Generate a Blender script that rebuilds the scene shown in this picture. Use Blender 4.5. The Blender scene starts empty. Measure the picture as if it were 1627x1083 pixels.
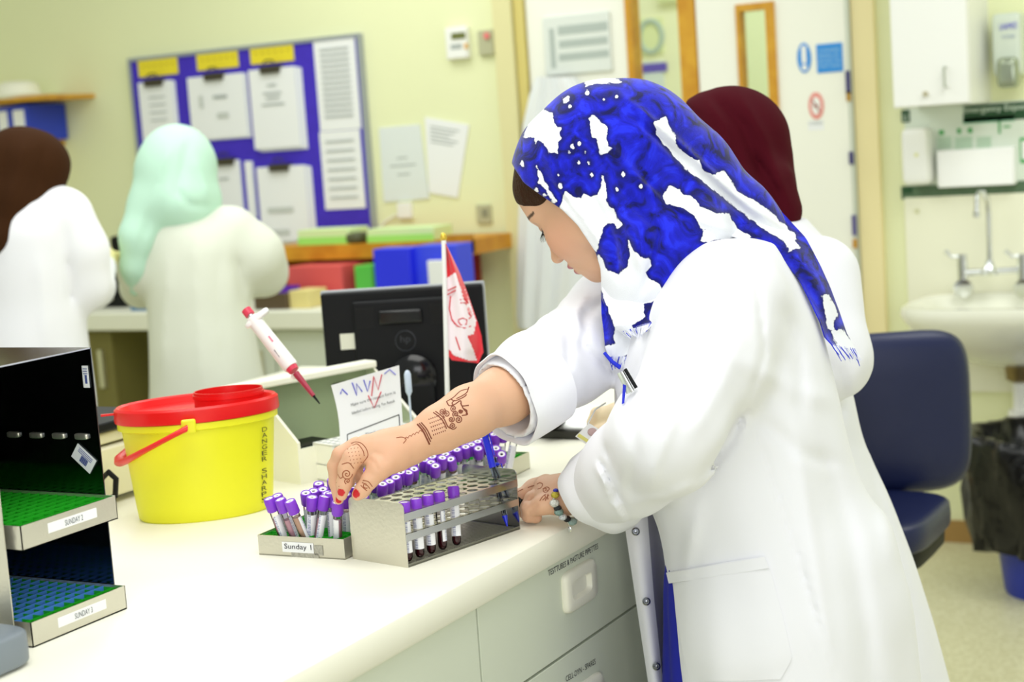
import bpy, math, random
import numpy as np
from mathutils import Vector, Matrix
from mathutils.bvhtree import BVHTree
random.seed(7); np.random.seed(7)
SC = bpy.context.scene
COL = SC.collection
# ------------------------------------------------------------------ camera, light, exposure
F = 2600.0; CX, CY = 813.5, 541.5; CAMZ = 1.46
ROLL, PITCH, YAW = math.radians(4.0), math.radians(7.05), math.radians(28.75)
fwd = np.array([-math.sin(YAW)*math.cos(PITCH), math.cos(YAW)*math.cos(PITCH), -math.sin(PITCH)])
rgt = np.array([math.cos(YAW), math.sin(YAW), 0.0]); upv = np.cross(rgt, fwd)
O = np.array([0, 0, CAMZ])
cam_d = bpy.data.cameras.new('camera'); cam = bpy.data.objects.new('camera', cam_d); COL.objects.link(cam)
cam_d.sensor_width = 36; cam_d.lens = F/1627*36; cam_d.clip_start = 0.05
cr, sr = math.cos(ROLL), math.sin(ROLL)
# image +x axis and +y(up) axis in world: unrolled = (x cos - y sin, x sin + y cos), y down
ix = rgt*cr - upv*sr          # moving +x in the image
iy = -(rgt*sr + upv*cr)*-1    # moving up in the image
M = Matrix(((ix[0], iy[0], -fwd[0]), (ix[1], iy[1], -fwd[1]), (ix[2], iy[2], -fwd[2])))
cam.matrix_world = Matrix.Translation(O.tolist()) @ M.to_4x4()
SC.camera = cam
cam_d.dof.use_dof = True; cam_d.dof.focus_distance = 2.25; cam_d.dof.aperture_fstop = 4.6
SC.view_settings.view_transform = 'Standard'; SC.view_settings.look = 'None'
SC.view_settings.gamma = 1; SC.view_settings.use_curve_mapping = False
SC.view_settings.exposure = 0.0
w = bpy.data.worlds.new('room_air'); SC.world = w; w.use_nodes = True
w.node_tree.nodes['Background'].inputs[0].default_value = (0.94, 1.0, 0.95, 1)
w.node_tree.nodes['Background'].inputs[1].default_value = 0.62
def area(name, loc, size, sy, power, col=(1, 1, 0.96), tgt=None):
    l = bpy.data.lights.new(name, 'AREA'); l.shape = 'RECTANGLE'; l.size = size; l.size_y = sy
    l.energy = power; l.color = col
    o = bpy.data.objects.new(name, l); COL.objects.link(o); o.location = loc
    if tgt is not None:
        o.rotation_euler = (Vector(tgt)-Vector(loc)).to_track_quat('-Z', 'Y').to_euler()
    return o
area('ceiling_light', (-0.9, 1.3, 2.75), 1.6, 1.2, 27, (1, 0.99, 0.95))
area('ceiling_light', (-2.6, 2.9, 2.75), 1.6, 1.2, 24, (0.98, 1, 0.94))
area('ceiling_light', (-3.2, 4.6, 2.75), 1.6, 0.8, 14, (0.98, 1, 0.94))
area('ceiling_light', (-0.3, 4.0, 2.75), 1.2, 1.2, 22, (0.98, 1, 0.94))
area('ceiling_light', (-2.1, 6.2, 2.7), 1.6, 0.5, 14, (0.98, 1, 0.94))  # unseen corridor lamp, added to brighten the view through the door glass
area('added_front_fill', (0.6, -0.9, 1.75), 1.6, 1.4, 30, (0.97, 0.98, 1.0), (-1.2, 2.4, 1.0))  # unseen fill lamp on the camera side, added to lift coats and drawers

# ------------------------------------------------------------------ picture geometry helpers
def dr(px, py):
    x, y = px-CX, py-CY
    xu, yu = x*cr-y*sr, x*sr+y*cr
    return fwd + rgt*(xu/F) - upv*(yu/F)
def P(px, py, t): return O + dr(px, py)*t
def onz(px, py, z): v = dr(px, py); return O + v*((z-CAMZ)/v[2])
def ony(px, py, Y): v = dr(px, py); return O + v*(Y/v[1])
def onx(px, py, X): v = dr(px, py); return O + v*(X/v[0])
def proj(Q):
    q = Q-O; t = q@fwd; xu = (q@rgt)/t*F; yu = -(q@upv)/t*F
    return CX+xu*cr+yu*sr, CY-xu*sr+yu*cr, t
V = np.array
def nrm(v): v = np.array(v, float); return v/np.linalg.norm(v)

# ------------------------------------------------------------------ materials
def lin(c):
    if isinstance(c, str):
        c = [int(c[i:i+2], 16)/255 for i in (0, 2, 4)]
    return tuple((x/12.92 if x <= 0.04045 else ((x+0.055)/1.055)**2.4) for x in c)
_mats = {}
def mat(name, c, rough=0.5, metal=0.0, spec=0.5, bump=0.0, bscale=60, noise=0.0, nscale=8, c2=None, coat=0, sheen=0, emit=0, sss=0, trans=0, alpha=1, ior=1.45):
    if name in _mats: return _mats[name]
    m = bpy.data.materials.new(name); m.use_nodes = True; nt = m.node_tree; b = nt.nodes['Principled BSDF']
    c = lin(c); b.inputs['Base Color'].default_value = (*c, 1)
    b.inputs['Roughness'].default_value = rough; b.inputs['Metallic'].default_value = metal
    b.inputs['Specular IOR Level'].default_value = spec; b.inputs['IOR'].default_value = ior
    b.inputs['Coat Weight'].default_value = coat; b.inputs['Sheen Weight'].default_value = sheen
    b.inputs['Transmission Weight'].default_value = trans; b.inputs['Alpha'].default_value = alpha
    if sss: b.inputs['Subsurface Weight'].default_value = sss; b.inputs['Subsurface Scale'].default_value = 0.01; b.inputs['Subsurface Radius'].default_value = (1, .35, .2)
    if emit: b.inputs['Emission Color'].default_value = (*c, 1); b.inputs['Emission Strength'].default_value = emit
    tc = nt.nodes.new('ShaderNodeTexCoord')
    if bump:
        n = nt.nodes.new('ShaderNodeTexNoise'); n.inputs['Scale'].default_value = bscale; n.inputs['Detail'].default_value = 4
        bp = nt.nodes.new('ShaderNodeBump'); bp.inputs['Strength'].default_value = bump; bp.inputs['Distance'].default_value = 0.01
        nt.links.new(tc.outputs['Object'], n.inputs['Vector']); nt.links.new(n.outputs['Fac'], bp.inputs['Height']); nt.links.new(bp.outputs['Normal'], b.inputs['Normal'])
    if noise or c2:
        n = nt.nodes.new('ShaderNodeTexNoise'); n.inputs['Scale'].default_value = nscale; n.inputs['Detail'].default_value = 5
        r = nt.nodes.new('ShaderNodeValToRGB'); cc = lin(c2) if c2 else tuple(x*(1-noise) for x in c)
        r.color_ramp.elements[0].position = 0.35; r.color_ramp.elements[1].position = 0.65
        r.color_ramp.elements[0].color = (*cc, 1); r.color_ramp.elements[1].color = (*c, 1)
        nt.links.new(tc.outputs['Object'], n.inputs['Vector']); nt.links.new(n.outputs['Fac'], r.inputs['Fac']); nt.links.new(r.outputs['Color'], b.inputs['Base Color'])
    _mats[name] = m; return m
def vcmat(name, rough=0.5, sss=0, bump=0, bscale=300, sheen=0):
    m = mat(name, 'ffffff', rough, sss=sss, bump=bump, bscale=bscale, sheen=sheen)
    nt = m.node_tree; a = nt.nodes.new('ShaderNodeVertexColor'); a.layer_name = 'Col'
    nt.links.new(a.outputs['Color'], nt.nodes['Principled BSDF'].inputs['Base Color']); return m
def clear(name, tint=(1, 1, 1), gl=0.12, rough=0.03):
    if name in _mats: return _mats[name]
    m = bpy.data.materials.new(name); m.use_nodes = True; nt = m.node_tree; nt.nodes.clear()
    o = nt.nodes.new('ShaderNodeOutputMaterial'); t = nt.nodes.new('ShaderNodeBsdfTransparent'); g = nt.nodes.new('ShaderNodeBsdfGlossy')
    t.inputs[0].default_value = (*tint, 1); g.inputs['Roughness'].default_value = rough
    fr = nt.nodes.new('ShaderNodeLayerWeight'); fr.inputs[0].default_value = gl
    mx = nt.nodes.new('ShaderNodeMixShader'); nt.links.new(fr.outputs['Fresnel'], mx.inputs[0]); nt.links.new(t.outputs[0], mx.inputs[1]); nt.links.new(g.outputs[0], mx.inputs[2]); nt.links.new(mx.outputs[0], o.inputs[0])
    _mats[name] = m; return m

# ------------------------------------------------------------------ mesh builder
def frame(d):
    d = nrm(d); a = V([0, 0, 1.]) if abs(d[2]) < 0.9 else V([1., 0, 0])
    u = nrm(np.cross(a, d)); return u, np.cross(d, u), d
class MB:
    def __init__(s): s.v = []; s.f = []
    def raw(s, vs, fs):
        o = len(s.v); s.v += [tuple(map(float, p)) for p in vs]; s.f += [tuple(i+o for i in f) for f in fs]; return s
    def box(s, c, size, R=None, ax=None):
        c = V(c, float) if False else np.array(c, float); h = np.array(size, float)/2
        A = np.eye(3) if ax is None else np.array([nrm(a) for a in ax])
        if R is not None: A = np.array([[math.cos(R), math.sin(R), 0], [-math.sin(R), math.cos(R), 0], [0, 0, 1.]])
        vs = [c + A[0]*h[0]*i + A[1]*h[1]*j + A[2]*h[2]*k for k in (-1, 1) for j in (-1, 1) for i in (-1, 1)]
        return s.raw(vs, [(0, 2, 3, 1), (4, 5, 7, 6), (0, 1, 5, 4), (2, 6, 7, 3), (0, 4, 6, 2), (1, 3, 7, 5)])
    def b2(s, lo, hi): lo = np.array(lo, float); hi = np.array(hi, float); return s.box((lo+hi)/2, hi-lo)
    def cyl(s, p0, p1, r0, r1=None, n=20, cap=True, sc=(1, 1), uv=None):
        r1 = r0 if r1 is None else r1; p0 = np.array(p0, float); p1 = np.array(p1, float)
        u, v, d = frame(p1-p0)
        if uv is not None: u, v = [nrm(a) for a in uv]
        vs = [p+u*r*sc[0]*math.cos(2*math.pi*i/n)+v*r*sc[1]*math.sin(2*math.pi*i/n) for p, r in ((p0, r0), (p1, r1)) for i in range(n)]
        fs = [(i, (i+1) % n, n+(i+1) % n, n+i) for i in range(n)]
        if cap: fs += [tuple(range(n-1, -1, -1)), tuple(range(n, 2*n))]
        return s.raw(vs, fs)
    def tube(s, pts, r, n=10, closed=False, cap=True, flat=1.0, nref=None):
        pts = [np.array(p, float) for p in pts]; m = len(pts); rs = r if hasattr(r, '__len__') else [r]*m
        vs = []; pu = None
        for i, p in enumerate(pts):
            a = pts[(i-1) % m] if (closed or i > 0) else p; b = pts[(i+1) % m] if (closed or i < m-1) else p
            d = nrm(b-a)
            if nref is not None:
                w_ = nrm(nref[i] if np.ndim(nref) > 1 else nref); u = nrm(np.cross(w_, d)); v = w_
            else:
                if pu is None: u, v, _ = frame(d)
                else: u = nrm(pu-d*np.dot(pu, d)); v = np.cross(d, u)
                pu = u
            for k in range(n):
                t = 2*math.pi*k/n; vs.append(p+rs[i]*(u*math.cos(t)+v*math.sin(t)*flat))
        fs = []
        for i in range(m if closed else m-1):
            j = (i+1) % m
            for k in range(n): fs.append((i*n+k, i*n+(k+1) % n, j*n+(k+1) % n, j*n+k))
        if cap and not closed: fs += [tuple(range(n-1, -1, -1)), tuple(range((m-1)*n, m*n))]
        return s.raw(vs, fs)
    def lathe(s, prof, c=(0, 0, 0), n=32, sc=(1, 1), ang=0, axis=None, cap=True):
        c = np.array(c, float); u, v, d = (V([math.cos(ang), math.sin(ang), 0]), V([-math.sin(ang), math.cos(ang), 0]), V([0, 0, 1.]))
        if axis is not None: u, v, d = frame(axis)
        vs = [c+u*r*sc[0]*math.cos(2*math.pi*i/n)+v*r*sc[1]*math.sin(2*math.pi*i/n)+d*z for r, z in prof for i in range(n)]
        fs = [(j*n+i, j*n+(i+1) % n, (j+1)*n+(i+1) % n, (j+1)*n+i) for j in range(len(prof)-1) for i in range(n)]
        if cap: fs += [tuple(range(n-1, -1, -1)), tuple(range((len(prof)-1)*n, len(prof)*n))]
        return s.raw(vs, fs)
    def prism(s, pts, off):
        pts = [np.array(p, float) for p in pts]; off = np.array(off, float); n = len(pts)
        return s.raw(pts+[p+off for p in pts], [tuple(range(n-1, -1, -1)), tuple(range(n, 2*n))]+[(i, (i+1) % n, n+(i+1) % n, n+i) for i in range(n)])
    def sell(s, c, r, e1=0.5, e2=0.5, n=28, m=16, ax=None):
        c = np.array(c, float); A = np.eye(3) if ax is None else np.array([nrm(a) for a in ax])
        sp = lambda x, e: math.copysign(abs(x)**e, x); vs = []
        for j in range(m+1):
            ph = -math.pi/2+math.pi*j/m
            for i in range(n):
                th = 2*math.pi*i/n
                vs.append(c+A[0]*r[0]*sp(math.cos(ph), e1)*sp(math.cos(th), e2)+A[1]*r[1]*sp(math.cos(ph), e1)*sp(math.sin(th), e2)+A[2]*r[2]*sp(math.sin(ph), e1))
        return s.raw(vs, [(j*n+i, j*n+(i+1) % n, (j+1)*n+(i+1) % n, (j+1)*n+i) for j in range(m) for i in range(n)])
    def sheet(s, G, th):
        # G: array (m,n,3) grid of points -> closed slab of thickness th
        G = np.array(G, float); m, n = G.shape[:2]
        du = np.gradient(G, axis=0); dv = np.gradient(G, axis=1); N = np.cross(du, dv); N /= np.linalg.norm(N, axis=2, keepdims=True)+1e-12
        A = (G+N*th/2).reshape(-1, 3); B = (G-N*th/2).reshape(-1, 3); k = m*n; fs = []
        for i in range(m-1):
            for j in range(n-1):
                a, b, c, d = i*n+j, (i+1)*n+j, (i+1)*n+j+1, i*n+j+1
                fs += [(a, b, c, d), (k+d, k+c, k+b, k+a)]
        bd = [(i, 0) for i in range(m)]+[(m-1, j) for j in range(1, n)]+[(i, n-1) for i in range(m-2, -1, -1)]+[(0, j) for j in range(n-2, 0, -1)]
        ids = [i*n+j for i, j in bd]; L = len(ids)
        fs += [(ids[q], k+ids[q], k+ids[(q+1) % L], ids[(q+1) % L]) for q in range(L)]
        return s.raw(np.vstack([A, B]), fs)
    def build(s, name, m, parent=None, bevel=0, sharp=0.7, smooth=True):
        vs = np.array(s.v, float)
        if parent is not None: M_ = np.array(parent['_m'], float).reshape(4, 4) if '_m' in parent else np.eye(4); vs = (np.hstack([vs, np.ones((len(vs), 1))])@np.linalg.inv(M_).T)[:, :3]; loc = None
        else:
            loc = V([(vs[:, 0].min()+vs[:, 0].max())/2, (vs[:, 1].min()+vs[:, 1].max())/2, vs[:, 2].min()]); vs = vs-loc
        return mkobj(name, vs, s.f, m, parent, loc, bevel, sharp, smooth)
def mkobj(name, vs, fs, m, parent=None, loc=None, bevel=0, sharp=0.7, smooth=True):
    me = bpy.data.meshes.new(name); me.from_pydata([tuple(v) for v in vs], [], fs if isinstance(fs, list) else fs.tolist()); me.update()
    if smooth:
        me.polygons.foreach_set('use_smooth', [True]*len(me.polygons))
        if sharp: me.set_sharp_from_angle(angle=sharp)
    me.materials.append(m)
    o = bpy.data.objects.new(name, me); COL.objects.link(o)
    if parent is not None:
        o.parent = parent
    if loc is not None:
        o.location = tuple(loc); o['_m'] = np.array(Matrix.Translation(tuple(loc)), float).flatten().tolist()
    elif parent is not None and '_m' in parent: o['_m'] = list(parent['_m'])
    if bevel:
        b = o.modifiers.new('bevel', 'BEVEL'); b.width = bevel; b.segments = 3; b.limit_method = 'ANGLE'; b.angle_limit = 0.6
    return o
def tag(o, label, cat, group=None, kind=None):
    o['label'] = label; o['category'] = cat
    if group: o['group'] = group
    if kind: o['kind'] = kind
    return o
def empty(name, loc, label, cat, group=None, rz=0):
    o = bpy.data.objects.new(name, None); COL.objects.link(o); o.location = tuple(loc); o.rotation_euler = (0, 0, rz); o.empty_display_size = 0.05
    o['_m'] = np.array(Matrix.Translation(tuple(loc))@Matrix.Rotation(rz, 4, 'Z'), float).flatten().tolist()
    return tag(o, label, cat, group)
def struct(o): o['kind'] = 'structure'; return o
def copy_tree(o, parent=None):
    c = o.copy(); COL.objects.link(c); c.parent = parent
    for ch in list(o.children): copy_tree(ch, c)
    return c
def text(s, bl, rv, uv, m, parent, name='lettering', th=0.0004):
    """writing that fills the parallelogram bl, bl+rv, bl+uv"""
    cu = bpy.data.curves.new(name, 'FONT'); cu.body = s; cu.size = 1; cu.resolution_u = 3
    ob = bpy.data.objects.new(name, cu); COL.objects.link(ob); bpy.context.view_layer.update()
    me = bpy.data.meshes.new_from_object(ob.evaluated_get(bpy.context.evaluated_depsgraph_get()))
    vs = np.array([v.co[:] for v in me.vertices]); fs = [tuple(p.vertices) for p in me.polygons]
    bpy.data.objects.remove(ob); bpy.data.curves.remove(cu); bpy.data.meshes.remove(me)
    lo, hi = vs.min(0), vs.max(0); rv = np.array(rv, float); uv = np.array(uv, float); nn = nrm(np.cross(rv, uv))
    w_ = np.array([np.array(bl)+rv*(v[0]-lo[0])/(hi[0]-lo[0])+uv*(v[1]-lo[1])/(hi[1]-lo[1])+nn*th for v in vs])
    b = MB(); b.raw(w_, fs); return b.build(name, m, parent, smooth=False)

# ------------------------------------------------------------------ implicit surfaces (bodies and cloth)
class Field:
    def __init__(s, lo, hi, h):
        s.lo = np.array(lo, float); s.h = h; s.n = np.ceil((np.array(hi)-s.lo)/h).astype(int)+1
        s.f = np.full(s.n, 0.5, np.float32)
    def sub(s, lo, hi, pad):
        a = np.clip(np.floor((np.array(lo)-pad-s.lo)/s.h).astype(int), 0, s.n); b = np.clip(np.ceil((np.array(hi)+pad-s.lo)/s.h).astype(int)+1, 0, s.n)
        if (b <= a).any(): return None, None
        X = [(s.lo[i]+s.h*np.arange(a[i], b[i])).astype(np.float32) for i in range(3)]
        return (slice(a[0], b[0]), slice(a[1], b[1]), slice(a[2], b[2])), (X[0][:, None, None], X[1][None, :, None], X[2][None, None, :])
    def comb(s, sl, d, k, op):
        a = s.f[sl]
        if op == 'u':
            h = np.maximum(k-np.abs(a-d), 0)/max(k, 1e-6); s.f[sl] = np.minimum(a, d)-h*h*k/4
        elif op == 's':
            d = -d; h = np.maximum(k-np.abs(a-d), 0)/max(k, 1e-6); s.f[sl] = np.maximum(a, d)+h*h*k/4
    def cone(s, a, b, ra, rb=None, k=0.01, op='u', sq=None):
        rb = ra if rb is None else rb; a = np.array(a, float); b = np.array(b, float); r = max(ra, rb)
        sl, X = s.sub(np.minimum(a, b)-r, np.maximum(a, b)+r, k+0.02)
        if sl is None: return s
        d = b-a; L2 = max(d@d, 1e-12); P_ = [X[i]-a[i] for i in range(3)]
        t = np.clip((P_[0]*d[0]+P_[1]*d[1]+P_[2]*d[2])/L2, 0, 1)
        Q = [P_[i]-t*d[i] for i in range(3)]
        if sq is not None:   # squash along direction sq[0] by factor sq[1]
            n = nrm(sq[0]); q = Q[0]*n[0]+Q[1]*n[1]+Q[2]*n[2]; e = 1/sq[1]-1
            Q = [Q[i]+q*n[i]*e for i in range(3)]
        D = np.sqrt(Q[0]**2+Q[1]**2+Q[2]**2)-(ra+t*(rb-ra))
        s.comb(sl, D, k, op); return s
    def chain(s, pts, rs, k=0.01, **kw):
        for i in range(len(pts)-1): s.cone(pts[i], pts[i+1], rs[i], rs[i+1], k, **kw)
        return s
    def ell(s, c, r, ax=None, k=0.01, op='u'):
        c = np.array(c, float); r = np.array(r, float); A = np.eye(3) if ax is None else np.array([nrm(a) for a in ax])
        R = r.max(); sl, X = s.sub(c-R, c+R, k+0.02)
        if sl is None: return s
        P_ = [X[i]-c[i] for i in range(3)]; q = [(P_[0]*A[i][0]+P_[1]*A[i][1]+P_[2]*A[i][2])/r[i] for i in range(3)]
        k0 = np.sqrt(q[0]**2+q[1]**2+q[2]**2); k1 = np.sqrt((q[0]/r[0])**2+(q[1]/r[1])**2+(q[2]/r[2])**2)
        s.comb(sl, k0*(k0-1)/np.maximum(k1, 1e-6), k, op); return s
    def plane(s, p, n):     # keep the side opposite to n
        n = nrm(n); X = [(s.lo[i]+s.h*np.arange(s.n[i])).astype(np.float32) for i in range(3)]
        D = (X[0][:, None, None]-p[0])*n[0]+(X[1][None, :, None]-p[1])*n[1]+(X[2][None, None, :]-p[2])*n[2]
        s.f = np.maximum(s.f, D.astype(np.float32)); return s
    def zloft(s, st, k=0.03, ang=0, pleat=None, op='u'):
        st = sorted(st); z = np.array([q[0] for q in st]); Z = s.lo[2]+s.h*np.arange(s.n[2])
        I = [np.interp(Z, z, [q[i] for q in st]) for i in (1, 2, 3, 4)]
        # smooth the profile a little
        def sm(a):
            w = max(1, int(0.03/s.h)); kk = np.ones(2*w+1)/(2*w+1); return np.convolve(np.pad(a, w, 'edge'), kk, 'valid')
        cx, cy, a, b = [sm(q)[None, None, :] for q in I]
        X = s.lo[0]+s.h*np.arange(s.n[0])[:, None, None]; Y = s.lo[1]+s.h*np.arange(s.n[1])[None, :, None]
        dx = X-cx; dy = Y-cy; c_, s_ = math.cos(ang), math.sin(ang); u = dx*c_+dy*s_; v = -dx*s_+dy*c_
        sc = 1.0
        if pleat is not None: sc = 1+pleat(np.arctan2(v/b, u/a), Z[None, None, :])
        k0 = np.sqrt((u/(a*sc))**2+(v/(b*sc))**2); k1 = np.sqrt((u/(a*a))**2+(v/(b*b))**2)
        D = k0*(k0-1)/np.maximum(k1, 1e-6)
        zz = Z[None, None, :]; D = np.maximum(D, np.maximum(zz-z[-1], z[0]-zz))
        s.comb((slice(None),)*3, D.astype(np.float32), k, op); return s
    def folds(s, specs, band=0.03):
        """specs: (list of picture points, half width in pixels, amplitude in m, (tmin,tmax))"""
        m = np.argwhere(np.abs(s.f) < band); Q = s.lo+m*s.h; px, py, t = proj(Q)
        disp = np.zeros(len(m))
        for sp in specs:
            pl, wd, am = sp[:3]; tr = sp[3] if len(sp) > 3 else None
            pl = [np.array(p, float) for p in pl]; best = np.full(len(m), 1e9); L = sum(np.linalg.norm(pl[i+1]-pl[i]) for i in range(len(pl)-1)); acc = 0; along = np.zeros(len(m))
            for i in range(len(pl)-1):
                d = pl[i+1]-pl[i]; ln = np.linalg.norm(d); u = np.clip(((px-pl[i][0])*d[0]+(py-pl[i][1])*d[1])/ln**2, 0, 1)
                dd = np.hypot(px-pl[i][0]-u*d[0], py-pl[i][1]-u*d[1]); b = dd < best; best[b] = dd[b]; along[b] = (acc+u[b]*ln)/L; acc += ln
            e = am*np.exp(-(best/wd)**2)*np.minimum(1, np.minimum(along, 1-along)*5+0.15)
            if tr is not None: e = e*((t > tr[0]) & (t < tr[1]))
            disp += e
        s.f[tuple(m.T)] -= disp.astype(np.float32); return s
    def noise(s, amp, sc, seed=0):
        m = np.argwhere(np.abs(s.f) < 0.03); Q = s.lo+m*s.h; rng = np.random.RandomState(seed); d = np.zeros(len(m))
        for i in range(7):
            kv = rng.randn(3)*sc; d += np.sin(Q@kv+rng.rand()*6+1.5*np.sin(Q@(rng.randn(3)*sc*0.6)))
        s.f[tuple(m.T)] += (amp*d/3).astype(np.float32); return s
    def mesh(s):
        f = s.f; n = f.shape; cn = np.array(n)-1; cells = []; poss = []; quads = []
        for ax in range(3):
            A = [slice(None)]*3; B = [slice(None)]*3; A[ax] = slice(0, -1); B[ax] = slice(1, None)
            a, b = f[tuple(A)], f[tuple(B)]; m = (a < 0) != (b < 0); idx = np.argwhere(m); av, bv = a[m], b[m]
            t = av/(av-bv); pos = idx.astype(float); pos[:, ax] += t; u, v = (ax+1) % 3, (ax+2) % 3
            ok = (idx[:, u] > 0) & (idx[:, v] > 0) & (idx[:, u] < cn[u]) & (idx[:, v] < cn[v])
            idx, pos, av = idx[ok], pos[ok], av[ok]; q = []
            for du, dv in ((0, 0), (1, 0), (1, 1), (0, 1)):
                c = idx.copy(); c[:, u] -= du; c[:, v] -= dv; fl = (c[:, 0]*cn[1]+c[:, 1])*cn[2]+c[:, 2]; q.append(fl); cells.append(fl); poss.append(pos)
            q = np.stack(q, 1); q[av > 0] = q[av > 0][:, ::-1]; quads.append(q[:, ::-1])
        allc = np.concatenate(cells); allp = np.concatenate(poss); un, inv = np.unique(allc, return_inverse=True)
        cnt = np.bincount(inv); vs = np.stack([np.bincount(inv, allp[:, i])/cnt for i in range(3)], 1)
        Q = np.searchsorted(un, np.concatenate(quads)); return s.lo+vs*s.h, Q[:, ::-1]
def relax(vs, fs, it=2, lam=0.5):
    E = np.concatenate([fs[:, [0, 1]], fs[:, [1, 2]], fs[:, [2, 3]], fs[:, [3, 0]]]); E = np.concatenate([E, E[:, ::-1]])
    cnt = np.bincount(E[:, 0], minlength=len(vs))[:, None]
    for _ in range(it):
        acc = np.stack([np.bincount(E[:, 0], vs[E[:, 1], i], minlength=len(vs)) for i in range(3)], 1)/np.maximum(cnt, 1); vs = vs+(acc-vs)*lam
    return vs
def fastobj(name, vs, fs, m, parent=None, col=None, attr=None):
    if parent is not None and '_m' in parent: M_ = np.array(parent['_m'], float).reshape(4, 4); lv = (np.hstack([vs, np.ones((len(vs), 1))])@np.linalg.inv(M_).T)[:, :3]; loc = None
    else: loc = V([vs[:, 0].mean(), vs[:, 1].mean(), vs[:, 2].min()]); lv = vs-loc
    me = bpy.data.meshes.new(name); nv, nf = len(lv), len(fs)
    me.vertices.add(nv); me.vertices.foreach_set('co', lv.astype(np.float32).ravel()); me.loops.add(nf*4); me.loops.foreach_set('vertex_index', fs.astype(np.int32).ravel())
    me.polygons.add(nf); me.polygons.foreach_set('loop_start', np.arange(nf, dtype=np.int32)*4); me.polygons.foreach_set('loop_total', np.full(nf, 4, np.int32))
    me.polygons.foreach_set('use_smooth', np.ones(nf, bool)); me.update(calc_edges=True); me.validate()
    if col is not None:
        a = me.color_attributes.new('Col', 'FLOAT_COLOR', 'POINT'); a.data.foreach_set('color', np.hstack([col, np.ones((len(col), 1))]).astype(np.float32).ravel())
    for k, v in (attr or {}).items():
        a = me.attributes.new(k, 'FLOAT', 'POINT'); a.data.foreach_set('value', v.astype(np.float32))
    me.materials.append(m); o = bpy.data.objects.new(name, me); COL.objects.link(o)
    if parent is not None: o.parent = parent; o['_m'] = list(parent['_m']) if '_m' in parent else np.eye(4).flatten().tolist()
    else: o.location = tuple(loc)
    return o
def bvh_of(vs, fs): return BVHTree.FromPolygons([tuple(v) for v in vs], [tuple(int(i) for i in f) for f in fs])
def hit(bvh, px, py, off=0.0):
    d = Vector(dr(px, py)).normalized(); r = bvh.ray_cast(Vector(O), d)
    if r[0] is None: return None, None
    n = r[1] if r[1].dot(d) < 0 else -r[1]
    return np.array(r[0]+n*off), np.array(n)

# ================================================================== SETTING
YW = 5.45
M_wall = mat('cream_wall_paint', 'eef1c4', 0.7, noise=0.03, nscale=1.5)
M_wallw = mat('pale_wall_paint', 'f6f4d8', 0.7)
M_door = mat('white_door_paint', 'f6f6ea', 0.5)
M_wood = mat('honey_wood', 'd9a32e', 0.45, c2='c98d20', nscale=14)
M_white = mat('white_plastic', 'f4f4f0', 0.35)
M_paper = mat('white_paper', 'f2f3f4', 0.8)
M_paperg = mat('grey_paper', 'd7dcda', 0.8)
M_print = mat('grey_print', 'a9b0ae', 0.8)
M_steel = mat('brushed_steel', 'd9d6c8', 0.32, metal=0.85, bump=0.05, bscale=180)
M_chrome = mat('polished_steel', 'e2e4e6', 0.08, metal=1.0)
M_black = mat('black_plastic', '0e0f12', 0.5, spec=.25)
M_ink = mat('dark_ink', '2b2c34', 0.7)
M_bench = mat('laminate_bench', 'f4f2e2', 0.38, noise=0.015, nscale=3)
M_drawer = mat('drawer_laminate', 'd6dcca', 0.45, noise=0.03, nscale=2)
def R(tl, br, Y):
    a = ony(*tl, Y); b = ony(*br, Y); return a[0], b[0], b[2], a[2]     # x0,x1,z0,z1
def slab(name, tl, br, Y, th, m, parent=None, bevel=0, r=None):
    x0, x1, z0, z1 = R(tl, br, Y) if r is None else r
    b = MB(); b.b2((x0, Y-th, z0), (x1, Y, z1)); return b.build(name, m, parent, bevel)
# floor
fm = mat('speckled_vinyl', 'd9d6b4', 0.35, c2='c4bf98', nscale=90)
b = MB(); b.b2((-6.3, -1.5, -0.05), (1.6, YW+0.1, 0)); struct(b.build('floor', fm))
X_D1, X_W1, X_D2, X_TR, X_RW = -2.86, -2.425, -2.155, -1.62, -1.53
b = MB(); b.b2((-6.3, YW, 0), (X_D1, YW+0.1, 2.9)).b2((X_RW, YW, 0), (1.6, YW+0.1, 2.9)).b2((X_D1, YW, 2.25), (X_RW, YW+0.1, 2.9)); struct(b.build('wall_back', M_wall))
b = MB(); b.b2((-6.3, -1.5, 0), (-6.2, YW, 2.9)); struct(b.build('wall_left', M_wall))
b = MB(); b.b2((1.6, -1.5, 0), (1.7, YW, 2.9)); struct(b.build('wall_right', mat('white_side_wall', 'f4f5f4', .7)))
b = MB(); b.b2((-3.6, 7.0, 0), (-0.8, 7.1, 2.9)).b2((-3.6, 5.6, -0.05), (-0.8, 7.1, 0)); struct(b.build('wall_corridor', M_wallw))
# door 1 with papers and coats
d1 = MB(); d1.b2((X_D1+0.035, YW-0.02, 0.01), (X_W1-0.004, YW+0.03, 2.2)); d1 = struct(d1.build('door_1', M_door))
b = MB(); b.b2((X_D1-0.09, YW-0.05, 0), (X_D1-0.012, YW, 2.3)); struct(b.build('trim_1', mat('shaded_trim_paint', 'e2dba6', 0.6)))  # darker cream, the corner's shade is put into the colour
b = MB(); b.b2((X_D1-0.008, YW-0.035, 0), (X_D1+0.03, YW+0.03, 2.25)); struct(b.build('trim_2', mat('pale_gold_trim', 'd8c878', 0.5)))
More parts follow.
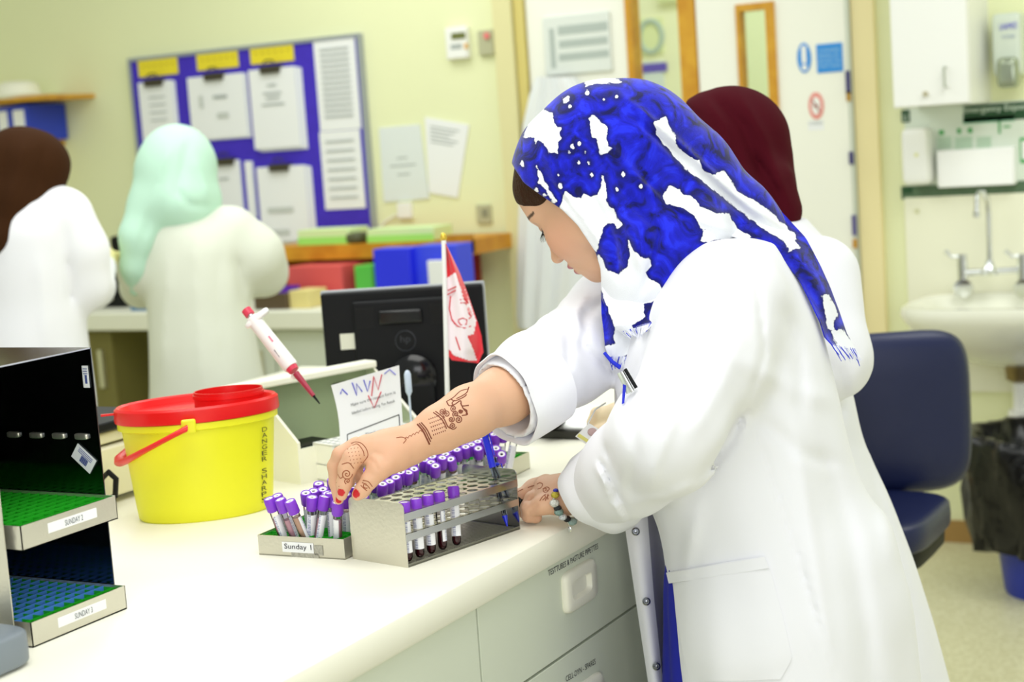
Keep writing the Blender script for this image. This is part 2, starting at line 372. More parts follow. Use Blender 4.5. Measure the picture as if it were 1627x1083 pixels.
# window 1 (glazed side panel) : frame + glass, the corridor notices stand behind
w1 = MB(); w1.b2((X_W1, YW-0.03, 0), (X_W1+0.022, YW+0.05, 2.25)).b2((X_D2-0.062, YW-0.045, 0), (X_D2, YW+0.05, 2.25)).b2((X_W1+0.022, YW-0.02, 0), (X_D2-0.06, YW+0.05, 0.75)); w1 = struct(w1.build('window_1', M_wood))
g = MB(); g.b2((X_W1+0.022, YW+0.0, 0.75), (X_D2-0.062, YW+0.006, 2.25)); g.build('glass_pane', clear('clear_glass', (.95, .98, .95)), w1)
# door 2 with narrow vision panel and signs
sx0, sx1, sz0, sz1 = R((1169, 8), (1240, 262), YW-0.04); sx1 = R((1215, 8), (1232, 40), YW-0.04)[1]; sz0 = 1.0
D2 = MB(); D2.b2((X_D2+0.004, YW-0.04, 0.01), (sx0, YW, 2.2)).b2((sx1, YW-0.04, 0.01), (X_TR-0.003, YW, 2.2)).b2((sx0, YW-0.04, sz1), (sx1, YW, 2.2)).b2((sx0, YW-0.04, 0.01), (sx1, YW, sz0))
D2 = struct(D2.build('door_2', M_door))
fr = MB(); fr.b2((sx0, YW-0.05, sz0), (sx0+0.014, YW+0.005, sz1)).b2((sx1-0.032, YW-0.05, sz0), (sx1, YW+0.005, sz1)).b2((sx0+.014, YW-0.0495, sz1-0.024), (sx1-.032, YW+0.004, sz1)).b2((sx0+.014, YW-0.0495, sz0), (sx1-.032, YW+0.004, sz0+0.024)); fr.build('vision_panel_frame', M_wood, D2)
g = MB(); g.b2((sx0+0.012, YW-0.01, sz0), (sx1-0.03, YW-0.004, sz1-0.02)); g.build('glass_pane', clear('green_glass', (.88, .94, .88)), D2)
# edge hardware of door 2
e = MB(); e.b2((X_TR-0.002, YW-0.045, 0.01), (X_TR+0.012, YW+0.02, 2.2)); e.build('door_edge', mat('edge_strip', 'cfd4c4', 0.4, metal=0.3), D2)
for i, (ya, yb, c) in enumerate(((112, 148, '3a3570'), (240, 260, '3a3570'), (340, 372, '5a558a'), (378, 392, 'c08a20'), (144, 160, 'b58a2a'))):
    z1 = ony(1358, ya, YW)[2]; z0 = ony(1358, yb, YW)[2]; q = MB(); q.b2((X_TR-0.006, YW-0.052, z0), (X_TR+0.008, YW-0.043, z1)); q.build('hinge_plate', mat('plate_'+c, c, 0.4), D2)
b = MB(); b.b2((X_TR+0.014, YW-0.03, 0), (X_RW, YW+0.03, 2.3)); struct(b.build('trim_3', mat('cream_trim', 'f1e3ae', 0.5)))
# skirting by the sink
b = MB(); b.b2((X_RW, YW-0.015, 0), (1.6, YW, 0.075)); struct(b.build('baseboard_right', mat('brown_skirting', 'a5824a', 0.5)))
b = MB(); b.b2((-6.2, YW-0.015, 0), (X_D1-0.1, YW, 0.075)); struct(b.build('baseboard_back', mat('brown_skirting', 'a5824a', 0.5)))

# ---- signs on door 2
Yd = YW-0.04
def disc(name, px, py, rx, rz, Y, th, m, parent=None, n=40, off=0):
    c = ony(px, py, Y); q = MB(); q.cyl((c[0], Y-off, c[2]), (c[0], Y-off-th, c[2]), 1, n=n, uv=((rx, 0, 0), (0, 0, 1)), sc=(1, 1)) if False else None
    q = MB(); q.raw([(c[0]+rx*math.cos(2*math.pi*i/n), y, c[2]+rz*math.sin(2*math.pi*i/n)) for y in (Y-off-th, Y-off) for i in range(n)], [tuple(range(n)), tuple(range(2*n-1, n-1, -1))]+[(i, n+i, n+(i+1) % n, (i+1) % n) for i in range(n)])
    return q.build(name, m, parent)
M_sblue = mat('sign_blue', '2f8fe0', 0.4); M_sred = mat('sign_red', 'e88f86', 0.5)
c = disc('notice_disc', 1278, 92, 0.024, 0.05, Yd, 0.003, M_sblue); tag(c, 'small round blue mandatory sign on the white door left of the blue text sign', 'sign')
q = MB(); cc = ony(1278, 92, Yd); q.b2((cc[0]-0.008, Yd-0.0045, cc[2]-0.018), (cc[0]+0.008, Yd-0.0032, cc[2]+0.04)).sell((cc[0], Yd-0.0035, cc[2]-0.032), (0.009, 0.001, 0.009)); q.build('exclamation_mark', M_white, c)
s_ = slab('text_sign', (1297, 71), (1340, 113), Yd, 0.003, M_sblue); tag(s_, 'rectangular blue sign with pale lettering on the white door', 'sign')
x0, x1, z0, z1 = R((1297, 71), (1340, 113), Yd)
for k, tx in enumerate(('AUTHORISED', 'PERSONNEL ONLY', 'BEYOND THIS', 'POINT PLEASE')):
    text(tx, (x0+0.008, Yd-0.0035, z1-0.028-0.017*k), (x1-x0-0.016, 0, 0), (0, 0, 0.011), mat('pale_blue_print', 'a8d4ee', 0.6), s_)
c = disc('prohibition_sign', 1297, 168, 0.026, 0.045, Yd, 0.003, M_sred); tag(c, 'small round red and white prohibition sign on the white door', 'sign')
disc('sign_face', 1297, 168, 0.016, 0.03, Yd, 0.001, M_white, c, off=0.003)
cc = ony(1297, 168, Yd); q = MB(); q.tube([(cc[0]-0.013, Yd-0.0045, cc[2]+0.022), (cc[0]+0.013, Yd-0.0045, cc[2]-0.022)], 0.0025, 6).tube([(cc[0]-0.01, Yd-0.0045, cc[2]), (cc[0]+0.01, Yd-0.0045, cc[2])], 0.003, 6); q.build('crossed_bar', mat('dark_red_print', 'a0564e', .5), c)
s_ = slab('door_notice', (1284, 192), (1309, 206), Yd, 0.001, M_paper); tag(s_, 'tiny printed strip under the red round sign on the door', 'notice')
x0, x1, z0, z1 = R((1284, 192), (1309, 206), Yd); text('NO SMOKING', (x0+.002, Yd-.0015, z0+.018), (x1-x0-.004, 0, 0), (0, 0, .012), M_print, s_)
# ---- corridor notices seen through the side panel
YC = 7.0
s_ = slab('corridor_poster', (1010, 32), (1056, 84), YC, 0.01, mat('poster_yellow', 'e8ecc0', .7)); tag(s_, 'pale poster with a grey ring in the corridor seen through the side glass', 'poster')
cc = ony(1034, 58, YC-0.012); q = MB(); q.tube([(cc[0]+0.055*math.cos(a), cc[1], cc[2]+0.07*math.sin(a)) for a in np.linspace(0, 2*math.pi, 25)[:-1]], 0.012, 8, closed=True); q.build('printed_ring', mat('ring_grey', 'b9c8c2', .7), s_)
s_ = slab('corridor_notice', (1012, 100), (1060, 200), YC, 0.01, mat('notice_pale', 'dfe6ee', .7)); tag(s_, 'notice with a purple band at its head seen through the side glass', 'notice')
slab('header_band', (1012, 103), (1060, 113), YC-0.01, 0.003, mat('purple_print', '6a58c8', .6), s_)
b = MB(); b.b2((-2.95, 6.96, 2.02), (-1.0, 7.0, 2.09)); struct(b.build('trim_4', mat('corridor_rail', 'dfe3b4', .6)))
# ---- paper frame on door 1
s_ = slab('wall_notice', (863, 28), (975, 112), YW-0.02, 0.012, mat('frame_greywhite', 'e3e8e2', .3), bevel=0.004); tag(s_, 'clear wall frame holding a printed timetable on the left white door', 'notice')
for k, (a, bb) in enumerate((((872, 46), (884, 108)), ((886, 42), (966, 48)), ((888, 65), (966, 69)), ((888, 86), (968, 90)))):
    slab('printed_band', a, bb, YW-0.032, 0.001, mat('band_grey', 'b4beb8', .6), s_)
# ---- hanging lab coats (folded cloth hung on hooks on the door)
def hung_coat(pl, label, seed, grp=None):
    # pl: list of (py, left px, right px)
    n = 26; rows = []
    for (py, l, r_) in pl:
        A = ony(l, py, YW-0.07); B = ony(r_, py, YW-0.07); row = []
        for j in range(n):
            u = j/(n-1); x = A[0]+(B[0]-A[0])*u; env = math.sin(math.pi*u)**0.4
            y = YW-0.045-0.05*env-0.014*math.sin(u*26+seed+py*0.004)*env; row.append((x, y, A[2]+(B[2]-A[2])*u))
        rows.append(row)
    # back face
    rows2 = [[(p[0], YW-0.024, p[2]) for p in row] for row in rows]
    vs = [p for row in rows for p in row]+[p for row in rows2 for p in row]; k = len(rows)*n; fs = []
    for i in range(len(rows)-1):
        for j in range(n-1): a = i*n+j; fs += [(a, a+n, a+n+1, a+1), (k+a, k+a+1, k+a+n+1, k+a+n)]
    q = MB(); q.raw(vs, fs); o = q.build('hanging_lab_coat', mat('coat_cotton_back', 'eef1f2', 0.8), sharp=1.4); tag(o, label, 'coat', grp)
    h = MB(); c = rows[0][n//2]; h.tube([(c[0], YW-0.02, c[2]), (c[0], YW-0.06, c[2]+0.01), (c[0], YW-0.06, c[2]+0.03)], 0.006, 8); return o
hung_coat([(122, 850, 905), (150, 838, 925), (200, 826, 935), (270, 822, 940), (350, 818, 940), (430, 816, 938), (500, 815, 930), (522, 818, 925)], 'white lab coat hanging on the door, nearest the cream wall', 1)
# ---- thermostat, switch, sockets, wall papers
s_ = slab('thermostat', (712, 45), (750, 92), YW, 0.03, M_white, bevel=0.006); tag(s_, 'white thermostat box with a small display on the cream wall', 'thermostat')
slab('display', (717, 53), (740, 61), YW-0.03, 0.002, mat('lcd_olive', '6f7440', .3), s_); slab('dial', (738, 69), (744, 77), YW-0.03, 0.004, mat('orange_button', 'e0b060', .4), s_); slab('label_strip', (716, 71), (734, 77), YW-0.03, 0.001, M_print, s_)
s_ = slab('alarm_switch', (762, 49), (789, 86), YW, 0.02, mat('metal_plate', 'b9b998', .4), bevel=0.003); tag(s_, 'grey metal wall plate with a red button beside the thermostat', 'switch')
cc = ony(774, 57, YW-0.02); q = MB(); q.cyl(cc, cc-V([0, 0.008, 0]), 0.012); q.build('red_button', mat('soft_red', 'ea7f7f', .4), s_)
s_ = slab('wall_socket', (758, 325), (783, 354), YW, 0.012, mat('metal_plate', 'b9b998', .4), bevel=0.003); tag(s_, 'square grey metal socket plate low on the cream wall', 'socket')
q = slab('socket_slot', (765, 332), (776, 345), YW-0.012, 0.001, mat('slot_grey', '8f9078', .4), s_)
def wallpaper(tl, tr, br, bl, label, lines, seed=0, m=None, th=0.006, Y=YW):
    pts = [ony(*p, Y) for p in (tl, tr, br, bl)]; q = MB(); q.prism(pts, (0, -th, 0)); o = q.build('wall_notice', m or M_paper); tag(o, label, 'notice')
    A, B, C, D = [V([p[0], Y-th-0.0005, p[2]]) for p in pts]
    for k, (v, u0, u1) in enumerate(lines):
        L = A+(D-A)*v; Rr = B+(C-B)*v; e = (D-A)*0.018; q = MB(); a = L+(Rr-L)*u0; b_ = L+(Rr-L)*u1; q.prism([a, b_, b_+e, a+e], (0, -0.0004, 0)); q.build('printed_line', M_print, o)
    return o
wallpaper((603, 203), (668, 197), (683, 315), (611, 321), 'grey-white notice with three short centred lines taped to the cream wall', [(.42, .38, .62), (.52, .2, .8), (.64, .36, .64)], m=mat('paper_cool', 'e3e9e8', .8))
wallpaper((676, 186), (746, 198), (728, 314), (683, 306), 'tilted white sheet overlapping the notice on the cream wall', [(.1+.05*i, .12, .8-.1*(i % 3)) for i in range(5)], Y=YW-0.001)
s_ = slab('cable_box', (634, 322), (658, 346), YW, 0.02, M_white, bevel=0.003); tag(s_, 'small white socket box under the taped notices', 'socket')
q = MB(); q.tube([ony(640, 335, YW-.01), ony(615, 350, YW-.01), ony(595, 370, YW-.01)], .004, 6); q.build('cable', M_white, s_)

# ---- notice board
brd = ony(232, 330, YW); bx0 = (ony(213, 97, YW)[0]+ony(232, 290, YW)[0])/2; bx1 = ony(583, 200, YW)[0]; bz1 = ony(400, 78, YW)[2]; bz0 = ony(592, 362, YW)[2]
q = MB(); q.b2((bx0, YW-0.02, bz0), (bx1, YW, bz1)); board = tag(q.build('notice_board', mat('violet_felt', '4631c4', 0.9, noise=.1, nscale=40)), 'large violet-blue felt notice board on the cream wall behind the counter', 'notice board')
q = MB()
for lo, hi in (((bx0-.015, YW-.028, bz1), (bx1+.015, YW, bz1+.015)), ((bx0-.015, YW-.028, bz0-.015), (bx1+.015, YW, bz0)), ((bx0-.015, YW-.028, bz0), (bx0, YW, bz1)), ((bx1, YW-.028, bz0), (bx1+.015, YW, bz1))): q.b2(lo, hi)
q.build('board_frame', mat('alu_frame', 'aeb4c0', .4, metal=.6), board)
YB = YW-0.02
for i, (tl, br) in enumerate((((219, 93), (284, 117)), ((312, 83), (380, 106)), ((397, 72), (468, 96)))):
    o = slab('header_card', tl, br, YB, 0.004, mat('yellow_card', 'f0dc30', .6)); tag(o, ('leftmost', 'middle', 'rightmost')[i]+' of the three yellow header cards along the top of the violet board', 'card', 'yellow header cards on the violet board')
    x0, x1, z0, z1 = R(tl, br, YB-.004); text(('HAEMATOLOGY', 'ROTA', 'PROCEDURES')[i] if False else '- - - - - -', (x0+.02, YB-.0045, (z0+z1)/2), (x1-x0-.04, 0, 0), (0, 0, .008), mat('card_print', 'c8b020', .6), o)
def pad(tl, br, n, label, clip=True, lines=(), split=0, Y=None):
    Y = Y or YB; x0, x1, z0, z1 = R(tl, br, Y); o = empty('paper_pad', ((x0+x1)/2, Y, z0), label, 'papers', 'papers pinned on the violet board')
    for k in range(n):
        q = MB(); d = 0.004; q.b2((x0+0.006*k, Y-0.0005-d*(n-k), z0-0.003*k), (x1+0.006*k-0.0, Y-0.0005-d*(n-k)+0.0035, z1-0.002*k)); q.build('sheet', M_paper if k % 2 == 0 else mat('paper_shade', 'e2e6ee', .8), o)
    Yf = Y-0.004-0.004*n
    for v, u0, u1, hgt in lines:
        q = MB(); q.b2((x0+(x1-x0)*u0, Yf-.0012, z1-(z1-z0)*v-hgt), (x0+(x1-x0)*u1, Yf-.0002, z1-(z1-z0)*v)); q.build('print_block', M_print if hgt < .02 else mat('print_soft', 'c9cdc8', .8), o)
    if clip:
        xc = (x0+x1)/2; q = MB(); q.prism([(xc-.05, Yf-.006, z1+.01), (xc+.05, Yf-.006, z1+.01), (xc+.045, Yf-.012, z1-.02), (xc-.045, Yf-.012, z1-.02)], (0, .03, 0)); q.tube([(xc+.025*math.cos(a), Yf-.008, z1+.02+.012*math.sin(a)) for a in np.linspace(0, math.pi, 9)], .003, 6); q.build('bulldog_clip', mat('clip_brown', '4a4436', .4, metal=.5), o)
    return o
TL = [(v, .15, .85, .006) for v in np.arange(.12, .85, .06)]
pad((222, 132), (286, 248), 3, 'white paper stack hanging at the far left of the violet board', lines=[(v, .3, .8, .004) for v in (.2, .3, .4, .5)])
pad((300, 124), (397, 216), 3, 'landscape sheet with a faint coloured chart on the violet board', lines=[(.3, .2, .26, .05), (.32, .45, .7, .012), (.6, .5, .7, .02)])
pad((399, 112), (482, 232), 5, 'thick white pad hanging in the middle of the violet board', lines=[(.2, .4, .6, .006), (.3, .3, .7, .006), (.36, .35, .65, .006), (.44, .25, .75, .006)])
pad((498, 62), (575, 204), 1, 'tall typed sheet at the upper right corner of the violet board', clip=False, lines=TL)
pad((508, 210), (582, 330), 1, 'typed sheet below the tall one at the right edge of the violet board', clip=False, lines=TL[::2])
pad((340, 256), (388, 345), 2, 'small white sheet hanging beside the mint scarf', lines=[(.3, .2, .6, .006)])
pad((390, 256), (408, 344), 2, 'narrow paper bundle hanging between two stacks on the violet board', clip=False)
pad((412, 266), (497, 380), 5, 'white stack with two grey printed bars low on the violet board', lines=[(.55, .18, .72, .02), (.85, .2, .6, .02)])
# ---- wall shelf at the far left
q = MB(); A = ony(-60, 160, YW-.25); B = ony(85, 153, YW-.25); q.b2((A[0], YW-.28, B[2]-.01), (B[0], YW, B[2]+.008)); sh = tag(q.build('wall_shelf', M_wood), 'honey-coloured wooden wall shelf at the upper left', 'shelf')
zs = B[2]+.008
q = MB(); c = ony(28, 150, YW-.15); q.lathe([(.0, .0), (.16, .0), (.17, .012), (.1, .02), (.09, .06), (.06, .075), (0, .078)], (c[0], YW-.15, zs), cap=False); tag(q.build('white_basin', mat('enamel_white', 'f2f0dc', .5)), 'upturned white bowl on top of the wooden wall shelf', 'bowl')
zb2 = ony(20, 226, YW-.2)[2]
q = MB(); q.b2((A[0], YW-.26, zb2-.03), (ony(50, 226, YW-.2)[0], YW, zb2)); tag(q.build('lower_shelf', M_wood), 'lower wooden shelf carrying blue and white binders', 'shelf')
for i, (l, r_) in enumerate(((-22, -12), (-10, -2), (0, 20), (24, 47))):
    x0 = ony(l, 190, YW-.22)[0]; x1 = ony(r_, 190, YW-.22)[0]
    o = empty('ring_binder', ((x0+x1)/2, YW-.12, zb2), ('blue ring binder cut by the left picture edge', 'blue ring binder next to the picture edge', 'blue ring binder with white spine, left of the pair under the shelf', 'blue ring binder with white spine, right of the pair under the shelf')[i], 'binder', 'binders on the wall shelf')
    HB = zs-.03-zb2; q = MB(); q.b2((x0, YW-.24, zb2), (x1+.01, YW-.01, zb2+HB)); q.build('cover', mat('binder_blue', '2a43c4', .5), o)
    q = MB(); q.b2((x0+.012, YW-.243, zb2+.02), (x1-.008, YW-.24, zb2+HB-.02)); q.build('spine_label', M_paper, o)

# ---- back counter
YF = 4.77
q = MB(); q.b2((-6.2, YF, 0.83), (-3.25, YW, 0.9)); tag(q.build('back_counter', mat('counter_laminate', 'eeeede', .4), bevel=.008), 'long pale worktop against the cream wall behind the two women', 'worktop')
def cupboard(x0, x1, label, m, two=True):
    o = empty('base_cupboard', ((x0+x1)/2, YW-.3, 0), label, 'cupboard'); q = MB(); q.b2((x0, YF+.07, 0.08), (x1, YW-.02, .828)); q.build('carcass', m, o)
    n = 2 if two else 1; wd = (x1-x0)/n
    for k in range(n):
        q = MB(); q.b2((x0+wd*k+.004, YF+.05, .1), (x0+wd*(k+1)-.004, YF+.07, .82)); dd = q.build('door', m, o, .003)
        q = MB(); q.b2((x0+wd*k+wd-.07, YF+.035, .6), (x0+wd*k+wd-.05, YF+.05, .75)); q.build('handle', M_steel, dd)
cupboard(-3.98, -3.3, 'pale grey-green base cupboard under the counter behind the monitor', mat('cup_grey', 'd5dbcc', .5))
cupboard(-5.0, -4.42, 'olive cupboard standing in for the shaded kneehole left of the woman in mint scarf', mat('kneehole_shade_olive', '77703a', .6))  # olive colour paints in the shade of an open kneehole
cupboard(-6.15, -5.05, 'base cupboard behind the woman in the brown scarf', mat('cup_grey', 'd5dbcc', .5))
# wooden riser shelf with boxes
Yr = 5.1
x0 = ony(425, 400, Yr)[0]; x1 = ony(750, 390, Yr)[0]; zt = ony(600, 386, Yr)[2]
M_orw = mat('orange_wood', 'd79a24', .5, c2='c58414', nscale=12)
o = empty('riser_shelf', ((x0+x1)/2, YW-.2, .9), 'orange wooden riser shelf standing on the back counter', 'shelf')
q = MB(); q.b2((x0, Yr, zt-.055), (x1, YW-.03, zt)); q.build('shelf_board', M_orw, o)
q = MB(); q.b2((x0, Yr+.01, .9), (x0+.02, YW-.04, zt-.05)); q.build('side_board', M_orw, o)
q = MB(); q.b2((x0+.02, YW-.07, .9), (x1-.14, YW-.05, zt-.05)); q.build('back_board', mat('deep_red_board', '8c1c1c', .6), o)
q = MB(); q.b2((x1-.11, Yr-.006, zt-.05), (x1, Yr+.02, zt+.02)); q.build('end_block', M_orw, o)
def boxo(name, tl, br, Y, dep, m, label, cat='box', z0=None, grp=None, band=None):
    x0, x1, za, z1 = R(tl, br, Y); z0 = za if z0 is None else z0; o = empty(name, ((x0+x1)/2, Y+dep/2, z0), label, cat, grp); q = MB(); q.b2((x0, Y, z0), (x1, Y+dep, z1)); q.build('carton', m, o, .004)
    if band: q = MB(); q.b2((x0+.0, Y-.001, z0), (x1, Y, z0+(z1-z0)*band[0])); q.build('front_print', band[1], o)
    return o
M_gr = mat('mint_print', 'a6ea70', .6); M_grp = mat('pale_green_carton', 'd9efb0', .7)
boxo('glove_box', (472, 366), (556, 396), Yr+.02, .14, M_grp, 'pale green glove box on the orange shelf, left one below the violet board', z0=zt, grp='green glove boxes on the riser', band=(.5, M_gr))
boxo('glove_box', (582, 364), (690, 388), Yr+.02, .14, M_grp, 'pale green glove box on the orange shelf, right one below the taped notices', z0=zt, grp='green glove boxes on the riser', band=(.5, M_gr))
q = MB(); c = ony(568, 384, Yr+.05); q.sell((c[0], Yr+.06, zt+.02), (.035, .05, .02)); tag(q.build('tape_roll', mat('tape_dark', '55583c', .5)), 'dark roll lying between the two green glove boxes', 'tape')
boxo('file_tray', (455, 424), (545, 462), Yr-.12, .2, mat('coral_plastic', 'e05a5a', .5), 'coral red plastic file box on the counter under the riser', z0=.9, grp=None, band=(.25, mat('red_dark', 'b82828', .5)))
boxo('small_green_box', (562, 422), (592, 450), Yr-.1, .1, mat('grass_green', '58c048', .5), 'small green box between the red file box and the blue files', z0=.9)
boxo('blue_file_box', (592, 396), (654, 452), Yr-.2, .1, mat('file_blue', '2430ee', .45), 'bright blue file box standing left above the monitor', z0=.9)
boxo('blue_file_box', (657, 391), (728, 452), Yr-.16, .12, mat('file_blue2', '3a4cf0', .45), 'bright blue file box behind the little flag', z0=.9)
boxo('label_card', (678, 414), (706, 456), Yr-.19, .02, M_paper, 'white card leaning on the right blue file box', 'card', z0=.9)
boxo('reagent_carton', (458, 462), (492, 492), YF+.06, .12, mat('cream_carton', 'e8d890', .7), 'small cream carton beside the dark tube rack on the counter', z0=.9)
o = boxo('dark_tube_rack', (402, 467), (456, 492), YF+.04, .14, mat('rack_brown', '5a4a34', .5), 'dark rack with purple-capped tubes beside the mint-scarf woman', 'rack', z0=.9)
x0, x1, _, z1 = R((402, 467), (456, 492), YF+.04)
q = MB()
for i in range(9):
    for j in range(3): q.cyl((x0+.008+i*.0155, YF+.06+j*.04, z1-.01), (x0+.008+i*.0155, YF+.06+j*.04, z1+.02), .006, n=8)
q.build('tube_caps', mat('cap_purple', '6a2fc0', .4), o)['kind'] = 'stuff'
# black instrument behind the left woman
o = empty('black_analyser', (ony(175, 420, 4.95)[0], 5.05, .9), 'black bench instrument between the two women at the back counter', 'instrument')
x0, x1, z0, z1 = R((146, 380), (200, 492), 4.95); q = MB(); q.b2((x0-.1, 4.95, .9), (x1, 5.3, .9+(z1-.9)*.35)); q.build('base', M_black, o, .01)
q = MB(); q.b2((x0-.05, 5.1, .9), (x1, 5.32, z1)); q.build('tower', M_black, o, .015); q = MB(); q.cyl((x0+.02, 5.15, z1), (x0+.02, 5.15, z1+.04), .03); q.build('knob', M_black, o)
q = MB(); q.b2((x0+.02, 4.945, .93), (x0+.08, 4.95, .96)); q.build('label_plate', M_steel, o)
o = boxo('blue_tip_rack', (206, 478), (236, 495), YF+.06, .1, mat('tip_blue', '4a7fae', .5), 'small blue tip rack on the back counter left of the mint-scarf woman', 'rack', z0=.9)

# ---- right hand corner: cabinet, dispenser, notices, sink
x0, x1, z0, z1 = R((1412, 0), (1541, 164), YW-.3); z1 = 2.35
o = empty('wall_cabinet', ((x0+x1)/2, YW-.15, z0), 'white wall cabinet above the sink', 'cabinet'); q = MB(); q.b2((x0, YW-.28, z0), (x1, YW, z1)); q.build('carcass', M_white, o)
q = MB(); q.b2((x0+.002, YW-.3, z0+.002), (x1-.002, YW-.281, z1)); dd = q.build('door', M_white, o, .003)
c = ony(1503, 122, YW-.3); q = MB(); q.tube([c+V([0, 0, .03]), c+V([0, -.02, .03]), c+V([0, -.02, -.03]), c+V([0, 0, -.03])], .004, 8); q.build('handle', mat('grey_handle', 'b8bdb0', .3, metal=.5), dd)
c = ony(1471, 149, YW-.3); q = MB(); q.cyl(c, c-V([0, .01, 0]), .008); q.build('lock', mat('brass_lock', 'c8c0a0', .3, metal=.6), dd)
x0, x1, z0, z1 = R((1572, 22), (1624, 140), YW-.12)
o = empty('soap_dispenser', ((x0+x1)/2, YW-.06, z0), 'translucent grey-white soap dispenser on the wall right of the cabinet', 'dispenser'); q = MB(); q.sell(((x0+x1)/2, YW-.055, (z0+z1)/2+.02), ((x1-x0)/2, .055, (z1-z0)/2-.02), .25, .3); q.build('housing', mat('dispenser_shell', 'd4ddd0', .3), o)
xx0, xx1, zz0, zz1 = R((1583, 92), (1618, 138), YW-.13); q = MB(); q.sell(((xx0+xx1)/2, YW-.11, (zz0+zz1)/2), ((xx1-xx0)/2, .035, (zz1-zz0)/2), .4, .4); q.build('push_lever', mat('lever_grey', '9fa892', .15, metal=.6), o)
text('UNIMED', ony(1588, 48, YW-.114), ony(1616, 44, YW-.114)-ony(1588, 48, YW-.114), (0, 0, .018), mat('ink_blue', '3a2fd0', .5), o); text('soap', ony(1592, 62, YW-.114), (.04, 0, 0), (0, 0, .01), mat('ink_bluegrey', '8090b8', .5), o)
# eyewash / emergency notice board
x0, x1, z0, z1 = R((1437, 172), (1640, 302), YW)
o = empty('safety_board', ((x0+x1)/2, YW, z0), 'pale laminated emergency notice behind the sink', 'sign'); q = MB(); q.b2((x0, YW-.008, z0), (x1+.1, YW, z1)); q.build('panel', mat('laminate_pale', 'dfe8da', .3), o)
M_dkg = mat('dark_green_band', '1e4a26', .4); M_mg = mat('mid_green', '4aa85a', .5)
def wr(tl, br, m, nm, off=.008, th=.002): return slab(nm, tl, br, YW-off, th, m, o)
wr((1530, 168), (1640, 188), M_dkg, 'title_band'); wr((1530, 188), (1612, 192), mat('teal_band', '7ec09a', .5), 'sub_band')
a = ony(1530, 183, YW-.0105); text('Emergency Exposure', a, (ony(1650, 174, YW-.0105)-a)*V([1, 0, 0]), (0, 0, .026), mat('pale_letter', 'dfeedd', .5), o)
wr((1432, 175), (1446, 194), M_dkg, 'corner_tag'); a = ony(1435, 192, YW-.0105); text('U', a, (.014, 0, 0), (0, 0, .022), mat('pale_letter', 'dfeedd', .5), o)
for (tl, br) in (((1492, 207), (1500, 214)), ((1521, 204), (1527, 212)), ((1538, 203), (1545, 211)), ((1586, 188), (1590, 212)), ((1594, 200), (1606, 202))): wr(tl, br, M_mg, 'pictogram')
for k in range(6):
    for (l, r_) in ((1489, 1512), (1517, 1545), (1552, 1575)): wr((l, 218+k*3.2), (r_, 219+k*3.2), mat('faint_green', 'bcd6bc', .6), 'text_line')
wr((1432, 296), (1640, 308), mat('grey_green_band', '5f7a5c', .5, noise=.35, nscale=120), 'bottom_band'); wr((1434, 297), (1450, 307), M_dkg, 'band_tag', .0085, .003)
wr((1620, 219), (1640, 258), M_mg, 'green_frame'); wr((1623, 224), (1640, 252), M_white, 'green_frame_face', .0101, .002)
q = MB(); x0, x1, z0, z1 = R((1431, 205), (1477, 293), YW-.1); q.sell(((x0+x1)/2, YW-.06, (z0+z1)/2), ((x1-x0)/2, .052, (z1-z0)/2), .25, .3); dsp = tag(q.build('towel_dispenser', M_white), 'white rounded dispenser on the pale safety board left of the blank sheet', 'dispenser')
c = ony(1456, 246, YW-.112); q = MB(); q.sell(c, (.006, .003, .006)); q.build('logo_dot', mat('pale_yellow_dot', 'e8e8b0', .5), dsp)
q = MB(); x0, x1, z0, z1 = R((1487, 240), (1611, 293), YW-.06); q.b2((x0, YW-.055, z0), (x1, YW-.008, z1)); tag(q.build('paper_towel_box', mat('bright_white', 'ffffff', .6), bevel=.004), 'blank bright white box mounted on the safety board behind the tap', 'box')
# splash panel
q = MB(); x0, x1, z0, z1 = R((1438, 314), (1640, 478), YW); q.b2((x0, YW-.011, z0-.3), (x1+.4, YW-.001, z1)); sp = tag(q.build('splash_panel', mat('splash_cream', 'f4f3dc', .3)), 'cream splash panel on the wall behind the tap', 'panel')
c = ony(1457, 335, YW-.012); q = MB(); q.cyl(c, c-V([0, .004, 0]), .008); q.build('screw_cap', mat('screw_cap', 'd8d8b0', .4), sp)
# sink
xs0 = ony(1427, 485, 5.05)[0]; zr = .85; sink = empty('wash_basin', (xs0+.32, YW-.25, zr-.2), 'white ceramic wash basin on the wall under the tap', 'sink')
n = 32; q = MB(); ccx, ccy = xs0+.32, 5.2
def ring(a, b_, z, dy=0, e=.45): return [(ccx+a*math.copysign(abs(math.cos(t))**e, math.cos(t)), ccy+dy+b_*math.copysign(abs(math.sin(t))**e, math.sin(t)), z) for t in np.linspace(0, 2*math.pi, n, endpoint=False)]
rings = [ring(.32, .235, zr), ring(.325, .24, zr-.02), ring(.31, .235, zr-.05), ring(.25, .2, zr-.12, .03), ring(.14, .12, zr-.19, .06), ring(.06, .06, zr-.215, .08)]
inner = [ring(.29, .2, zr), ring(.26, .18, zr-.03), ring(.2, .13, zr-.1), ring(.05, .04, zr-.13)]
allr = rings[::-1]+inner; vs = [p for r_ in allr for p in r_]; fs = [(j*n+i, j*n+(i+1) % n, (j+1)*n+(i+1) % n, (j+1)*n+i) for j in range(len(allr)-1) for i in range(n)]+[tuple(range(n-1, -1, -1)), tuple(range((len(allr)-1)*n, len(allr)*n))]
q.raw(vs, fs); q.build('bowl', mat('ceramic', 'f3f3e4', .12, coat=.5), sink, sharp=1.0)
q = MB(); q.lathe([(.05, .0), (.045, -.05), (.03, -.06)], (ccx, ccy+.08, zr-.21), 20); q.build('waste_fitting', mat('brass_dull', '8c7a50', .3, metal=.7), sink)
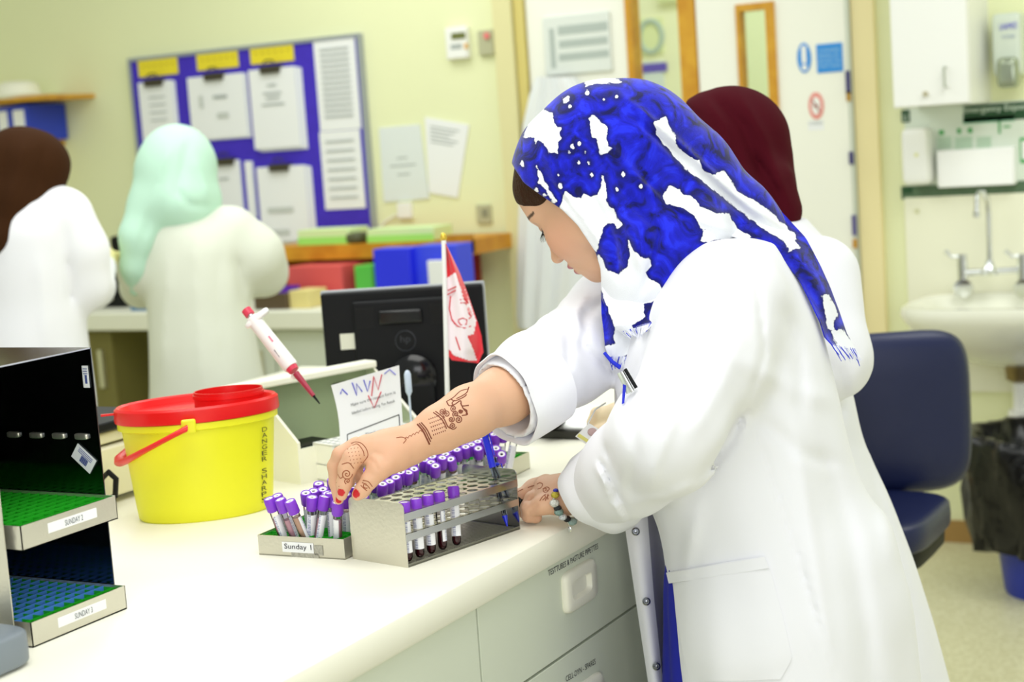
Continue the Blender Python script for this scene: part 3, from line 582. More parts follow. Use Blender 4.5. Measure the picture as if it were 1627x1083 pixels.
q = MB(); q.tube([(ccx, ccy+.08, zr-.26), (ccx, ccy+.08, zr-.36)], .025, 14).lathe([(.04, 0), (.045, -.04), (.045, -.14), (.03, -.17)], (ccx, ccy+.08, zr-.36), 20).tube([(ccx, ccy+.08, zr-.4), (ccx+.06, ccy+.1, zr-.36), (ccx+.08, YW-.05, zr-.36)], .018, 10); q.build('trap', M_white, sink)
# tap
tap = empty('wall_tap', (ony(1572, 440, YW-.1)[0], YW-.02, ony(1572, 440, YW)[2]), 'chrome wall-mounted mixer tap with swan neck and lever handles', 'tap')
Yt = YW-.1; A = ony(1535, 433, Yt); Bq = ony(1627, 428, Yt); cN = ony(1573, 430, Yt)
q = MB(); q.tube([A, Bq], .011, 14).lathe([(.028, -.012), (.03, 0), (.014, .02), (.012, .035)], cN, 20); q.build('body', M_chrome, tap)
nk = [cN+V([0, 0, .03]), ony(1571, 340, Yt), ony(1569, 318, Yt), ony(1563, 306, Yt-.02), ony(1556, 306, Yt-.05), ony(1552, 314, Yt-.07), ony(1552, 340, Yt-.07)]
q = MB(); q.tube(nk, .0085, 14); q.lathe([(.012, 0), (.012, .02)], nk[-1]-V([0, 0, .01]), 16); q.build('neck', M_chrome, tap)
for px in (1530, 1626):
    a = ony(px, 445, Yt); q = MB(); q.cyl(a-V([0, 0, .01]), a+V([0, 0, .085]), .016, n=18).lathe([(.03, 0), (.03, .02), (.02, .06)], a+V([0.004, -.02, -.025]), 20, axis=(0, 1, 0)); q.tube([a+V([-.01, -.01, .08]), a+V([-.03, -.015, .078]), a+V([-.05, -.02, .1])], [.006, .006, .008], 10); q.build('lever_handle', M_chrome, tap)
# bin
bx = onz(1612, 925, 0); bc = V([bx[0]+.13, bx[1]-.06, 0])
o = empty('waste_bin', bc, 'blue waste bin lined with a crumpled black bag under the basin', 'bin'); q = MB(); q.lathe([(.14, 0), (.145, .01), (.18, .3), (.19, .38)], bc, 36); q.build('tub', mat('bin_blue', '2436a8', .4), o)
n = 72; vs = []; prof = [(.17, .14), (.212, .15), (.225, .25), (.235, .38), (.24, .5), (.238, .6), (.228, .645), (.2, .64), (.17, .5), (.165, .3), (.02, .29)]
for (r_, z) in prof:
    z = .14+(z-.14)*.70
    for i in range(n):
        t = 2*math.pi*i/n; wv = .012*math.sin(9*t+z*14)+.008*math.sin(21*t-z*30)+.005*math.sin(37*t+z*50); vs.append((bc[0]+(r_+wv)*math.cos(t)*1.05, bc[1]+(r_+wv)*math.sin(t), z+.015*math.sin(5*t)*(z < .2)))
q = MB(); q.raw(vs, [(j*n+i, j*n+(i+1) % n, (j+1)*n+(i+1) % n, (j+1)*n+i) for j in range(len(prof)-1) for i in range(n)]); q.build('liner_bag', mat('black_bag', '0e0e0f', .22, bump=.5, bscale=25), o, sharp=2)
# navy chair
ch = P(1455, 655, 3.75); o = empty('office_chair', (ch[0]-.12, ch[1]+.05, 0), 'navy blue padded office chair behind the two women', 'chair')
M_navy = mat('navy_vinyl', '131c46', .34, bump=.15, bscale=300)
axc = [ix, nrm(V([-.3, .9, -.1])), V([0, 0, 1.])]; axc[2] = nrm(np.cross(nrm(axc[0]*V([1, 1, 0])), nrm(V([fwd[0], fwd[1], 0])))); axc[0] = nrm(ix*V([1, 1, 0])); axc[1] = nrm(np.cross(axc[2], axc[0]))
w_, h_ = .215, .187; m_, n_ = 20, 26; G = []
q = MB(); q.sell(P(1432, 655, 3.75), (w_*.76, .035, h_), .28, .5, 40, 24, axc) if False else None
# back rest: rounded rectangle pad, gently curved
vs = []; fs = []; cb = P(1421, 656, 3.75); W_, H_ = .178, .187
def sq(t, e): return math.copysign(abs(math.cos(t))**e, math.cos(t)), math.copysign(abs(math.sin(t))**e, math.sin(t))
rr = [(0.0, .036), (.5, .036), (.8, .034), (.93, .026), (1.0, .008), (1.0, -.008), (.93, -.024), (.8, -.03), (.4, -.03), (0.0, -.03)]; nn_ = 56
for (s_, d_) in rr:
    for i in range(nn_):
        c_, s2 = sq(2*math.pi*i/nn_, .42); u = c_*W_*s_; v = s2*H_*s_; vs.append(cb+axc[0]*u+axc[2]*v-axc[1]*(d_-.5*u*u))
fs = [(j*nn_+i, j*nn_+(i+1) % nn_, (j+1)*nn_+(i+1) % nn_, (j+1)*nn_+i) for j in range(len(rr)-1) for i in range(nn_)]
q = MB(); q.raw(vs, fs); q.build('backrest', M_navy, o, sharp=2)
sc_ = P(1357, 827, 3.62); q = MB(); q.sell(sc_+V([0, 0, 0]), (.19, .19, .038), .35, .45, 36, 16); q.build('seat', M_navy, o); zs_ = sc_[2]
q = MB(); q.sell(sc_-V([0, 0, .045]), (.175, .175, .032), .3, .4); q.build('seat_shell', M_black, o)
q = MB(); q.tube([sc_+V([0, 0, -.06]), sc_+V([-.02, .19, -.05]), cb+axc[1]*.05-axc[2]*.12, cb+axc[1]*.03], .018, 8, flat=.5); q.build('back_bracket', M_black, o)
q = MB(); q.cyl((sc_[0], sc_[1], .1), (sc_[0], sc_[1], zs_-.07), .025); q.build('gas_lift', M_black, o)
for k in range(5):
    a = 2*math.pi*k/5-.75; e_ = V([sc_[0]+.27*math.cos(a), sc_[1]+.27*math.sin(a), .07]); q = MB(); q.tube([V([sc_[0], sc_[1], .11]), e_], [.025, .016], 10); lg = q.build('foot_spoke', M_black, o)
    q = MB(); q.cyl(e_-V([-.01, 0, .04]), e_-V([.01, 0, .04]), .03, n=18); q.build('castor', M_black, lg)

# second chair, only its rounded back shows beside the monitor
cb2 = P(888, 690, 4.2); o = empty('office_chair', (cb2[0], cb2[1]+.1, 0), 'dark office chair beyond the worktop, only its back top showing under the sleeve', 'chair')
q = MB(); q.sell(cb2, (.11, .03, .125), .5, .6, 32, 18, (nrm(ix*V([1, 1, 0])), nrm(fwd*V([1, 1, 0])), V([0, 0, 1.]))); q.build('backrest', mat('charcoal_vinyl', '10121c', .4), o)
q = MB(); q.sell((cb2[0]-.08, cb2[1]+.2, .47), (.22, .22, .04), .4, .45, 30, 14); q.build('seat', mat('charcoal_vinyl', '10121c', .4), o)
q = MB(); q.tube([cb2-V([0, -.03, .05]), (cb2[0], cb2[1]+.03, .46), (cb2[0]-.05, cb2[1]+.15, .44)], .02, 8); q.build('back_bracket', M_black, o)
q = MB(); q.cyl((cb2[0]-.08, cb2[1]+.2, .09), (cb2[0]-.08, cb2[1]+.2, .44), .025); q.build('gas_lift', M_black, o)
for k in range(5):
    a = 2*math.pi*k/5; q = MB(); q.tube([(cb2[0]-.08, cb2[1]+.2, .1), (cb2[0]-.08+.26*math.cos(a), cb2[1]+.2+.26*math.sin(a), .05)], [.025, .02], 10).sell((cb2[0]-.08+.26*math.cos(a), cb2[1]+.2+.26*math.sin(a), .028), (.028, .028, .028), 1, 1); q.build('foot_spoke', M_black, o)

# ================================================================== BENCH AND WHAT STANDS ON IT
XB = -1.058; ZB = 0.9
q = MB()
# worktop with rounded front edge running along Y
pr_ = [(XB-1.5, ZB-.045), (XB-.004, ZB-.045), (XB, ZB-.04), (XB, ZB-.012), (XB-.0035, ZB-.0035), (XB-.012, ZB), (XB-1.5, ZB)]
q.prism([(x, .35, z) for x, z in pr_], (0, 3.15, 0)); tag(q.build('bench_worktop', M_bench), 'long cream laboratory worktop the woman leans on', 'worktop')
XD = XB-.012; yg = onx(762, 1030, XD)[1]; zg = onx(925, 1021, XD)[2]
def unit(y0, y1, label, rows, panel=False):
    o = empty('drawer_unit', (XB-.35, (y0+y1)/2, 0), label, 'drawer unit'); q = MB(); q.b2((XB-.75, y0+.001, .08), (XD-.02, y1-.001, ZB-.046)); q.build('carcass', mat('shadow_laminate', '6a5a38', .6), o)  # carcass coloured dark so the gaps between fronts carry painted shade
    q = MB(); q.b2((XB-.7, y0+.01, 0), (XD-.06, y1-.01, .08)); q.build('plinth', mat('plinth_grey', '8a8a7a', .6), o); out = []
    for (za, zb_) in rows:
        q = MB(); q.b2((XD-.019, y0+.0022, za+.0022), (XD, y1-.0022, zb_-.0022)); out.append(q.build('door' if panel else 'drawer', M_drawer, o, .0008))
    return o, out
zt_ = ZB-.046; hh = zt_-zg
U1, dr1 = unit(yg, yg+.62, 'cream drawer unit under the worktop with printed drawer labels', [(zg, zt_), (zg-hh-.03, zg), (.08, zg-hh-.03)])
U0, dr0 = unit(yg-.62, yg, 'cream cupboard under the near end of the worktop', [(.08, zt_)], True)
U2, dr2 = unit(yg+.62, yg+1.24, 'cream drawer unit hidden behind the standing women', [(zg, zt_), (.08, zg)])
M_hand = mat('handle_cream', 'eceadb', .35); M_recess = mat('recess_cream', 'dcd9c8', .45)
def handle(dpart, cy, cz, w_=.105, h_=.062):
    q = MB(); n = 40
    def rr_(a, b_, x, e=.3): return [(x, cy+a*math.copysign(abs(math.cos(t))**e, math.cos(t)), cz+b_*math.copysign(abs(math.sin(t))**e, math.sin(t))) for t in np.linspace(0, 2*math.pi, n, endpoint=False)]
    rg = [rr_(w_/2, h_/2, XD-.0005), rr_(w_/2, h_/2, XD+.005), rr_(w_/2-.004, h_/2-.004, XD+.009), rr_(w_/2-.02, h_/2-.016, XD+.008, .4), rr_(w_/2-.024, h_/2-.02, XD+.0008, .4)]
    q.raw([p for r_ in rg for p in r_], [(j*n+i, j*n+(i+1) % n, (j+1)*n+(i+1) % n, (j+1)*n+i) for j in range(len(rg)-1) for i in range(n)]+[tuple(range((len(rg)-1)*n, len(rg)*n))]); h = q.build('handle', M_hand, dpart, sharp=.9)
h1 = onx(918, 930, XD); handle(dr1[0], h1[1], h1[2]); h2 = onx(925, 1100, XD); handle(dr1[1], h2[1]+.01, h2[2]-.015)
def edge_text(s_, a, b_, hgt, part):
    A = onx(*a, XD); B = onx(*b_, XD); text(s_, (XD+.0002, A[1], A[2]), (0, B[1]-A[1], B[2]-A[2]), (0, 0, hgt), M_ink, part)
edge_text('TESTTUBES & PASTURE PIPETTES', (871, 915), (950, 871), .0085, dr1[0]); edge_text('CELL-DYN - SPARES', (899, 1083), (946, 1054), .0085, dr1[1])

# ---------------- blood tubes
M_glass = clear('tube_glass', (.97, .96, .98), .25, .02); M_cap = mat('lavender_cap', '873cd2', .38, bump=.1, bscale=400); M_cap2 = mat('deep_purple_cap', '6d2bb8', .4)
M_stop = mat('stopper_white', 'f4f2f6', .5); M_hole = mat('stopper_hole', '1f2a3a', .6)
M_blood = mat('dark_blood', '3a0612', .15); M_pink = mat('pink_residue', 'c89aa6', .35); M_tan = mat('tan_residue', 'c9a58c', .4)
lm = mat('tube_label', 'f6f6fa', .6); nt = lm.node_tree; b_ = nt.nodes['Principled BSDF']; tc = nt.nodes.new('ShaderNodeTexCoord'); sp_ = nt.nodes.new('ShaderNodeSeparateXYZ'); nt.links.new(tc.outputs['Object'], sp_.inputs[0])
wv = nt.nodes.new('ShaderNodeTexNoise'); wv.noise_dimensions = '1D'; wv.inputs['Scale'].default_value = 900; wv.inputs['Detail'].default_value = 1
nt.links.new(sp_.outputs['Z'], wv.inputs['W']); rp = nt.nodes.new('ShaderNodeValToRGB'); rp.color_ramp.interpolation = 'CONSTANT'; rp.color_ramp.elements[1].position = .5; rp.color_ramp.elements[0].color = (.25, .27, .45, 1); rp.color_ramp.elements[1].color = (.9, .9, .95, 1); nt.links.new(wv.outputs['Fac'], rp.inputs['Fac'])
lt = nt.nodes.new('ShaderNodeMath'); lt.operation = 'LESS_THAN'; lt.inputs[1].default_value = .002; nt.links.new(sp_.outputs['X'], lt.inputs[0]); gt = nt.nodes.new('ShaderNodeMath'); gt.operation = 'GREATER_THAN'; gt.inputs[1].default_value = -.0025; nt.links.new(sp_.outputs['X'], gt.inputs[0])
ml = nt.nodes.new('ShaderNodeMath'); ml.operation = 'MULTIPLY'; nt.links.new(lt.outputs[0], ml.inputs[0]); nt.links.new(gt.outputs[0], ml.inputs[1]); mxn = nt.nodes.new('ShaderNodeMix'); mxn.data_type = 'RGBA'; mxn.inputs['A'].default_value = (.92, .92, .96, 1)
nt.links.new(ml.outputs[0], mxn.inputs['Factor']); nt.links.new(rp.outputs['Color'], mxn.inputs['B']); nt.links.new(mxn.outputs['Result'], b_.inputs['Base Color'])
def make_tube(kind):
    """tube standing on z=0 at the origin"""
    o = bpy.data.objects.new('blood_tube', None); COL.objects.link(o); o.empty_display_size = .01; o['_m'] = np.eye(4).flatten().tolist()
    q = MB(); q.lathe([(.0005, 0), (.003, .0007), (.0052, .003), (.0063, .0065), (.0063, .068)], n=18, cap=False); q.build('glass_body', M_glass, o)
    hf = {'blood': .034, 'pink': .05, 'tan': .056, 'half': .03}[kind]; mf = {'blood': M_blood, 'pink': M_pink, 'tan': M_tan, 'half': M_blood}[kind]
    q = MB(); q.lathe([(.0002, .0011), (.0026, .0016), (.0046, .0036), (.0055, .0068), (.0055, hf), (.0002, hf)], n=16, cap=False); q.build('contents', mf, o)
    a0, a1 = (-2.6, .5) if kind != 'pink' else (-1.7, .1); n = 12; q = MB(); vs = [(r_*math.cos(a0+(a1-a0)*i/n), r_*math.sin(a0+(a1-a0)*i/n), z) for r_ in (.0065, .0067) for z in (.013, .056) for i in range(n+1)]; k = n+1
    fs = [(2*k+i, 2*k+i+1, 3*k+i+1, 3*k+i) for i in range(n)]+[(i+1, i, k+i, k+i+1) for i in range(n)]; q.raw(vs, fs); q.build('label_wrap', lm, o)
    q = MB(); n = 40; pf = [(.0064, .062), (.0074, .062), (.0081, .0635), (.0081, .0795), (.0074, .082), (.0058, .0822), (.0056, .0808)]
    vs = []
    for r_, z in pf:
        for i in range(n): rr_ = r_+(.00022 if (i % 2 and r_ > .0075) else 0); vs.append((rr_*math.cos(2*math.pi*i/n), rr_*math.sin(2*math.pi*i/n), z))
    q.raw(vs, [(j*n+i, j*n+(i+1) % n, (j+1)*n+(i+1) % n, (j+1)*n+i) for j in range(len(pf)-1) for i in range(n)]); cp = q.build('cap', M_cap, o, sharp=.6)
    q = MB(); q.lathe([(.0056, .0808), (.0056, .0815), (.0026, .0815), (.0022, .0795), (.0001, .0795)], n=20, cap=False); st = q.build('stopper', M_stop, cp)
    q = MB(); q.lathe([(.0023, .0797), (.0001, .0797)], n=14, cap=False); q.build('needle_hole', M_hole, cp)
    return o
TP = {k: make_tube(k) for k in ('blood', 'pink', 'tan', 'half')}; used = set()
def put_tube(kind, base, top, label, group, spin=None):
    base = np.array(base, float); top = np.array(top, float); o = TP[kind] if kind not in used else copy_tree(TP[kind]); used.add(kind)
    d = Vector(nrm(top-base)); qn = Vector((0, 0, 1)).rotation_difference(d)
    sp = random.uniform(-.5, .5) if spin is None else spin
    o.rotation_mode = 'QUATERNION'; o.rotation_quaternion = qn @ Matrix.Rotation(sp, 4, 'Z').to_quaternion(); o.location = tuple(base); tag(o, label, 'tube', group); return o

# ---------------- specimen tray "Sunday 1"
M_grid = mat('green_grid', '22b022', .45); M_gridd = mat('green_grid_dark', '17871a', .45); M_bluegrid = mat('blue_grid', '4f8fe8', .45)
def tray(origin, ang, w_, l_, h_, label, txt, label_on, wall=.0012, grid=True, name='specimen_tray'):
    """origin = near-left bottom corner, w_ along e1, l_ along e2"""
    e1 = V([math.cos(ang), math.sin(ang), 0]); e2 = V([-math.sin(ang), math.cos(ang), 0]); ez = V([0, 0, 1.]); O_ = np.array(origin, float)
    o = empty(name, O_+e1*w_/2+e2*l_/2, label, 'tray'); q = MB()
    q.box(O_+e1*w_/2+e2*l_/2+ez*.001, (w_, l_, .002), ax=(e1, e2, ez))
    for c, s in ((e1*w_/2+e2*wall/2, (w_, wall, h_)), (e1*w_/2+e2*(l_-wall/2), (w_, wall, h_)), (e1*wall/2+e2*l_/2, (wall, l_-2*wall, h_)), (e1*(w_-wall/2)+e2*l_/2, (wall, l_-2*wall, h_))): q.box(O_+c+ez*h_/2, s, ax=(e1, e2, ez))
    q.build('pan', M_steel, o)
    if grid:
        q = MB(); nx = 9; pit = (w_-.004)/nx; ny = int((l_-.004)/pit)
        for i in range(nx+1): q.box(O_+e1*(.002+i*pit)+e2*l_/2+ez*(h_*.5), (.0008, l_-.004, h_*.82), ax=(e1, e2, ez))
        for j in range(ny+1): q.box(O_+e2*(.002+j*pit)+e1*w_/2+ez*(h_*.5), (w_-.004, .0008, h_*.82), ax=(e1, e2, ez))
        g_ = q.build('divider_grid', M_grid, o, smooth=False); g_['kind'] = 'stuff'
    return o, O_, e1, e2, ez
T0 = onz(412, 881, ZB); T1 = onz(563, 890, ZB); tang = math.atan2(T1[1]-T0[1], T1[0]-T0[0]); TW = .143; TLn = .60; TH = .029
tr1, TO, te1, te2, ez = tray((T0[0], T0[1], ZB), tang, TW, TLn, TH, "long steel tray with green dividers labelled Sunday 1 behind the rack", 'Sunday 1', None)
# front label
A = TO+te1*.043-te2*.0008+ez*.0075; q = MB(); q.box(A+te1*.024+ez*.0065, (.052, .0006, .0145), ax=(te1, te2, ez)); lb = q.build('paper_label', M_paper, tr1)
text('Sunday 1', A+te1*.002+ez*.002-te2*.0006, te1*.045, ez*.0095, M_ink, tr1)
q = MB(); q.box(A+te1*.035-ez*.0045, (.045, .0004, .008), ax=(te1, te2, ez)).box(A+te1*.058+ez*.004, (.014, .0004, .014), ax=(te1, te2, ez)); q.build('glue_residue', mat('glue_grey', 'b5b2a4', .7, noise=.3, nscale=300), tr1)
# tubes in the tray: (cap px, base px or None, kind)
G1 = 'tubes leaning at the near end of the Sunday 1 tray'; G2 = 'tubes crowding the Sunday 1 tray behind the hand'; G3 = 'tubes at the far end of the Sunday 1 tray'
def tt(cap, foot, kind, label, grp, zc=None, spin=None):
    # cap-centre pixel and foot pixel (where the tube enters the dividers)
    ft = onz(*foot, ZB+TH-.003); L = .082
    best = None
    for z in np.linspace(1.03, .94, 181):
        tp = onz(*cap, z); d = tp-ft; ln = np.linalg.norm(d); tot = ln+(ft[2]-(ZB+.004))/d[2]*ln
        if best is None or abs(tot-L) < best[0]: best = (abs(tot-L), z, tp, d)
        if tot <= L: break
    z, tp, d = best[1:]
    d = nrm(tp-ft); base = ft-d*((ft[2]-(ZB+.004))/d[2]); return put_tube(kind, base, tp, label, grp, spin)
tt((427, 791), (449, 850), 'pink', 'leftmost leaning purple-capped tube in the Sunday 1 tray', G1, spin=.3)
tt((440, 787), (459, 843), 'pink', 'leaning tube just behind the two leftmost ones in the Sunday 1 tray', G1)
tt((445, 793), (467, 851), 'pink', 'second leaning purple-capped tube from the left in the Sunday 1 tray', G1, spin=1.2)
tt((460, 795), (484, 852), 'tan', 'third leaning pinkish tube from the left in the Sunday 1 tray', G1, spin=2)
tt((496, 789), (495, 849), 'half', 'upright tube with a barcode label left of the slanted white-label tube', G1, spin=.1)
tt((516, 788), (506, 852), 'pink', 'tube with a tall white label slanting left at the tray front', G1, spin=.2)
tt((525, 783), (529, 848), 'half', 'tube with white label half hidden behind the slanted one', G1)
tt((536, 797), (537, 853), 'pink', 'rightmost front tube of the tray beside the steel rack', G1, spin=-.9)
tt((549, 784), (551, 842), 'tan', 'tube between the red nail and the steel rack', G1)
tt((486, 783), (492, 835), 'pink', 'tube leaning left behind the barcode tube', G1)
tt((498, 779), (503, 832), 'half', 'tube in the second row behind the barcode tube', G1)
tt((506, 768), (512, 822), 'pink', 'rearmost left tube standing apart toward the yellow bucket', G1)
tt((513, 776), (517, 828), 'half', 'tube with white ring top behind the slanted one', G1)
tt((528, 762), (531, 815), 'tan', 'tube just left of the index finger', G1)
tt((520, 783), (522, 836), 'pink', 'tube under the fingertips at the tray front', G1)
tt((578, 788), (574, 838), 'half', 'tube with a white ring top between thumb and rack plate', G1)
tt((562, 772), (560, 826), 'half', 'tube under the bent index finger', G1)
ORD = ['first', 'second', 'third', 'fourth', 'fifth', 'sixth', 'seventh', 'eighth', 'ninth']
def crowd(c, lst, tail):
    pts = np.array([q_[0] for q_ in lst], float); a, b_ = np.polyfit(pts[:, 0], pts[:, 1], 1); res = pts[:, 1]-a*pts[:, 0]-b_; rk_ = np.argsort(np.argsort(res)); n3 = len(pts)/3
    row = np.minimum((rk_/n3).astype(int), 2); i = [tuple(p) for p in pts].index(tuple(map(float, c))); same = sorted([tuple(p) for p, r_ in zip(pts, row) if r_ == row[i]])
    return ORD[same.index(tuple(map(float, c)))]+' '+('rear', 'middle', 'front')[row[i]]+'-row tube '+tail
L2_ = (((572, 745), (574, 795), 'half'), ((584, 752), (586, 800), 'pink'), ((596, 762), (596, 812), 'half'), ((608, 768), (606, 820), 'half'), ((619, 764), (617, 815), 'tan'), ((629, 757), (634, 805), 'pink'), ((637, 749), (645, 800), 'half'),
                  ((649, 750), (643, 800), 'half'), ((658, 744), (655, 790), 'tan'), ((646, 740), (648, 790), 'half'), ((655, 736), (662, 786), 'half'), ((675, 729), (672, 780), 'half'), ((685, 733), (684, 782), 'half'),
                  ((592, 742), (596, 790), 'pink'), ((604, 745), (606, 792), 'half'), ((616, 748), (620, 796), 'tan'), ((628, 738), (632, 786), 'half'), ((640, 730), (640, 778), 'half'))
for (c, f, k) in L2_:
    tt(c, f, k, crowd(c, L2_, 'in the crowd behind the rack, counting from the hand'), G2)
tt((692, 739), (690, 784), 'half', 'upright tube with a white ring top, nearest the rack in the middle of the tray', G2, spin=0)
tt((703, 727), (700, 775), 'tan', 'tube with white ring top behind the upright one in the middle of the tray', G2)
L3_ = (((708, 721), (716, 768), 'tan'), ((716, 728), (724, 770), 'tan'), ((687, 725), (690, 772), 'half'), ((701, 716), (703, 765), 'half'), ((715, 714), (722, 760), 'tan'), ((726, 713), (730, 760), 'half'), ((672, 718), (676, 765), 'half'), ((686, 712), (690, 760), 'pink'),
                  ((749, 706), (750, 752), 'half'), ((733, 703), (736, 750), 'tan'), ((766, 694), (768, 740), 'half'), ((760, 712), (762, 752), 'half'), ((774, 704), (776, 748), 'half'), ((788, 712), (786, 752), 'half'))
for (c, f, k) in L3_:
    tt(c, f, k, crowd(c, L3_, 'in the far crowd under the forearm, counting from left'), G3)
tt((740, 709), (740, 755), 'half', 'tube with a white ring top standing behind the far end of the rack', G3)
tt((759, 700), (758, 748), 'half', 'tube with a broad white label left of the blue pen', G3)
tt((797, 721), (796, 752), 'pink', 'short low tube right of the blue pen', G3)
tt((785, 689), (790, 738), 'tan', 'tube leaning right just behind the blue pen', G3)
tt((799, 684), (796, 736), 'half', 'second tube from the far right end of the tray', G3)
tt((820, 683), (809, 738), 'half', 'rightmost tube leaning at the far end of the tray', G3)

# ---------------- steel test tube rack
NR = onz(648, 902, ZB); rang = math.radians(-12.5); r1 = V([math.cos(rang), math.sin(rang), 0]); r2 = V([-math.sin(rang), math.cos(rang), 0]); RWd, RL, RH = .106, .233, .088
NL = NR-r1*RWd; rack = empty('test_tube_rack', NR-r1*RWd/2+r2*RL/2, 'polished steel test tube rack with perforated shelves at the bench edge', 'rack')
def rb(c, s, q): return q.box(NL+r1*c[0]+r2*c[1]+ez*c[2], s, ax=(r1, r2, ez))
def endplate(y, name):
    q = MB(); n = 8; rc = .008; pts = [(0, 0), (RWd, 0)]+[(RWd-rc+rc*math.cos(a), RH-rc+rc*math.sin(a)) for a in np.linspace(0, math.pi/2, n)]+[(rc+rc*math.cos(a), RH-rc+rc*math.sin(a)) for a in np.linspace(math.pi/2, math.pi, n)]
    q.prism([NL+r1*a+r2*y+ez*b_ for a, b_ in pts], r2*.0014); return q.build(name, M_steel if y < .1 else mat('polished_plate', 'c9cbcd', .16, metal=1), rack)
endplate(0, 'end_plate'); endplate(RL-.0014, 'end_plate')
def perf(z, name, rh, nx, ny):
    q = MB(); cx_ = (RWd-.004)/nx; cy_ = (RL-.006)/ny; n = 16
    for i in range(nx):
        for j in range(ny):
            c = NL+r1*(.002+cx_*(i+.5))+r2*(.003+cy_*(j+.5))+ez*z; cir = []; sq_ = []
            for k in range(n):
                a = 2*math.pi*(k+.5)/n; ca, sa = math.cos(a), math.sin(a); cir.append((rh*ca, rh*sa)); m_ = max(abs(ca)/(cx_/2), abs(sa)/(cy_/2)); sq_.append((ca/m_, sa/m_))
            # snap to corners
            for (sx, sy) in ((1, 1), (-1, 1), (-1, -1), (1, -1)):
                kk = min(range(n), key=lambda k: (sq_[k][0]-sx*cx_/2)**2+(sq_[k][1]-sy*cy_/2)**2); sq_[kk] = (sx*cx_/2, sy*cy_/2)
            vs = [c+r1*a+r2*b_+ez*dz for dz in (0, -.0012) for pl in (cir, sq_) for a, b_ in pl]
            fs = [(k, n+k, n+(k+1) % n, (k+1) % n) for k in range(n)]+[(2*n+(k+1) % n, 3*n+(k+1) % n, 3*n+k, 2*n+k) for k in range(n)]+[((k+1) % n, 2*n+(k+1) % n, 2*n+k, k) for k in range(n)]
            q.raw(vs, fs)
    return q.build(name, mat('shelf_steel', 'cfcbb4', .25, metal=.9), rack, smooth=False)
S1 = perf(.0735, 'perforated_shelf', .0082, 5, 10); S2 = perf(.0455, 'perforated_shelf', .0082, 5, 10)
for z, hgt in ((.0685, .0105), (.0405, .0095)):
    for x in (RWd+.0003, -.0003): q = MB(); rb((x, RL/2, z), (.0014, RL-.001, hgt), q); q.build('side_rail', mat('rail_steel', 'c8c9c8', .2, metal=1), rack)
q = MB(); rb((RWd/2, RL/2, .0015), (RWd, RL-.003, .0015), q); rb((RWd-.0007, RL/2, .0025), (.0014, RL-.003, .005), q); bp_ = q.build('base_plate', mat('base_steel', '8a8a80', .3, metal=.9), rack)
q = MB()
for j in range(44): rb((RWd/2, .006+j*.0051, .0028), (RWd-.006, .0018, .0014), q)
g_ = q.build('base_ribs', M_steel, rack); g_['kind'] = 'stuff'
def rk(px, py, kind, label, i, j, spin=0):
    cx_ = (RWd-.004)/5; cy_ = (RL-.006)/10; c = NL+r1*(.002+cx_*(i+.5))+r2*(.003+cy_*(j+.5)); put_tube(kind, c+ez*.004, c+ez*.1, label, 'tubes standing in the steel rack', spin)
rk(0, 0, 'blood', 'tube half hidden behind the near end plate of the rack', 4, 0, .6)
rk(0, 0, 'blood', 'second tube from the near end plate of the rack', 4, 1, 0)
rk(0, 0, 'blood', 'third tube from the near end plate of the rack', 4, 2, .3)
rk(0, 0, 'blood', 'fourth tube, last of the near row in the rack', 4, 3, 1.7)
cc_ = onz(720, 771, ZB+.088); put_tube('blood', onz(726, 866, ZB+.005), onz(720, 771, ZB+.086), 'tube standing alone in the middle of the rack front row', 'tubes standing in the steel rack', .2)
# pens in the rack
M_pblue = mat('pen_blue', '1f30e8', .25, coat=.4)
def pen(tip, topd, label, L=.148):
    tip = np.array(tip, float); d = nrm(np.array(topd)-tip); tp = tip+d*L; o = empty('ballpoint_pen', tip, label, 'pen', 'blue pens in the steel rack')
    q = MB(); q.cyl(tip+d*.012, tip+d*.1, .0038, n=6); q.build('barrel', clear('pen_clear', (.8, .86, 1), .35), o); q = MB(); q.cyl(tip+d*.02, tip+d*.1, .0013, n=8); q.build('ink_tube', M_ink, o)
    q = MB(); q.cyl(tip, tip+d*.016, .001, .0042, 12); q.build('nib_cone', M_pblue, o)
    q = MB(); q.cyl(tip+d*.088, tp, .0052, .0048, 14).sell(tp, (.0048, .0048, .003), 1, 1); cp = q.build('pen_cap', M_pblue, o)
    u = nrm(np.cross(d, fwd)); q = MB(); q.box(tp-d*.024-u*.0068, (.0018, .0035, .046), ax=(u, np.cross(d, u), d)); q.build('clip', M_pblue, cp); return o
pt = onz(806, 836, ZB+.006); pen(pt, P(770, 690, proj(pt)[2]+.03), 'blue-capped ballpoint pen leaning in the far end of the rack', .152)
pt = onz(813, 830, ZB+.006); pen(pt, P(795, 760, proj(pt)[2]+.02), 'second blue pen beside the far end plate, almost hidden', .09)

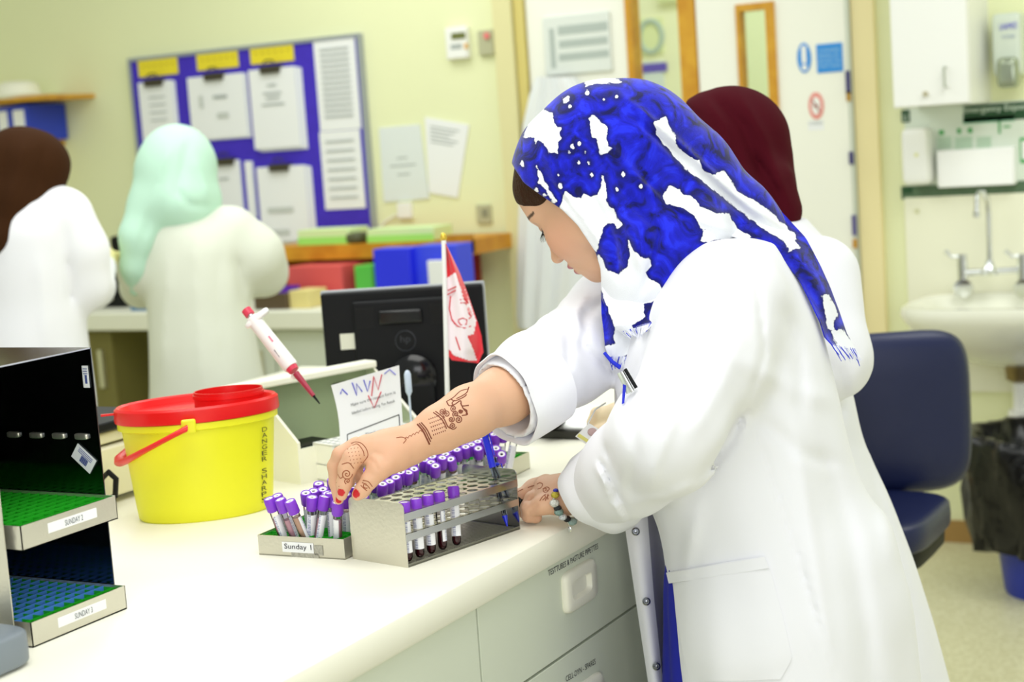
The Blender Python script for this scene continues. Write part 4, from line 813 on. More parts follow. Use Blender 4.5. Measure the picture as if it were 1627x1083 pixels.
# ---------------- tower of trays, left
TB = onz(45, 1025, ZB); TB2 = onz(198, 966, ZB); yn, yf = TB[1]-.012, onz(180, 924, ZB+.035)[1]+.004; xf = -1.447; xr = xf-.34; zt = ZB+.335
tow = empty('tray_tower', ((xf+xr)/2, (yn+yf)/2, ZB), 'dark glossy tower of stacked specimen trays at the left edge of the bench', 'rack')
M_dark = mat('mirror_steel', '5b5e66', .1, metal=1.0); zt = onx(142, 552, xf)[2]
q = MB(); q.b2((xr, yf, ZB), (xf, yf+.0015, zt)); q.build('far_side_plate', M_dark, tow)
q = MB(); q.b2((xr, yn-.003, ZB), (xf, yn-.0015, zt)); q.build('near_side_plate', M_steel, tow)
q = MB(); q.b2((xr, yn-.003, ZB), (xr+.0015, yf, zt)); q.build('back_plate', mat('dark_back', '1a1c20', .25, metal=.6), tow)
q = MB(); q.b2((xr, yn-.003, zt-.0015), (xf, yf+.0015, zt)); q.build('top_plate', mat('top_steel', 'd4d6da', .12, metal=1), tow)
for k in range(4):
    c = P(22+k*36, 690+k*.8, 2.08); a = ony(22+k*36, 690+k*1, yf-.001); q = MB(); q.sell(a, (.011, .004, .004), .4, .6); q.build('shelf_tab', M_steel, tow)
def barcode(cx_, cz_, w_, h_, ang, name='barcode_sticker'):
    y = yf-.0012; u = V([math.cos(ang), 0, math.sin(ang)]); v = V([-math.sin(ang), 0, math.cos(ang)]); c = V([cx_, y, cz_]); q = MB(); q.box(c, (w_, .0005, h_), ax=(u, V([0, 1., 0]), v)); o = q.build(name, M_paper, tow)
    q = MB(); n = 14
    for k in range(n): q.box(c+u*(-.12+.36*k/n)*w_-v*h_*.12-V([0, .0005, 0]), (w_*.012*(1+k % 3*.5), .0003, h_*.4), ax=(u, V([0, 1., 0]), v))
    for k in range(3): q.box(c+v*h_*(.36-.11*k)-V([0, .0005, 0]), (w_*.7, .0003, h_*.035), ax=(u, V([0, 1., 0]), v))
    q.build('barcode_print', mat('print_indigo', '4a5a9a', .6), tow, smooth=False)
a = ony(138, 728, yf); barcode(a[0]-.004, a[2], .036, .022, -.66); a = ony(142, 598, yf); barcode(a[0]-.005, a[2], .01, .028, 0)
def tower_tray(zb, txt, label, blue):
    h_ = .03; w_ = yf-yn-.006; x1 = -1.428; o = empty('specimen_tray', (x1-.15, (yn+yf)/2, zb), label, 'tray', 'trays in the tower'); y0 = yn+.006; y1 = yf-.001
    q = MB(); q.b2((xr+.003, y0, zb), (x1, y1, zb+.0015)); 
    for lo, hi in (((x1-.0012, y0, zb), (x1, y1, zb+h_)), ((xr+.003, y0, zb), (x1, y0+.0012, zb+h_)), ((xr+.003, y1-.0012, zb), (x1, y1, zb+h_)), ((xr+.003, y0, zb), (xr+.0045, y1, zb+h_))): q.b2(lo, hi)
    q.build('pan', M_steel, o); pit = .0158; nx = int((x1-xr-.008)/pit); ny = 9; py_ = (y1-y0-.004)/ny
    q = MB(); qb = MB()
    for i in range(nx+1):
        x = x1-.003-i*pit; (qb if (blue and i > 1) else q).b2((x-.0004, y0+.002, zb+.003), (x+.0004, y1-.002, zb+h_-.003+(.001 if i > 1 else 0)))
    for j in range(ny+1):
        y = y0+.002+j*py_; q.b2((x1-.003-nx*pit, y-.0004, zb+.003), (x1-.003, y+.0004, zb+h_-.0035))
    g_ = q.build('divider_grid', M_grid, o, smooth=False); g_['kind'] = 'stuff'
    if blue: g_ = qb.build('divider_strips', M_bluegrid, o, smooth=False); g_['kind'] = 'stuff'
    cy = y0+(y1-y0)*.52; q = MB(); q.b2((x1, cy-.042, zb+.011), (x1+.0005, cy+.042, zb+.023)); q.build('paper_label', M_paper, o)
    text(txt, (x1+.0006, cy-.014, zb+.0135), (0, .031, 0), (0, 0, .007), mat('label_ink', '6a6e74', .7), o); return o
tower_tray(ZB+.0005, 'SUNDAY 3', 'lowest tray of the dark tower, labelled SUNDAY 3, with blue and green dividers', True)
zt2 = onx(30, 878, -1.428)[2]; tower_tray(zt2, 'SUNDAY 2', 'tray above the lowest in the dark tower, labelled SUNDAY 2, green dividers', False)
# grey device corner
g0 = onz(20, 1068, ZB); q = MB(); q.sell((g0[0]-.075, g0[1]-.03, ZB+.0225), (.08, .07, .0225), .25, .35); gd = tag(q.build('grey_dish', mat('slate_plastic', '7d868e', .4)), 'grey plastic dish cut off by the lower left picture corner', 'dish')

# ---------------- yellow bucket
bcx = (onz(228, 812, ZB)+onz(440, 790, ZB))/2; vw = nrm(V([bcx[0], bcx[1], 0])); bside = V([-vw[1], vw[0], 0])*-1; ang = math.atan2(bside[1], bside[0])+.06
front = onz(330, 828, ZB); C_ = V([front[0], front[1], ZB])+vw*.068; 
bk = empty('sharps_bucket', C_, 'oval yellow sharps bucket with a red lid and red carrying handle', 'bucket')
rimw = .124; basew = .106; HY = .158
M_yel = mat('yellow_plastic', 'f0ee26', .38, noise=.04, nscale=8); M_red = mat('red_plastic', 'e81818', .3)
prof = [(basew*.96, .0), (basew, .004), (basew+.002, .02), (rimw-.004, HY-.012), (rimw-.003, HY-.012), (rimw+.002, HY-.010), (rimw+.002, HY), (rimw-.004, HY)]
q = MB(); q.lathe(prof, C_, 72, sc=(1, .66), ang=ang); q.build('tub', M_yel, bk)
q = MB(); prof = [(rimw-.002, HY+.001), (rimw+.005, HY+.001), (rimw+.006, HY+.004), (rimw+.005, HY+.021), (rimw+.001, HY+.0245), (rimw-.004, HY+.022), (rimw-.009, HY+.013), (rimw-.03, HY+.011), (.001, HY+.012)]
q.lathe(prof, C_, 72, sc=(1, .66), ang=ang, cap=False); lid = q.build('lid', M_red, bk, sharp=.5)
ua = V([math.cos(ang), math.sin(ang), 0]); va = V([-math.sin(ang), math.cos(ang), 0]); c2 = C_+ua*.052+va*.012+ez*(HY+.012)
q = MB(); q.lathe([(.055, -.002), (.055, .012), (.057, .013), (.057, .018), (.055, .0185), (.055, .023), (.053, .023), (.052, .004), (.001, .003)], c2, 48, sc=(1, .8), ang=ang, cap=False); q.build('opening_collar', mat('red_collar', 'd81414', .3), bk)
q = MB(); q.box(C_-ua*(rimw+.012)+ez*(HY+.016), (.026, .006, .003), ax=(ua, va, ez)); q.build('lid_tab', M_red, bk)
# handle: bail from front pivot round to the left
pv = lambda s_: C_+ua*-.004*0-va*s_*(rimw*.66+.004)+ez*(HY-.03)
hp = []
f0 = P(296, 680, proj(C_)[2]-.09); lf = P(186, 738, proj(C_)[2]-.045)
bpts = [P(297, 680, 2.485), P(278, 690, 2.48), P(250, 705, 2.485), P(222, 720, 2.50), P(200, 732, 2.525), P(190, 736, 2.56), P(190, 728, 2.60), P(206, 714, 2.635), P(230, 700, 2.66)]
q = MB(); q.tube(bpts, .0085, 12, flat=.6, nref=V([.2, .1, 1])); q.build('carrying_handle', M_red, bk)
pc = P(300, 681, 2.487); q = MB(); q.box(pc+vw*.010+ez*.002, (.022, .008, .022), ax=(ua, va, ez)); q.build('handle_lug', M_yel, bk, .003)
# printed band at the right edge
q = MB(); pA = []
for k, ch in enumerate('DANGER SHARPS'):
    if ch == ' ': continue
    th = -.62+0.0; rr_ = basew+(rimw-basew)*((.118-k*.009)/HY)+.0014
    pos = C_+ua*rr_*math.cos(th)+va*.66*rr_*math.sin(th)+ez*(.128-k*.0095); tg = nrm(ua*(-math.sin(th))*rr_+va*.66*math.cos(th)*rr_)
    text(ch, pos-tg*.006+ez*-.0, tg*.012, ez*.0072, mat('print_black', '3a3a20', .6), bk)

# ---------------- beige machine behind the tower
mA = onz(214, 790, ZB)
o = empty('beige_machine', (mA[0]-.12, mA[1]+.1, ZB), 'beige bench machine with a black top between the dark tower and the yellow bucket', 'instrument')
q = MB(); zt_m = onx(208, 700, mA[0])[2]; q.b2((mA[0]-.26, mA[1]-.14, ZB+.012), (mA[0], mA[1]+.08, zt_m)); q.build('lower_body', mat('machine_beige', 'eae6cc', .45), o, .004)
q = MB(); q.b2((mA[0]-.25, mA[1]-.13, zt_m+.004), (mA[0]-.01, mA[1]+.07, zt_m+.024)); q.build('upper_body', mat('machine_beige', 'eae6cc', .45), o, .004)
q = MB(); q.b2((mA[0]-.27, mA[1]-.15, zt_m+.026), (mA[0]+.0, mA[1]+.09, zt_m+.042)); q.build('black_lid', M_black, o, .004)
for yy in (-.13, .05): q = MB(); q.b2((mA[0]-.03, mA[1]+yy, ZB), (mA[0]-.005, mA[1]+yy+.03, ZB+.012)); q.build('foot', M_black, o)
q = MB(); c = V([mA[0]+.002, mA[1]-.075, ZB+.05]); q.tube([c, c+V([.02, -.005, .012]), c+V([.03, 0, 0]), c+V([.02, .005, -.03]), c+V([.0, .0, -.04])], .005, 8); q.build('power_cable', M_black, o)

# ---------------- white work station with shield (roller mixer), pipette, papers
M_ivory = mat('ivory_plastic', 'f3f2e2', .4)
fl = onz(482, 770, ZB); fr_ = onz(655, 728, ZB)    # front bottom line roughly along the bench
fdir = nrm(V([fr_[0]-fl[0], fr_[1]-fl[1], 0])); bdir = V([-fdir[1], fdir[0], 0]); 
W_ = .27; Dp = .14
fl = onz(478, 770, ZB); ws = empty('mixer_station', fl+fdir*W_/2+bdir*Dp/2, 'ivory mixer station with slanted sides and clear shield behind the yellow bucket', 'instrument')
def wp(u, v, z): return fl+fdir*u+bdir*v+ez*z
def side(u): q = MB(); q.prism([wp(u, 0, 0), wp(u, Dp, 0), wp(u, Dp, .155), wp(u, Dp-.025, .16), wp(u, 0, .072)], fdir*.006); q.build('side_panel', M_ivory, ws)
side(0); side(W_-.006)
q = MB(); q.box(wp(W_/2, .004, .03), (W_-.012, .008, .06), ax=(fdir, bdir, ez)); q.build('front_panel', M_ivory, ws)
q = MB(); q.box(wp(W_/2, Dp-.004, .08), (W_-.012, .008, .16), ax=(fdir, bdir, ez)); q.build('back_panel', mat('panel_pale', 'c9cdb8', .35), ws)
q = MB(); q.box(wp(W_/2-.03, Dp-.02, .164), (W_+.06, .035, .014), ax=(fdir, bdir, ez)); q.build('top_rail', M_ivory, ws, .004)
q = MB(); q.box(wp(W_/2, Dp/2, .012), (W_-.012, Dp-.016, .01), ax=(fdir, bdir, ez)); q.build('floor_pan', mat('panel_grey', 'cdd0bc', .4), ws)
q = MB(); q.prism([wp(.006, .004, .07), wp(W_-.006, .004, .07), wp(W_-.006, Dp-.03, .157), wp(.006, Dp-.03, .157)], bdir*.002-ez*.002); q.build('clear_shield', clear('shield', (.86, .90, .84), .04, .12), ws)
q = MB(); q.box(wp(.065, Dp*.55, .05), (.1, .07, .01), ax=(fdir, bdir, ez)); q.build('black_plate', M_black, ws, .002)
q = MB(); q.box(wp(.2, Dp-.012, .13), (.03, .003, .018), ax=(fdir, bdir, ez)); q.build('type_plate', mat('plate_grey', '9a9c94', .5), ws)
# white lattice rack in front of the station
lr = onz(575, 735, ZB); q = MB(); lo_ = empty('white_tube_rack', onz(620, 742, ZB), 'white perforated plastic rack under the leaning sheet of paper', 'rack')
l0 = onz(533, 768, ZB); l1 = fdir
L_ = .20; D_ = .055; Hh = .065
q.box(l0+l1*L_/2+bdir*D_/2+ez*Hh, (L_, D_, .003), ax=(l1, bdir, ez)); q.box(l0+l1*L_/2+bdir*D_/2+ez*.03, (L_, D_, .003), ax=(l1, bdir, ez)).box(l0+l1*.002+bdir*D_/2+ez*Hh/2, (.004, D_, Hh), ax=(l1, bdir, ez)).box(l0+l1*(L_-.002)+bdir*D_/2+ez*Hh/2, (.004, D_, Hh), ax=(l1, bdir, ez)).box(l0+l1*L_/2+bdir*D_/2+ez*.002, (L_, D_, .004), ax=(l1, bdir, ez)); q.build('frame', M_white, lo_)
q = MB()
for i in range(12):
    for j in range(4): q.cyl(l0+l1*(.01+i*.0163)+bdir*(.008+j*.013)+ez*(Hh+.0016), l0+l1*(.01+i*.0163)+bdir*(.008+j*.013)+ez*(Hh+.002), .0042, n=12)
g_ = q.build('hole_rows', mat('hole_grey', 'b3b6b4', .7), lo_); g_['kind'] = 'stuff'
# paper sheet with print, leaning on the station
G = []; corners = [(526, 612), (634, 580), (641, 690), (540, 716)]
t0 = 2.74
for i in range(15):
    v = i/14; row = []
    for j in range(15):
        u = j/14; a = V(corners[0])*(1-u)+V(corners[1])*u; b_ = V(corners[3])*(1-u)+V(corners[2])*u; pxy = a*(1-v)+b_*v; pxy = pxy+V([8*math.sin(v*math.pi)*(1-u)*-0.6*-1, 0]); row.append(P(pxy[0], pxy[1], t0-.03*v+.012*math.sin(u*3.1)-.02*(1-v)**3))
    G.append(row)
G = np.array(G); q = MB(); q.sheet(G, .0006); sh = tag(q.build('printed_sheet', M_paper), 'curling sheet with scribbles and printed lines leaning on the mixer station', 'paper')
def onsheet(u, v, off=.0009):
    i = min(v*14, 13.999); j = min(u*14, 13.999); a, b_ = int(i), int(j); fi, fj = i-a, j-b_; p = G[a, b_]*(1-fi)*(1-fj)+G[a+1, b_]*fi*(1-fj)+G[a, b_+1]*(1-fi)*fj+G[a+1, b_+1]*fi*fj; return p-fwd*off
def sheettext(s_, u0, v0, u1, h_, m, nm='lettering'): a = onsheet(u0, v0); b_ = onsheet(u1, v0); c = onsheet(u0, v0-h_); text(s_, a, b_-a, c-a, m, sh, nm)
sheettext('Make sure the request form is', .22, .40, .92, .06, M_ink); sheettext('labelled before testing. Fax Result', .22, .52, .9, .06, M_ink)
for c, pts in (('4a4ad0', [(.1, .16), (.14, .1), (.2, .2)]), ('4a4ad0', [(.3, .05), (.33, .25), (.36, .08), (.42, .22)]), ('4a4ad0', [(.47, .06), (.5, .24), (.56, .1)]), ('e05060', [(.55, .32), (.62, .05), (.66, .26), (.74, .06)]), ('e05060', [(.5, .3), (.57, .5), (.7, .3)]), ('8a8ad8', [(.78, .06), (.86, .02), (.94, .12)])):
    q = MB(); q.tube([onsheet(u, v, .0008) for u, v in pts], .0011, 5); q.build('pen_scribble', mat('scribble_'+c, c, .6), sh)
for a, b_ in (((.12, .78), (.95, .70)), ((.12, .98), (.95, .90)), ((.12, .78), (.12, .98)), ((.95, .70), (.95, .90))): q = MB(); q.tube([onsheet(a[0]+(b_[0]-a[0])*k/6, a[1]+(b_[1]-a[1])*k/6, .0006) for k in range(7)], .0008, 5); q.build('printed_frame', M_ink, sh)
sheettext('Thank you', .4, .88, .7, .045, M_ink)
# transfer pipette standing up
q = MB(); a = P(651, 640, 2.86); b_ = P(647, 590, 2.86); d = nrm(b_-a); q.lathe([(.0015, -(a[2]-ZB-.001)), (.002, 0), (.002, .012), (.006, .02), (.0062, .05), (.004, .056), (.0005, .058)], a, 14, axis=d, cap=False); tag(q.build('transfer_pipette', mat('pale_blue_bulb', 'cfdcf0', .25)), 'small translucent transfer pipette standing beside the leaning sheet', 'pipette')
# micropipette resting in front of the shield
ta, tb = P(391, 492, 2.72), P(508, 641, 2.66); d = nrm(tb-ta); L = np.linalg.norm(tb-ta)
o = empty('micropipette', tb, 'white micropipette with red button and red tip propped on the mixer station', 'pipette'); u, v, _ = frame(d)
def at_(s_): return ta+d*L*s_
q = MB(); q.tube([at_(.09), at_(.14), at_(.3), at_(.6), at_(.62)], [.012, .0125, .0125, .0135, .012], 16); q.build('grip_body', M_white, o)
q = MB(); wv_ = nrm(np.cross(d, fwd)); q.sell(at_(.115)+wv_*.006, (.024, .012, .006), .5, .6, ax=(wv_, fwd, d)); q.build('finger_rest', M_white, o)
q = MB(); q.cyl(at_(.0), at_(.055), .0085, n=18); q.build('plunger_button', mat('rose_red', 'e0405a', .35), o); q = MB(); q.cyl(at_(.05), at_(.1), .005, n=14); q.build('plunger_rod', M_chrome, o)
q = MB(); q.tube([at_(.61), at_(.655)], [.011, .009], 16); q.build('collar', mat('rose_red', 'e0405a', .35), o)
q = MB(); q.tube([at_(.68), at_(.72), at_(.92)], [.0058, .0055, .0035], 12); q.build('tip_cone', mat('dark_rose', 'a83048', .35), o); q = MB(); q.tube([at_(.91), at_(1.0)], [.0025, .001], 8); q.build('nozzle', M_black, o)
for (s0, s1, off, c) in ((.3, .36, .004, 'e88aa0'), (.42, .5, -.002, '606468')): q = MB(); q.box((at_(s0)+at_(s1))/2-fwd*.0128+wv_*off, (.003, .001, L*(s1-s0)), ax=(wv_, fwd, d)); q.build('printed_mark', mat('mark_'+c, c, .5), o)
q = MB(); q.tube([at_(.64)+V([0, 0, -.012]), at_(.64)+V([0, 0, -.012])+fwd*.05+V([0, 0, .0])], .005, 8); q.build('rest_hook', M_ivory, ws)

# ---------------- monitor seen from behind
tm = 3.25; mTL, mTR, mBL, mBR = P(507, 455, tm), P(769, 455, tm-.02), P(548, 690, tm), P(800, 680, tm)
mu = nrm((mTR-mTL)*V([1, 1, 0])); mn = nrm(V([mu[1], -mu[0], 0])); mc = (mTL+mTR)/2; mw = np.linalg.norm(mTR-mTL); mh = .285
tl_ = .16; mv = nrm(V([0, 0, 1])+mn*-tl_*0)
mon = empty('computer_monitor', V([mc[0]-mn[0]*.0, mc[1]-mn[1]*.0, ZB]), 'black flat computer monitor seen from behind on the bench', 'monitor')
def mp(u, v, w_): return mc+mu*u*mw/2-mv*v*mh+mn*w_
def sl(u0, u1, v0, v1, w0, w1, name, m, par=None, bev=0.004): q = MB(); c = (mp(u0, v0, w0)+mp(u1, v1, w1))/2; q.box(c, (mw/2*(u1-u0), w1-w0, mh*(v1-v0)), ax=(mu, mn, mv)); return q.build(name, m, par or mon, bev)
sl(-1, 1, 0, 1, -.02, -.004, 'bezel', mat('bezel_grey', 'a4a8ac', .35), bev=.003); bh = sl(-.985, .985, .012, .985, -.004, .012, 'back_shell', M_black, bev=.006)
sl(-.6, .78, .08, .93, .012, .024, 'back_bulge', M_black, bev=.01); sl(-.28, .25, .15, .25, .024, .034, 'carry_grip', mat('gloss_black', '08080a', .15), bev=.006)
for (a, b_) in ((-.56, -.34), (.34, .72)):
    q = MB()
    for k in range(12): q.box(mp((a+b_)/2, .13+k*.012, .0245), (mw/2*(b_-a), .001, .0014), ax=(mu, mn, mv))
    q.build('vent_slots', mat('vent_black', '030304', .6), mon)
sl(-.78, -.5, .3, .41, .012, .014, 'sticker', mat('sticker_cream', 'dcdccb', .6), bev=0)
q = MB(); c = mp(.02, .37, .0245); q.tube([c+mu*.02*math.cos(a)+mv*.02*math.sin(a) for a in np.linspace(0, 2*math.pi, 25)[:-1]], .001, 6, closed=True); q.build('round_logo', mat('logo_grey', '33363c', .3), mon)
text('hp', mp(.02, .395, .025)-mu*.010, mu*.020, mv*.018, mat('logo_grey', '33363c', .3), mon)
q = MB(); c = mp(.1, .62, .024); q.lathe([(.045, 0), (.045, .02), (.03, .03), (.001, .03)], c, 28, axis=mn, cap=False); q.build('swivel_joint', mat('gloss_black', '08080a', .15), mon)
nk_ = mp(.1, .65, .045); q = MB(); q.box((nk_[0], nk_[1], (nk_[2]+ZB)/2+.01), (.08, .022, nk_[2]-ZB-.02), ax=(mu, mn, mv)); q.build('stand_neck', M_black, mon, .008)
sb = mp(.1, 1, .03); q = MB(); q.sell((sb[0], sb[1], ZB+.01), (.13, .1, .01), .3, .8, ax=(mu, mn, ez)); q.build('stand_base', M_black, mon)
# ---------------- little flag
pb = onz(714, 672, ZB+.02) if False else None
tf = 2.86; pa, pz = P(705, 382, tf), P(711, 636, tf); dd_ = nrm(pz-pa); base = pa+dd_*((ZB+.02-pa[2])/dd_[2])
fl_o = empty('table_flag', V([base[0], base[1], ZB]), 'small red and white flag with a drawn face on a white pole before the monitor', 'flag')
q = MB(); q.cyl(base, pa, .0042, n=12); q.build('pole', M_white, fl_o); q = MB(); q.sell(pa+V([0, 0, .006]), (.006, .006, .008), 1, 1, 14, 10); q.build('gold_finial', mat('gold_ball', 'e8c84a', .25, metal=.6), fl_o)
q = MB(); q.lathe([(.03, 0), (.03, .006), (.01, .012), (.007, .025)], (base[0], base[1], ZB), 24); q.build('foot', M_white, fl_o)
# cloth grid hanging from the pole: rows along pole, narrowing at the top
rowsF = [(383, 706, 710), (400, 706, 719), (425, 706, 731), (450, 707, 741), (475, 707, 750), (500, 708, 759), (520, 708, 765), (545, 708, 768), (560, 709, 765), (572, 718, 760)]
Gf = []
for k, (y, l, r_) in enumerate(rowsF):
    row = []
    for j in range(22):
        u = j/21; sag = (8+k*.9)*u; yb = y+sag*(1 if k < 8 else .3); row.append(P(l+(r_-l)*u, min(yb, 578), tf+.012*math.sin(u*7+k*.2)*(.3+u)+.01*u))
    Gf.append(row)
Gf = np.array(Gf); q = MB(); q.sheet(Gf, .0008); q.build('red_cloth', mat('flag_red', 'e8303c', .7, sheen=.3), fl_o, sharp=1.5)
bvf = BVHTree.FromPolygons([tuple(p) for p in Gf.reshape(-1, 3)], [(i*22+j, (i+1)*22+j, (i+1)*22+j+1, i*22+j+1) for i in range(9) for j in range(21)])
def decal(poly, name, m, par, bvh, off=.0012, step=1.6):
    """flat coloured patch laid on a cloth surface, outline given in the picture"""
    poly = [np.array(p, float) for p in poly]; xs = [p[0] for p in poly]; ys = [p[1] for p in poly]
    def inside(x, y):
        c = False; n = len(poly)
        for i in range(n):
            a, b_ = poly[i], poly[(i+1) % n]
            if (a[1] > y) != (b_[1] > y) and x < (b_[0]-a[0])*(y-a[1])/(b_[1]-a[1])+a[0]: c = not c
        return c
    nx = int((max(xs)-min(xs))/step)+1; ny = int((max(ys)-min(ys))/step)+1; cache = {}
    def pt(i, j):
        if (i, j) not in cache:
            h, n = hit(bvh, min(xs)+i*step, min(ys)+j*step); cache[(i, j)] = None if h is None else h-fwd*off
        return cache[(i, j)]
    q = MB(); vid = {}; vs = []; fs = []
    for i in range(nx):
        for j in range(ny):
            if inside(min(xs)+(i+.5)*step, min(ys)+(j+.5)*step):
                f = []
                for a, b_ in ((i, j), (i, j+1), (i+1, j+1), (i+1, j)):
                    if pt(a, b_) is None: f = None; break
                    if (a, b_) not in vid: vid[(a, b_)] = len(vs); vs.append(pt(a, b_))
                    f.append(vid[(a, b_)])
                if f: fs.append(tuple(f))
    if not fs: return None
    q.raw(vs, fs); return q.build(name, m, par, sharp=2)
M_fw = mat('flag_white', 'fbeff2', .7)
decal([(708, 443), (732, 427), (742, 447), (752, 490), (757, 510), (753, 530), (742, 534), (750, 550), (758, 572), (744, 572), (722, 565), (712, 553), (709, 530)], 'white_print', M_fw, fl_o, bvf)
for nm, pl in (('headband_line', [(712, 461), (725, 455), (742, 458)]), ('headband_line', [(711, 468), (724, 461), (744, 466)]), ('eyebrow_line', [(731, 476), (738, 474), (744, 481)]), ('eye_line', [(732, 481), (739, 481), (741, 484)]), ('nose_line', [(744, 497), (749, 503), (745, 506)]), ('beard_line', [(716, 470), (714, 490), (718, 508), (727, 518), (738, 521), (748, 518)]), ('mouth_line', [(728, 508), (735, 505), (742, 508), (741, 515), (732, 516), (728, 510)]), ('neck_line', [(724, 535), (731, 556)]), ('cheek_line', [(719, 508), (723, 515)])):
    pts = [hit(bvf, *p)[0] for p in pl]; pts = [p-fwd*.0018 for p in pts if p is not None]
    if len(pts) > 1: q = MB(); q.tube(pts, .0011, 6); q.build(nm, mat('flag_red_line', 'd8303e', .7), fl_o)
# ---------------- dark keyboard tray, mouse and pad behind the rack
kb0 = onz(770, 693, ZB); kb1 = onz(935, 700, ZB)
q = MB(); yk = 2.66; q.b2((-1.62, yk, ZB), (-1.30, yk+.26, ZB+.018)); tag(q.build('keyboard_tray', mat('dark_tray', '2a2a24', .4), bevel=.003), 'dark tray lying on the worktop behind the tubes', 'tray')
q = MB(); q.b2((-1.60, yk+.01, ZB+.018), (-1.32, yk+.24, ZB+.021)); pd = tag(q.build('paper_pad', M_paper), 'white sheet lying on the dark tray beside the mouse', 'paper')
c = P(876, 668, 2.98); zc = ZB+.036; c = onz(876, 668, zc); q = MB(); q.sell(c, (.022, .035, .015), .6, .8); ms = tag(q.build('computer_mouse', mat('gloss_black', '08080a', .15)), 'black computer mouse on the white sheet under the sleeve', 'mouse')

# ================================================================== PEOPLE
SKIN = V(lin('dcae8e')); LIP = V(lin('b0606a')); BROW = V(lin('2e1c14'))
M_skin = vcmat('skin', .5, sss=.12, bump=.05, bscale=500)
M_coat = mat('white_coat_cotton', 'ededf3', .75, sheen=.2, bump=.03, bscale=900)
M_coat2 = mat('offwhite_coat_cotton', 'dde0d2', .75, sheen=.2)
M_hair = mat('dark_brown_hair', '38200f', .6, spec=.2, bump=.6, bscale=120)
def axes_head(tau, yaw, roll=0):
    f = V([-math.cos(tau)*math.cos(yaw), -math.cos(tau)*math.sin(yaw), -math.sin(tau)]); u = V([-math.sin(tau)*math.cos(yaw), -math.sin(tau)*math.sin(yaw), math.cos(tau)])
    return f, u, np.cross(u, f)*1.0
def head_mesh(Oh, f, u, s, S=1.0, h=.0016, neck_to=None, skin=SKIN):
    """head built from its own axes: f forward, u up, s sideways. Units below are cm."""
    s = nrm(np.cross(f, u)); c = .01*S
    def L(a, b, d=0): return Oh+(f*a+u*b+s*d)*c
    lo = np.array([Oh-.15, Oh+.15]); fd = Field(Oh-.15*S, Oh+.15*S, h); A = (f, u, s)
    fd.ell(L(-1.5, 3.2), V([9.3, 8.8, 7.4])*c, A, k=.02); fd.ell(L(2.6, -3), V([6.2, 7.8, 6.0])*c, A, k=.03)
    fd.ell(L(5.2, -8.2), V([3.2, 2.3, 3.6])*c, A, k=.025); fd.ell(L(7.0, -9.0), V([1.5, 1.3, 1.5])*c, A, k=.016)
    for d in (-1, 1):
        fd.ell(L(4.9, -3.2, 3.3*d), V([3.6, 3.4, 2.7])*c, A, k=.02)
        fd.ell(L(.4, -3.6, 5.6*d), V([3.2, 4.4, 1.2])*c, A, k=.02)
    fd.ell(L(6.6, 2.3), V([2.0, 1.7, 4.8])*c, A, k=.02); fd.ell(L(5.6, 5), V([2.8, 3, 4.6])*c, A, k=.02)
    for d in (-1, 1): fd.ell(L(9.0, .5, 3.1*d), V([1.7, 1.25, 1.7])*c, A, k=.010, op='s')
    for d in (-1, 1): fd.ell(L(6.6, .35, 3.1*d), V([1.45, 1.2, 1.45])*c, A, k=.004)
    fd.cone(L(8.1, .9), L(10.1, -2.9), .62*c, .8*c, k=.010); fd.ell(L(10.2, -3.2), V([.95, .8, .95])*c, A, k=.006)
    for d in (-1, 1): fd.ell(L(9.1, -3.6, 1.05*d), V([.95, .7, .7])*c, A, k=.005)
    fd.ell(L(7.2, -6.0), V([1.9, 2.3, 2.8])*c, A, k=.014)
    fd.ell(L(9.0, -5.75), V([.85, .55, 2.1])*c, A, k=.004); fd.ell(L(8.8, -6.9), V([.85, .62, 1.8])*c, A, k=.004)
    fd.ell(L(9.6, -6.28), V([.9, .13, 2.1])*c, A, k=.003, op='s')
    for d in (-1, 1): fd.ell(L(9.5, -4.15, .75*d), V([.5, .35, .32])*c, A, k=.003, op='s')
    for d in (-1, 1): fd.ell(L(-.6, -.6, 7.0*d), V([1.6, 2.8, .7])*c, A, k=.006)
    fd.cone(L(-1.5, -5), L(-2.2, -8.5), 4.8*c, 4.2*c, k=.03)
    vs, fs = fd.mesh(); vs = relax(vs, fs, 2)
    q = (vs-Oh)/c; a, b, d = q@f, q@u, q@s; col = np.tile(skin, (len(vs), 1))
    def mix(m, cc, k=1.0):
        m = np.clip(m, 0, 1)[:, None]*k; col[:] = col*(1-m)+np.array(cc)*m
    mix(1.6-np.sqrt(((b+3.0)/2.6)**2+((np.abs(d)-4)/2.4)**2+((a-5)/5)**2), V(lin('e0907a')), .35)
    mix((1.12-np.sqrt(((b+5.75)/.62)**2+(d/2.1)**2+((a-9.3)/1.7)**2))*6, LIP); mix((1.12-np.sqrt(((b+6.85)/.66)**2+(d/1.8)**2+((a-9.1)/1.7)**2))*6, LIP)
    bl = b-(2.3+.55*np.sin((np.abs(d)-1.4)/3.8*math.pi)); mix(((np.abs(bl) < .34-.04*np.abs(np.abs(d)-2)) & (np.abs(d) > 1.1) & (np.abs(d) < 5.3) & (a > 3.5))*1.0, BROW, .9)
    r_ = np.sqrt((b-.35)**2+(np.abs(d)-3.1)**2); mix(((r_ < 1.5) & (a > 5.5) & (np.abs(b+.25+.10*(np.abs(d)-3.1)**2*-1) < .17))*1.0, V(lin('16100e')))
    mix(((r_ < 1.8) & (a > 5.5) & (b > -.2))*(1.8-r_), V(lin('8a5f58')), .45)
    return vs, fs, col
def hand_bits(fd, W, fo, joints, palm, k=.006):
    pass
